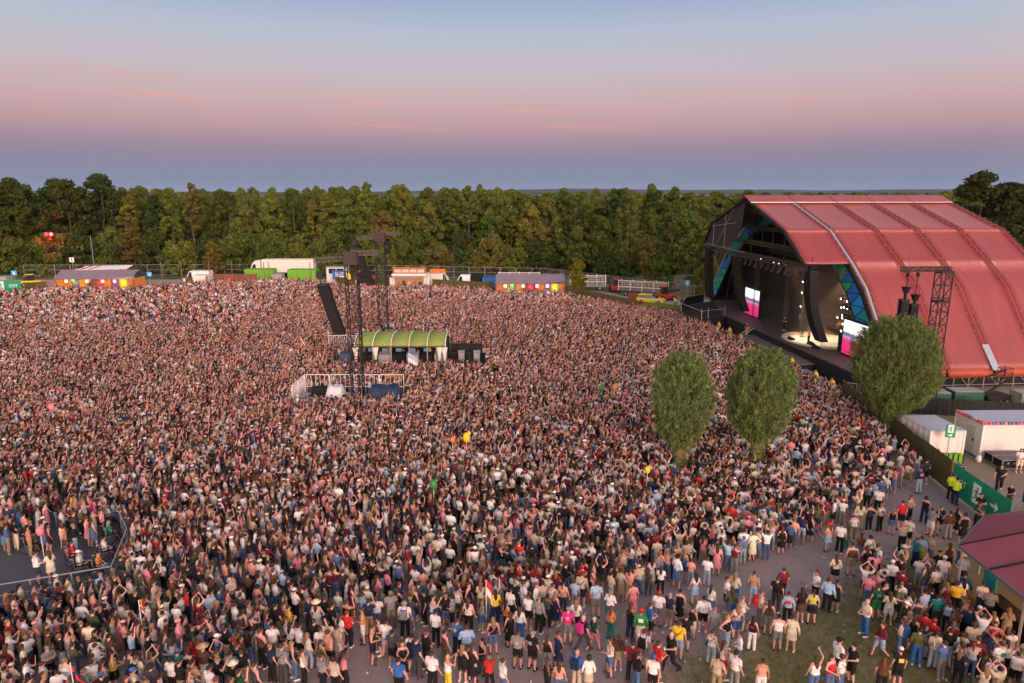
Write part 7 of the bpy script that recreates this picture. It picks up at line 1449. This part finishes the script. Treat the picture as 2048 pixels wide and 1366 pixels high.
BOTC = ['black'] * 5 + ['denim'] * 5 + ['charcoal'] * 2 + ['paledenim'] * 3 + ['khaki', 'white', 'grey', 'navy', 'tan', 'olive', 'cream']
HC = ['brown'] * 8 + ['dark'] * 6 + ['blonde'] * 3 + ['ginger']
NIND = 300 - NMAN - 8; LEFT = []; made = 0
for x, y in KEEP:
    d2 = x * x + y * y; px = 1024 + 1365 * x / (y * math.cos(PITCH) + CAM_H * math.sin(PITCH))
    if made < NIND and -30 < px < 2080 and y > 21.6:
        sex = rc.choice('mf'); top = rc.choices(['tee', 'tank', 'long'], [6, 1, 2] if sex == 'm' else [3, 5, 2])[0]; bot = rc.choices(['trousers', 'shorts'], [5, 5])[0] if sex == 'm' else rc.choices(['trousers', 'shorts', 'skirt', 'dress'], [4, 3, 2, 2])[0]
        style = rc.choices(['short', 'curly'], [9, 1])[0] if sex == 'm' else rc.choices(['long', 'bun', 'pony', 'curly'], [6, 2, 2, 1])[0]; ex = []
        if rc.random() < .14: ex = ['strap:' + rc.choice(['black', 'navy', 'brown'])]
        elif rc.random() < .1: ex = ['cap:' + rc.choice(['white', 'black', 'blue', 'red'])]
        elif rc.random() < .06: ex = ['backpack:' + rc.choice(['black', 'grey', 'navy'])]
        elif rc.random() < .05: ex = ['hat:' + rc.choice(['cream', 'tan'])]
        pose = rc.choices(['stand', 'easy', 'hold', 'cross', 'phone', 'oneup', 'clap', 'hip', 'photo'], [5, 5, 4, 2, 1.4, .5, .5, 1, .5])[0]
        for _ in range(14):
            tc, bc, hc = rc.choice(TOPC), rc.choice(BOTC), rc.choice(HC); key = (sex, top, tc, bot, bc, hc, style)
            if key not in LABELS: break
        LABELS.add(key); th = math.atan2(STG.y - y, STG.x - x) - PI / 2 + rc.gauss(0, .45) if rc.random() < .86 else rc.uniform(0, 6.28)
        person(x, y, .008, th, sex, top, tc, bot, bc, hc, style, pose, ex, zone(x, y), 'people in the near crowd', rnd=rc); made += 1
    else: LEFT.append((x, y))
# everyone else: one mass of copies, coloured at random
def rmat(name, stops, rough, seed, var=.15):
    m, nt, b = nodes_mat(name); oi = nt.nodes.new('ShaderNodeObjectInfo'); wn = nt.nodes.new('ShaderNodeTexWhiteNoise'); wn.noise_dimensions = '1D'; nt.links.new(mth(nt, 'MULTIPLY', mth(nt, 'ADD', oi.outputs['Random'], seed), 917.3), wn.inputs['W'])
    n = len(stops); c = rampn(nt, wn.outputs['Value'], [(i / n, s) for i, s in enumerate(stops)], 'CONSTANT'); w2 = nt.nodes.new('ShaderNodeSeparateColor'); nt.links.new(wn.outputs['Color'], w2.inputs[0])
    vm = nt.nodes.new('ShaderNodeVectorMath'); vm.operation = 'SCALE'; nt.links.new(c, vm.inputs[0]); nt.links.new(mth(nt, 'ADD', mth(nt, 'MULTIPLY', w2.outputs[1], .5), .75), vm.inputs['Scale']); nt.links.new(vm.outputs[0], b.inputs['Base Color']); b.inputs['Roughness'].default_value = rough; b.inputs['Specular IOR Level'].default_value = .2; return m
def spread(names, k=30): return [PAL[names[int(i * len(names) / k)]] for i in range(k)]
CM = {'skin': rmat('crowd_skin', [SKINS[i] for i in (0, 1, 2, 3, 0, 1, 3, 4, 2, 0, 1, 5)], .6, .11), 'top': rmat('crowd_top', [PAL[c] for c in 'white white white white white white white white cream cream cream beige beige grey pink lightblue pink salmon salmon red maroon brown olive navy denim charcoal maroon black black black black black'.split()], .85, .37), 'bottom': rmat('crowd_bottom', spread(sorted(BOTC), 20), .85, .71), 'hair': rmat('crowd_hair', [HAIR[h] for h in HC], .55, .53), 'shoe': mat('crowd_shoe', (.2, .2, .2), .8)}
KINDS = []
def crowd_kind(sex, pose, top, bot, style, cap=None):
    C = skeleton(sex, pose); V, Fc, NN = solid(C, .03, 620); nm, t, cen = classify(V, Fc, C); R_ = region(nm, t, cen, top, bot); b = MB(); order = ['skin', 'top', 'bottom', 'shoe', 'hair']; vs = V.copy(); off = np.zeros(len(V), bool)
    for f, r in zip(Fc, R_):
        if r in ('top', 'bottom'): off[list(f)] = True
    vs[off] += NN[off] * .014; b.v = vs.tolist(); b.f = list(Fc); b.m = [order.index(r) for r in R_]
    if bot in ('skirt', 'dress'): b.mi = 1 if bot == 'dress' else 2; b.loft([[(w * math.cos(a), w * .82 * math.sin(a), z) for a in [2 * PI * k / 10 for k in range(10)]] for z, w in ((1.06, .15), (.8, .2), (.5, .24))], False)
    b.mi = 4; h = hair_mb(style); b.mesh(h.v, h.f)
    if cap: b.mi = 1; b.ell((0, 0, 1.715), (.1, .125, .07), 8, 5)
    o = b.build('crowd_figure', [CM[k] for k in order], None, True); KINDS.append(o.data); bpy.data.objects.remove(o)
for a in (('m', 'stand', 'tee', 'trousers', 'short'), ('f', 'stand', 'tank', 'shorts', 'long'), ('m', 'easy', 'tee', 'shorts', 'short'), ('f', 'hold', 'tee', 'trousers', 'long'), ('m', 'hold', 'long', 'trousers', 'short'), ('f', 'easy', 'tank', 'dress', 'long'), ('m', 'cross', 'tee', 'trousers', 'short', 1), ('f', 'phone', 'tank', 'trousers', 'pony'), ('f', 'hip', 'long', 'skirt', 'curly'),
          ('m', 'up', 'tee', 'trousers', 'short'), ('f', 'up', 'tank', 'shorts', 'long'), ('m', 'clap', 'tee', 'shorts', 'short'), ('f', 'clap', 'tank', 'trousers', 'long'), ('m', 'oneup', 'tank', 'trousers', 'short'), ('f', 'oneup', 'tee', 'shorts', 'pony'), ('m', 'photo', 'tee', 'trousers', 'short')): crowd_kind(*a)
pts = []; rzs = []; scs = []; ids = []
for x, y in LEFT:
    lively = .10 if y < 40 else (.22 if y < 52 else (.45 if x > -35 else .3)); lively = .15 if (x < -45 and y > 95) else lively
    ids.append(rc.randrange(9, 16) if rc.random() < lively else rc.randrange(9)); pts.append((x, y, .006)); th = math.atan2(STG.y - y, STG.x - x) - PI / 2; rzs.append(th + rc.gauss(0, .4) if rc.random() < .93 else rc.uniform(0, 6.28)); s = rc.gauss(.955, .045); wx = s * rc.uniform(.88, 1.12); scs.append((wx, wx, s))
for k in range(170):      # people standing at the back of the viewing platform
    x, y = rc.uniform(-31, -22.0), rc.uniform(32.2, 36.2)
    if near(x, y, .45) or not inside((x, y), pl): continue
    occupy(x, y); ids.append(rc.randrange(9)); pts.append((x, y, ZP + .004)); rzs.append(-.75 + rc.gauss(0, .4)); s = rc.gauss(.97, .04); scs.append((s, s, s))
print('crowd', len(pts), 'individuals', made + NMAN)
instancer('crowd', pts, rzs, scs, ids, KINDS, 'huge dense festival crowd filling the ground before the stage')
# flags and blow-ups held above the heads
def flag(px, py, z, cols, label, w=.45, h=.45, pole=1.6):
    g = gp(px, py, z); t = thing('flag', label, 'flag', (g.x, g.y, z - pole), rc.uniform(-.5, .5)); part(t, 'pole', M_OFFW, lambda b: b.bar((0, 0, 0), (0, 0, pole), .02, 5)); n = len(cols)
    for k, c in enumerate(cols): part(t, 'cloth', mat('flag_' + c, PAL[c], .8), lambda b: b.loft([[(w * i / 6, .08 * math.sin(i * 1.3 + j), pole - h * (k + j) / n - .12 * i / 6 * i) for j in (0, 1)] + [(w * i / 6, .08 * math.sin(i * 1.3 + j) + .01, pole - h * (k + j) / n - .12 * i / 6 * i) for j in (1, 0)] for i in range(7)]))
for a in ((816, 706, 2.9, ['lightblue', 'white'], 'pale blue and white flag drooping before the green tent', 1.0, 1.0, 2.2), (972, 1160, 2.5, ['red', 'white'], 'red flag hanging on a pole at the near crowd edge', .32, .75, 1.9), (140, 1325, 2.5, ['navy', 'red', 'navy'], 'navy and red flag in the lower-left crowd', .6, .6, 1.9), (277, 1200, 2.5, ['orange', 'red', 'white'], 'small orange and red flag held up in the lower-left crowd', .3, .35, 1.8), (601, 672, 3.0, ['red', 'white'], 'small red flag tilted in the far crowd before the sound tower', .5, .5, 2.0)): flag(*a)
def balloon(px, py, z, c, r, label):
    g = gp(px, py, z); t = thing('inflatable', label, 'inflatable', (g.x, g.y, 0)); part(t, 'body', mat('toy_' + c, PAL[c], .4), lambda b: (b.ell((0, 0, z), (r * .8, r * .7, r * 1.1), 10, 7), b.ell((r * .5, 0, z + r * .9), (r * .45,) * 3, 8, 5)), True); part(t, 'stick', M_OFFW, lambda b: b.bar((0, 0, .9), (0, 0, z), .02, 5))
for a in ((933, 875, 2.3, 'yellow', .34, 'yellow and orange inflatable held above the middle crowd'), (867, 970, 2.2, 'green', .3, 'green inflatable held above the middle crowd'), (1229, 775, 2.3, 'orange', .3, 'orange round inflatable on a stick near the first willow'), (905, 880, 2.3, 'orange', .22, 'small orange ball held beside the yellow inflatable'), (1203, 776, 2.3, 'green', .28, 'green inflatable near the orange one'), (1295, 940, 2.2, 'yellow', .22, 'small yellow ball in the crowd below the first willow'), (103, 815, 2.4, 'pink', .28, 'pink inflatable held in the far left crowd'), (80, 1062, 2.3, 'pink', .25, 'pink inflatable held above the viewing platform')): balloon(*a)

# ------------------------------------------------------------------ trampled grass and litter on the open ground
def small_stuff():
    rn = np.random.default_rng(9); b = MB(); kinds = []
    for k in range(3):
        b = MB()
        for j in range(7): a = rn.uniform(0, 6.28); l = rn.uniform(.05, .13); x, y = rn.uniform(-.07, .07, 2); b.mesh([(x - .008, y, 0), (x + .008, y, 0), (x + l * .6 * math.cos(a), y + l * .6 * math.sin(a), l)], [(0, 1, 2)])
        o = b.build('tuft', mat('grass_blade_%d' % k, [(.13, .13, .04), (.19, .16, .07), (.1, .115, .03)][k], .9)); kinds.append(o.data); bpy.data.objects.remove(o)
    P_ = []
    while len(P_) < 9000:
        x, y = rn.uniform(2, 22), rn.uniform(21, 34); f = (x - 5.3) * .523 - (y - 23.9) * .853
        if f + rn.normal() * .7 > .4: P_.append((x, y, .005))
    n = len(P_); s = rn.uniform(.5, 1.4, n); instancer('grass', P_, rn.uniform(0, 6.28, n), np.stack([s, s, s * .8], 1), rn.integers(0, 3, n), kinds, 'short trampled grass on the open corner of the field')
    b = MB()
    for k in range(420):
        x, y = rn.uniform(-12, 21), rn.uniform(22, 40)
        if inside((x, y), EDGE + [(28, 60), (-60, 60)]) and rn.random() < .7: continue
        a = rn.uniform(0, 6.28); t = rn.integers(0, 3)
        if t == 0: b.bar((x, y, .04), (x + .11 * math.cos(a), y + .11 * math.sin(a), .045), .03, 6, .038)
        else: s_ = rn.uniform(.04, .09); b.box((x, y, .018), (s_, s_ * .7, .012), a)
    tag(b.build('litter', mat('litter_paper', (.55, .52, .5), .8, var=.5, scale=.7)), 'trodden cups and paper scattered on the ground', None, None, 'stuff')
small_stuff()

# ------------------------------------------------------------------ air: evening haze over the plain, stage smoke
def volume_box(name, lo, hi, density, color, label, aniso=0.0, parent=None):
    m = bpy.data.materials.new(name); m.use_nodes = True; nt = m.node_tree; nt.nodes.clear(); out = nt.nodes.new('ShaderNodeOutputMaterial'); v = nt.nodes.new('ShaderNodeVolumePrincipled'); v.inputs['Density'].default_value = density; v.inputs['Color'].default_value = (*color, 1); v.inputs['Anisotropy'].default_value = aniso; nt.links.new(v.outputs[0], out.inputs['Volume'])
    b = MB(); b.box([(l + h) / 2 for l, h in zip(lo, hi)], [h - l for l, h in zip(lo, hi)]); o = b.build(name, m, parent); tag(o, label, None, None, 'stuff'); return o
volume_box('haze', (-9500, -1000, -3), (9500, 9500, 58), 0.00003, (0.5, 0.66, 1.0), 'thin blue evening haze over the plain')

sm = volume_box('stage_smoke', (3.2, -15.0, 2.05), (14.3, 8.5, 10.2), 0.010, (0.95, 0.88, 0.8), 'thin warm smoke hanging over the lit stage', 0.2)
sm.location = (29.5, 88, 0); sm.rotation_euler = (0, 0, R(5))
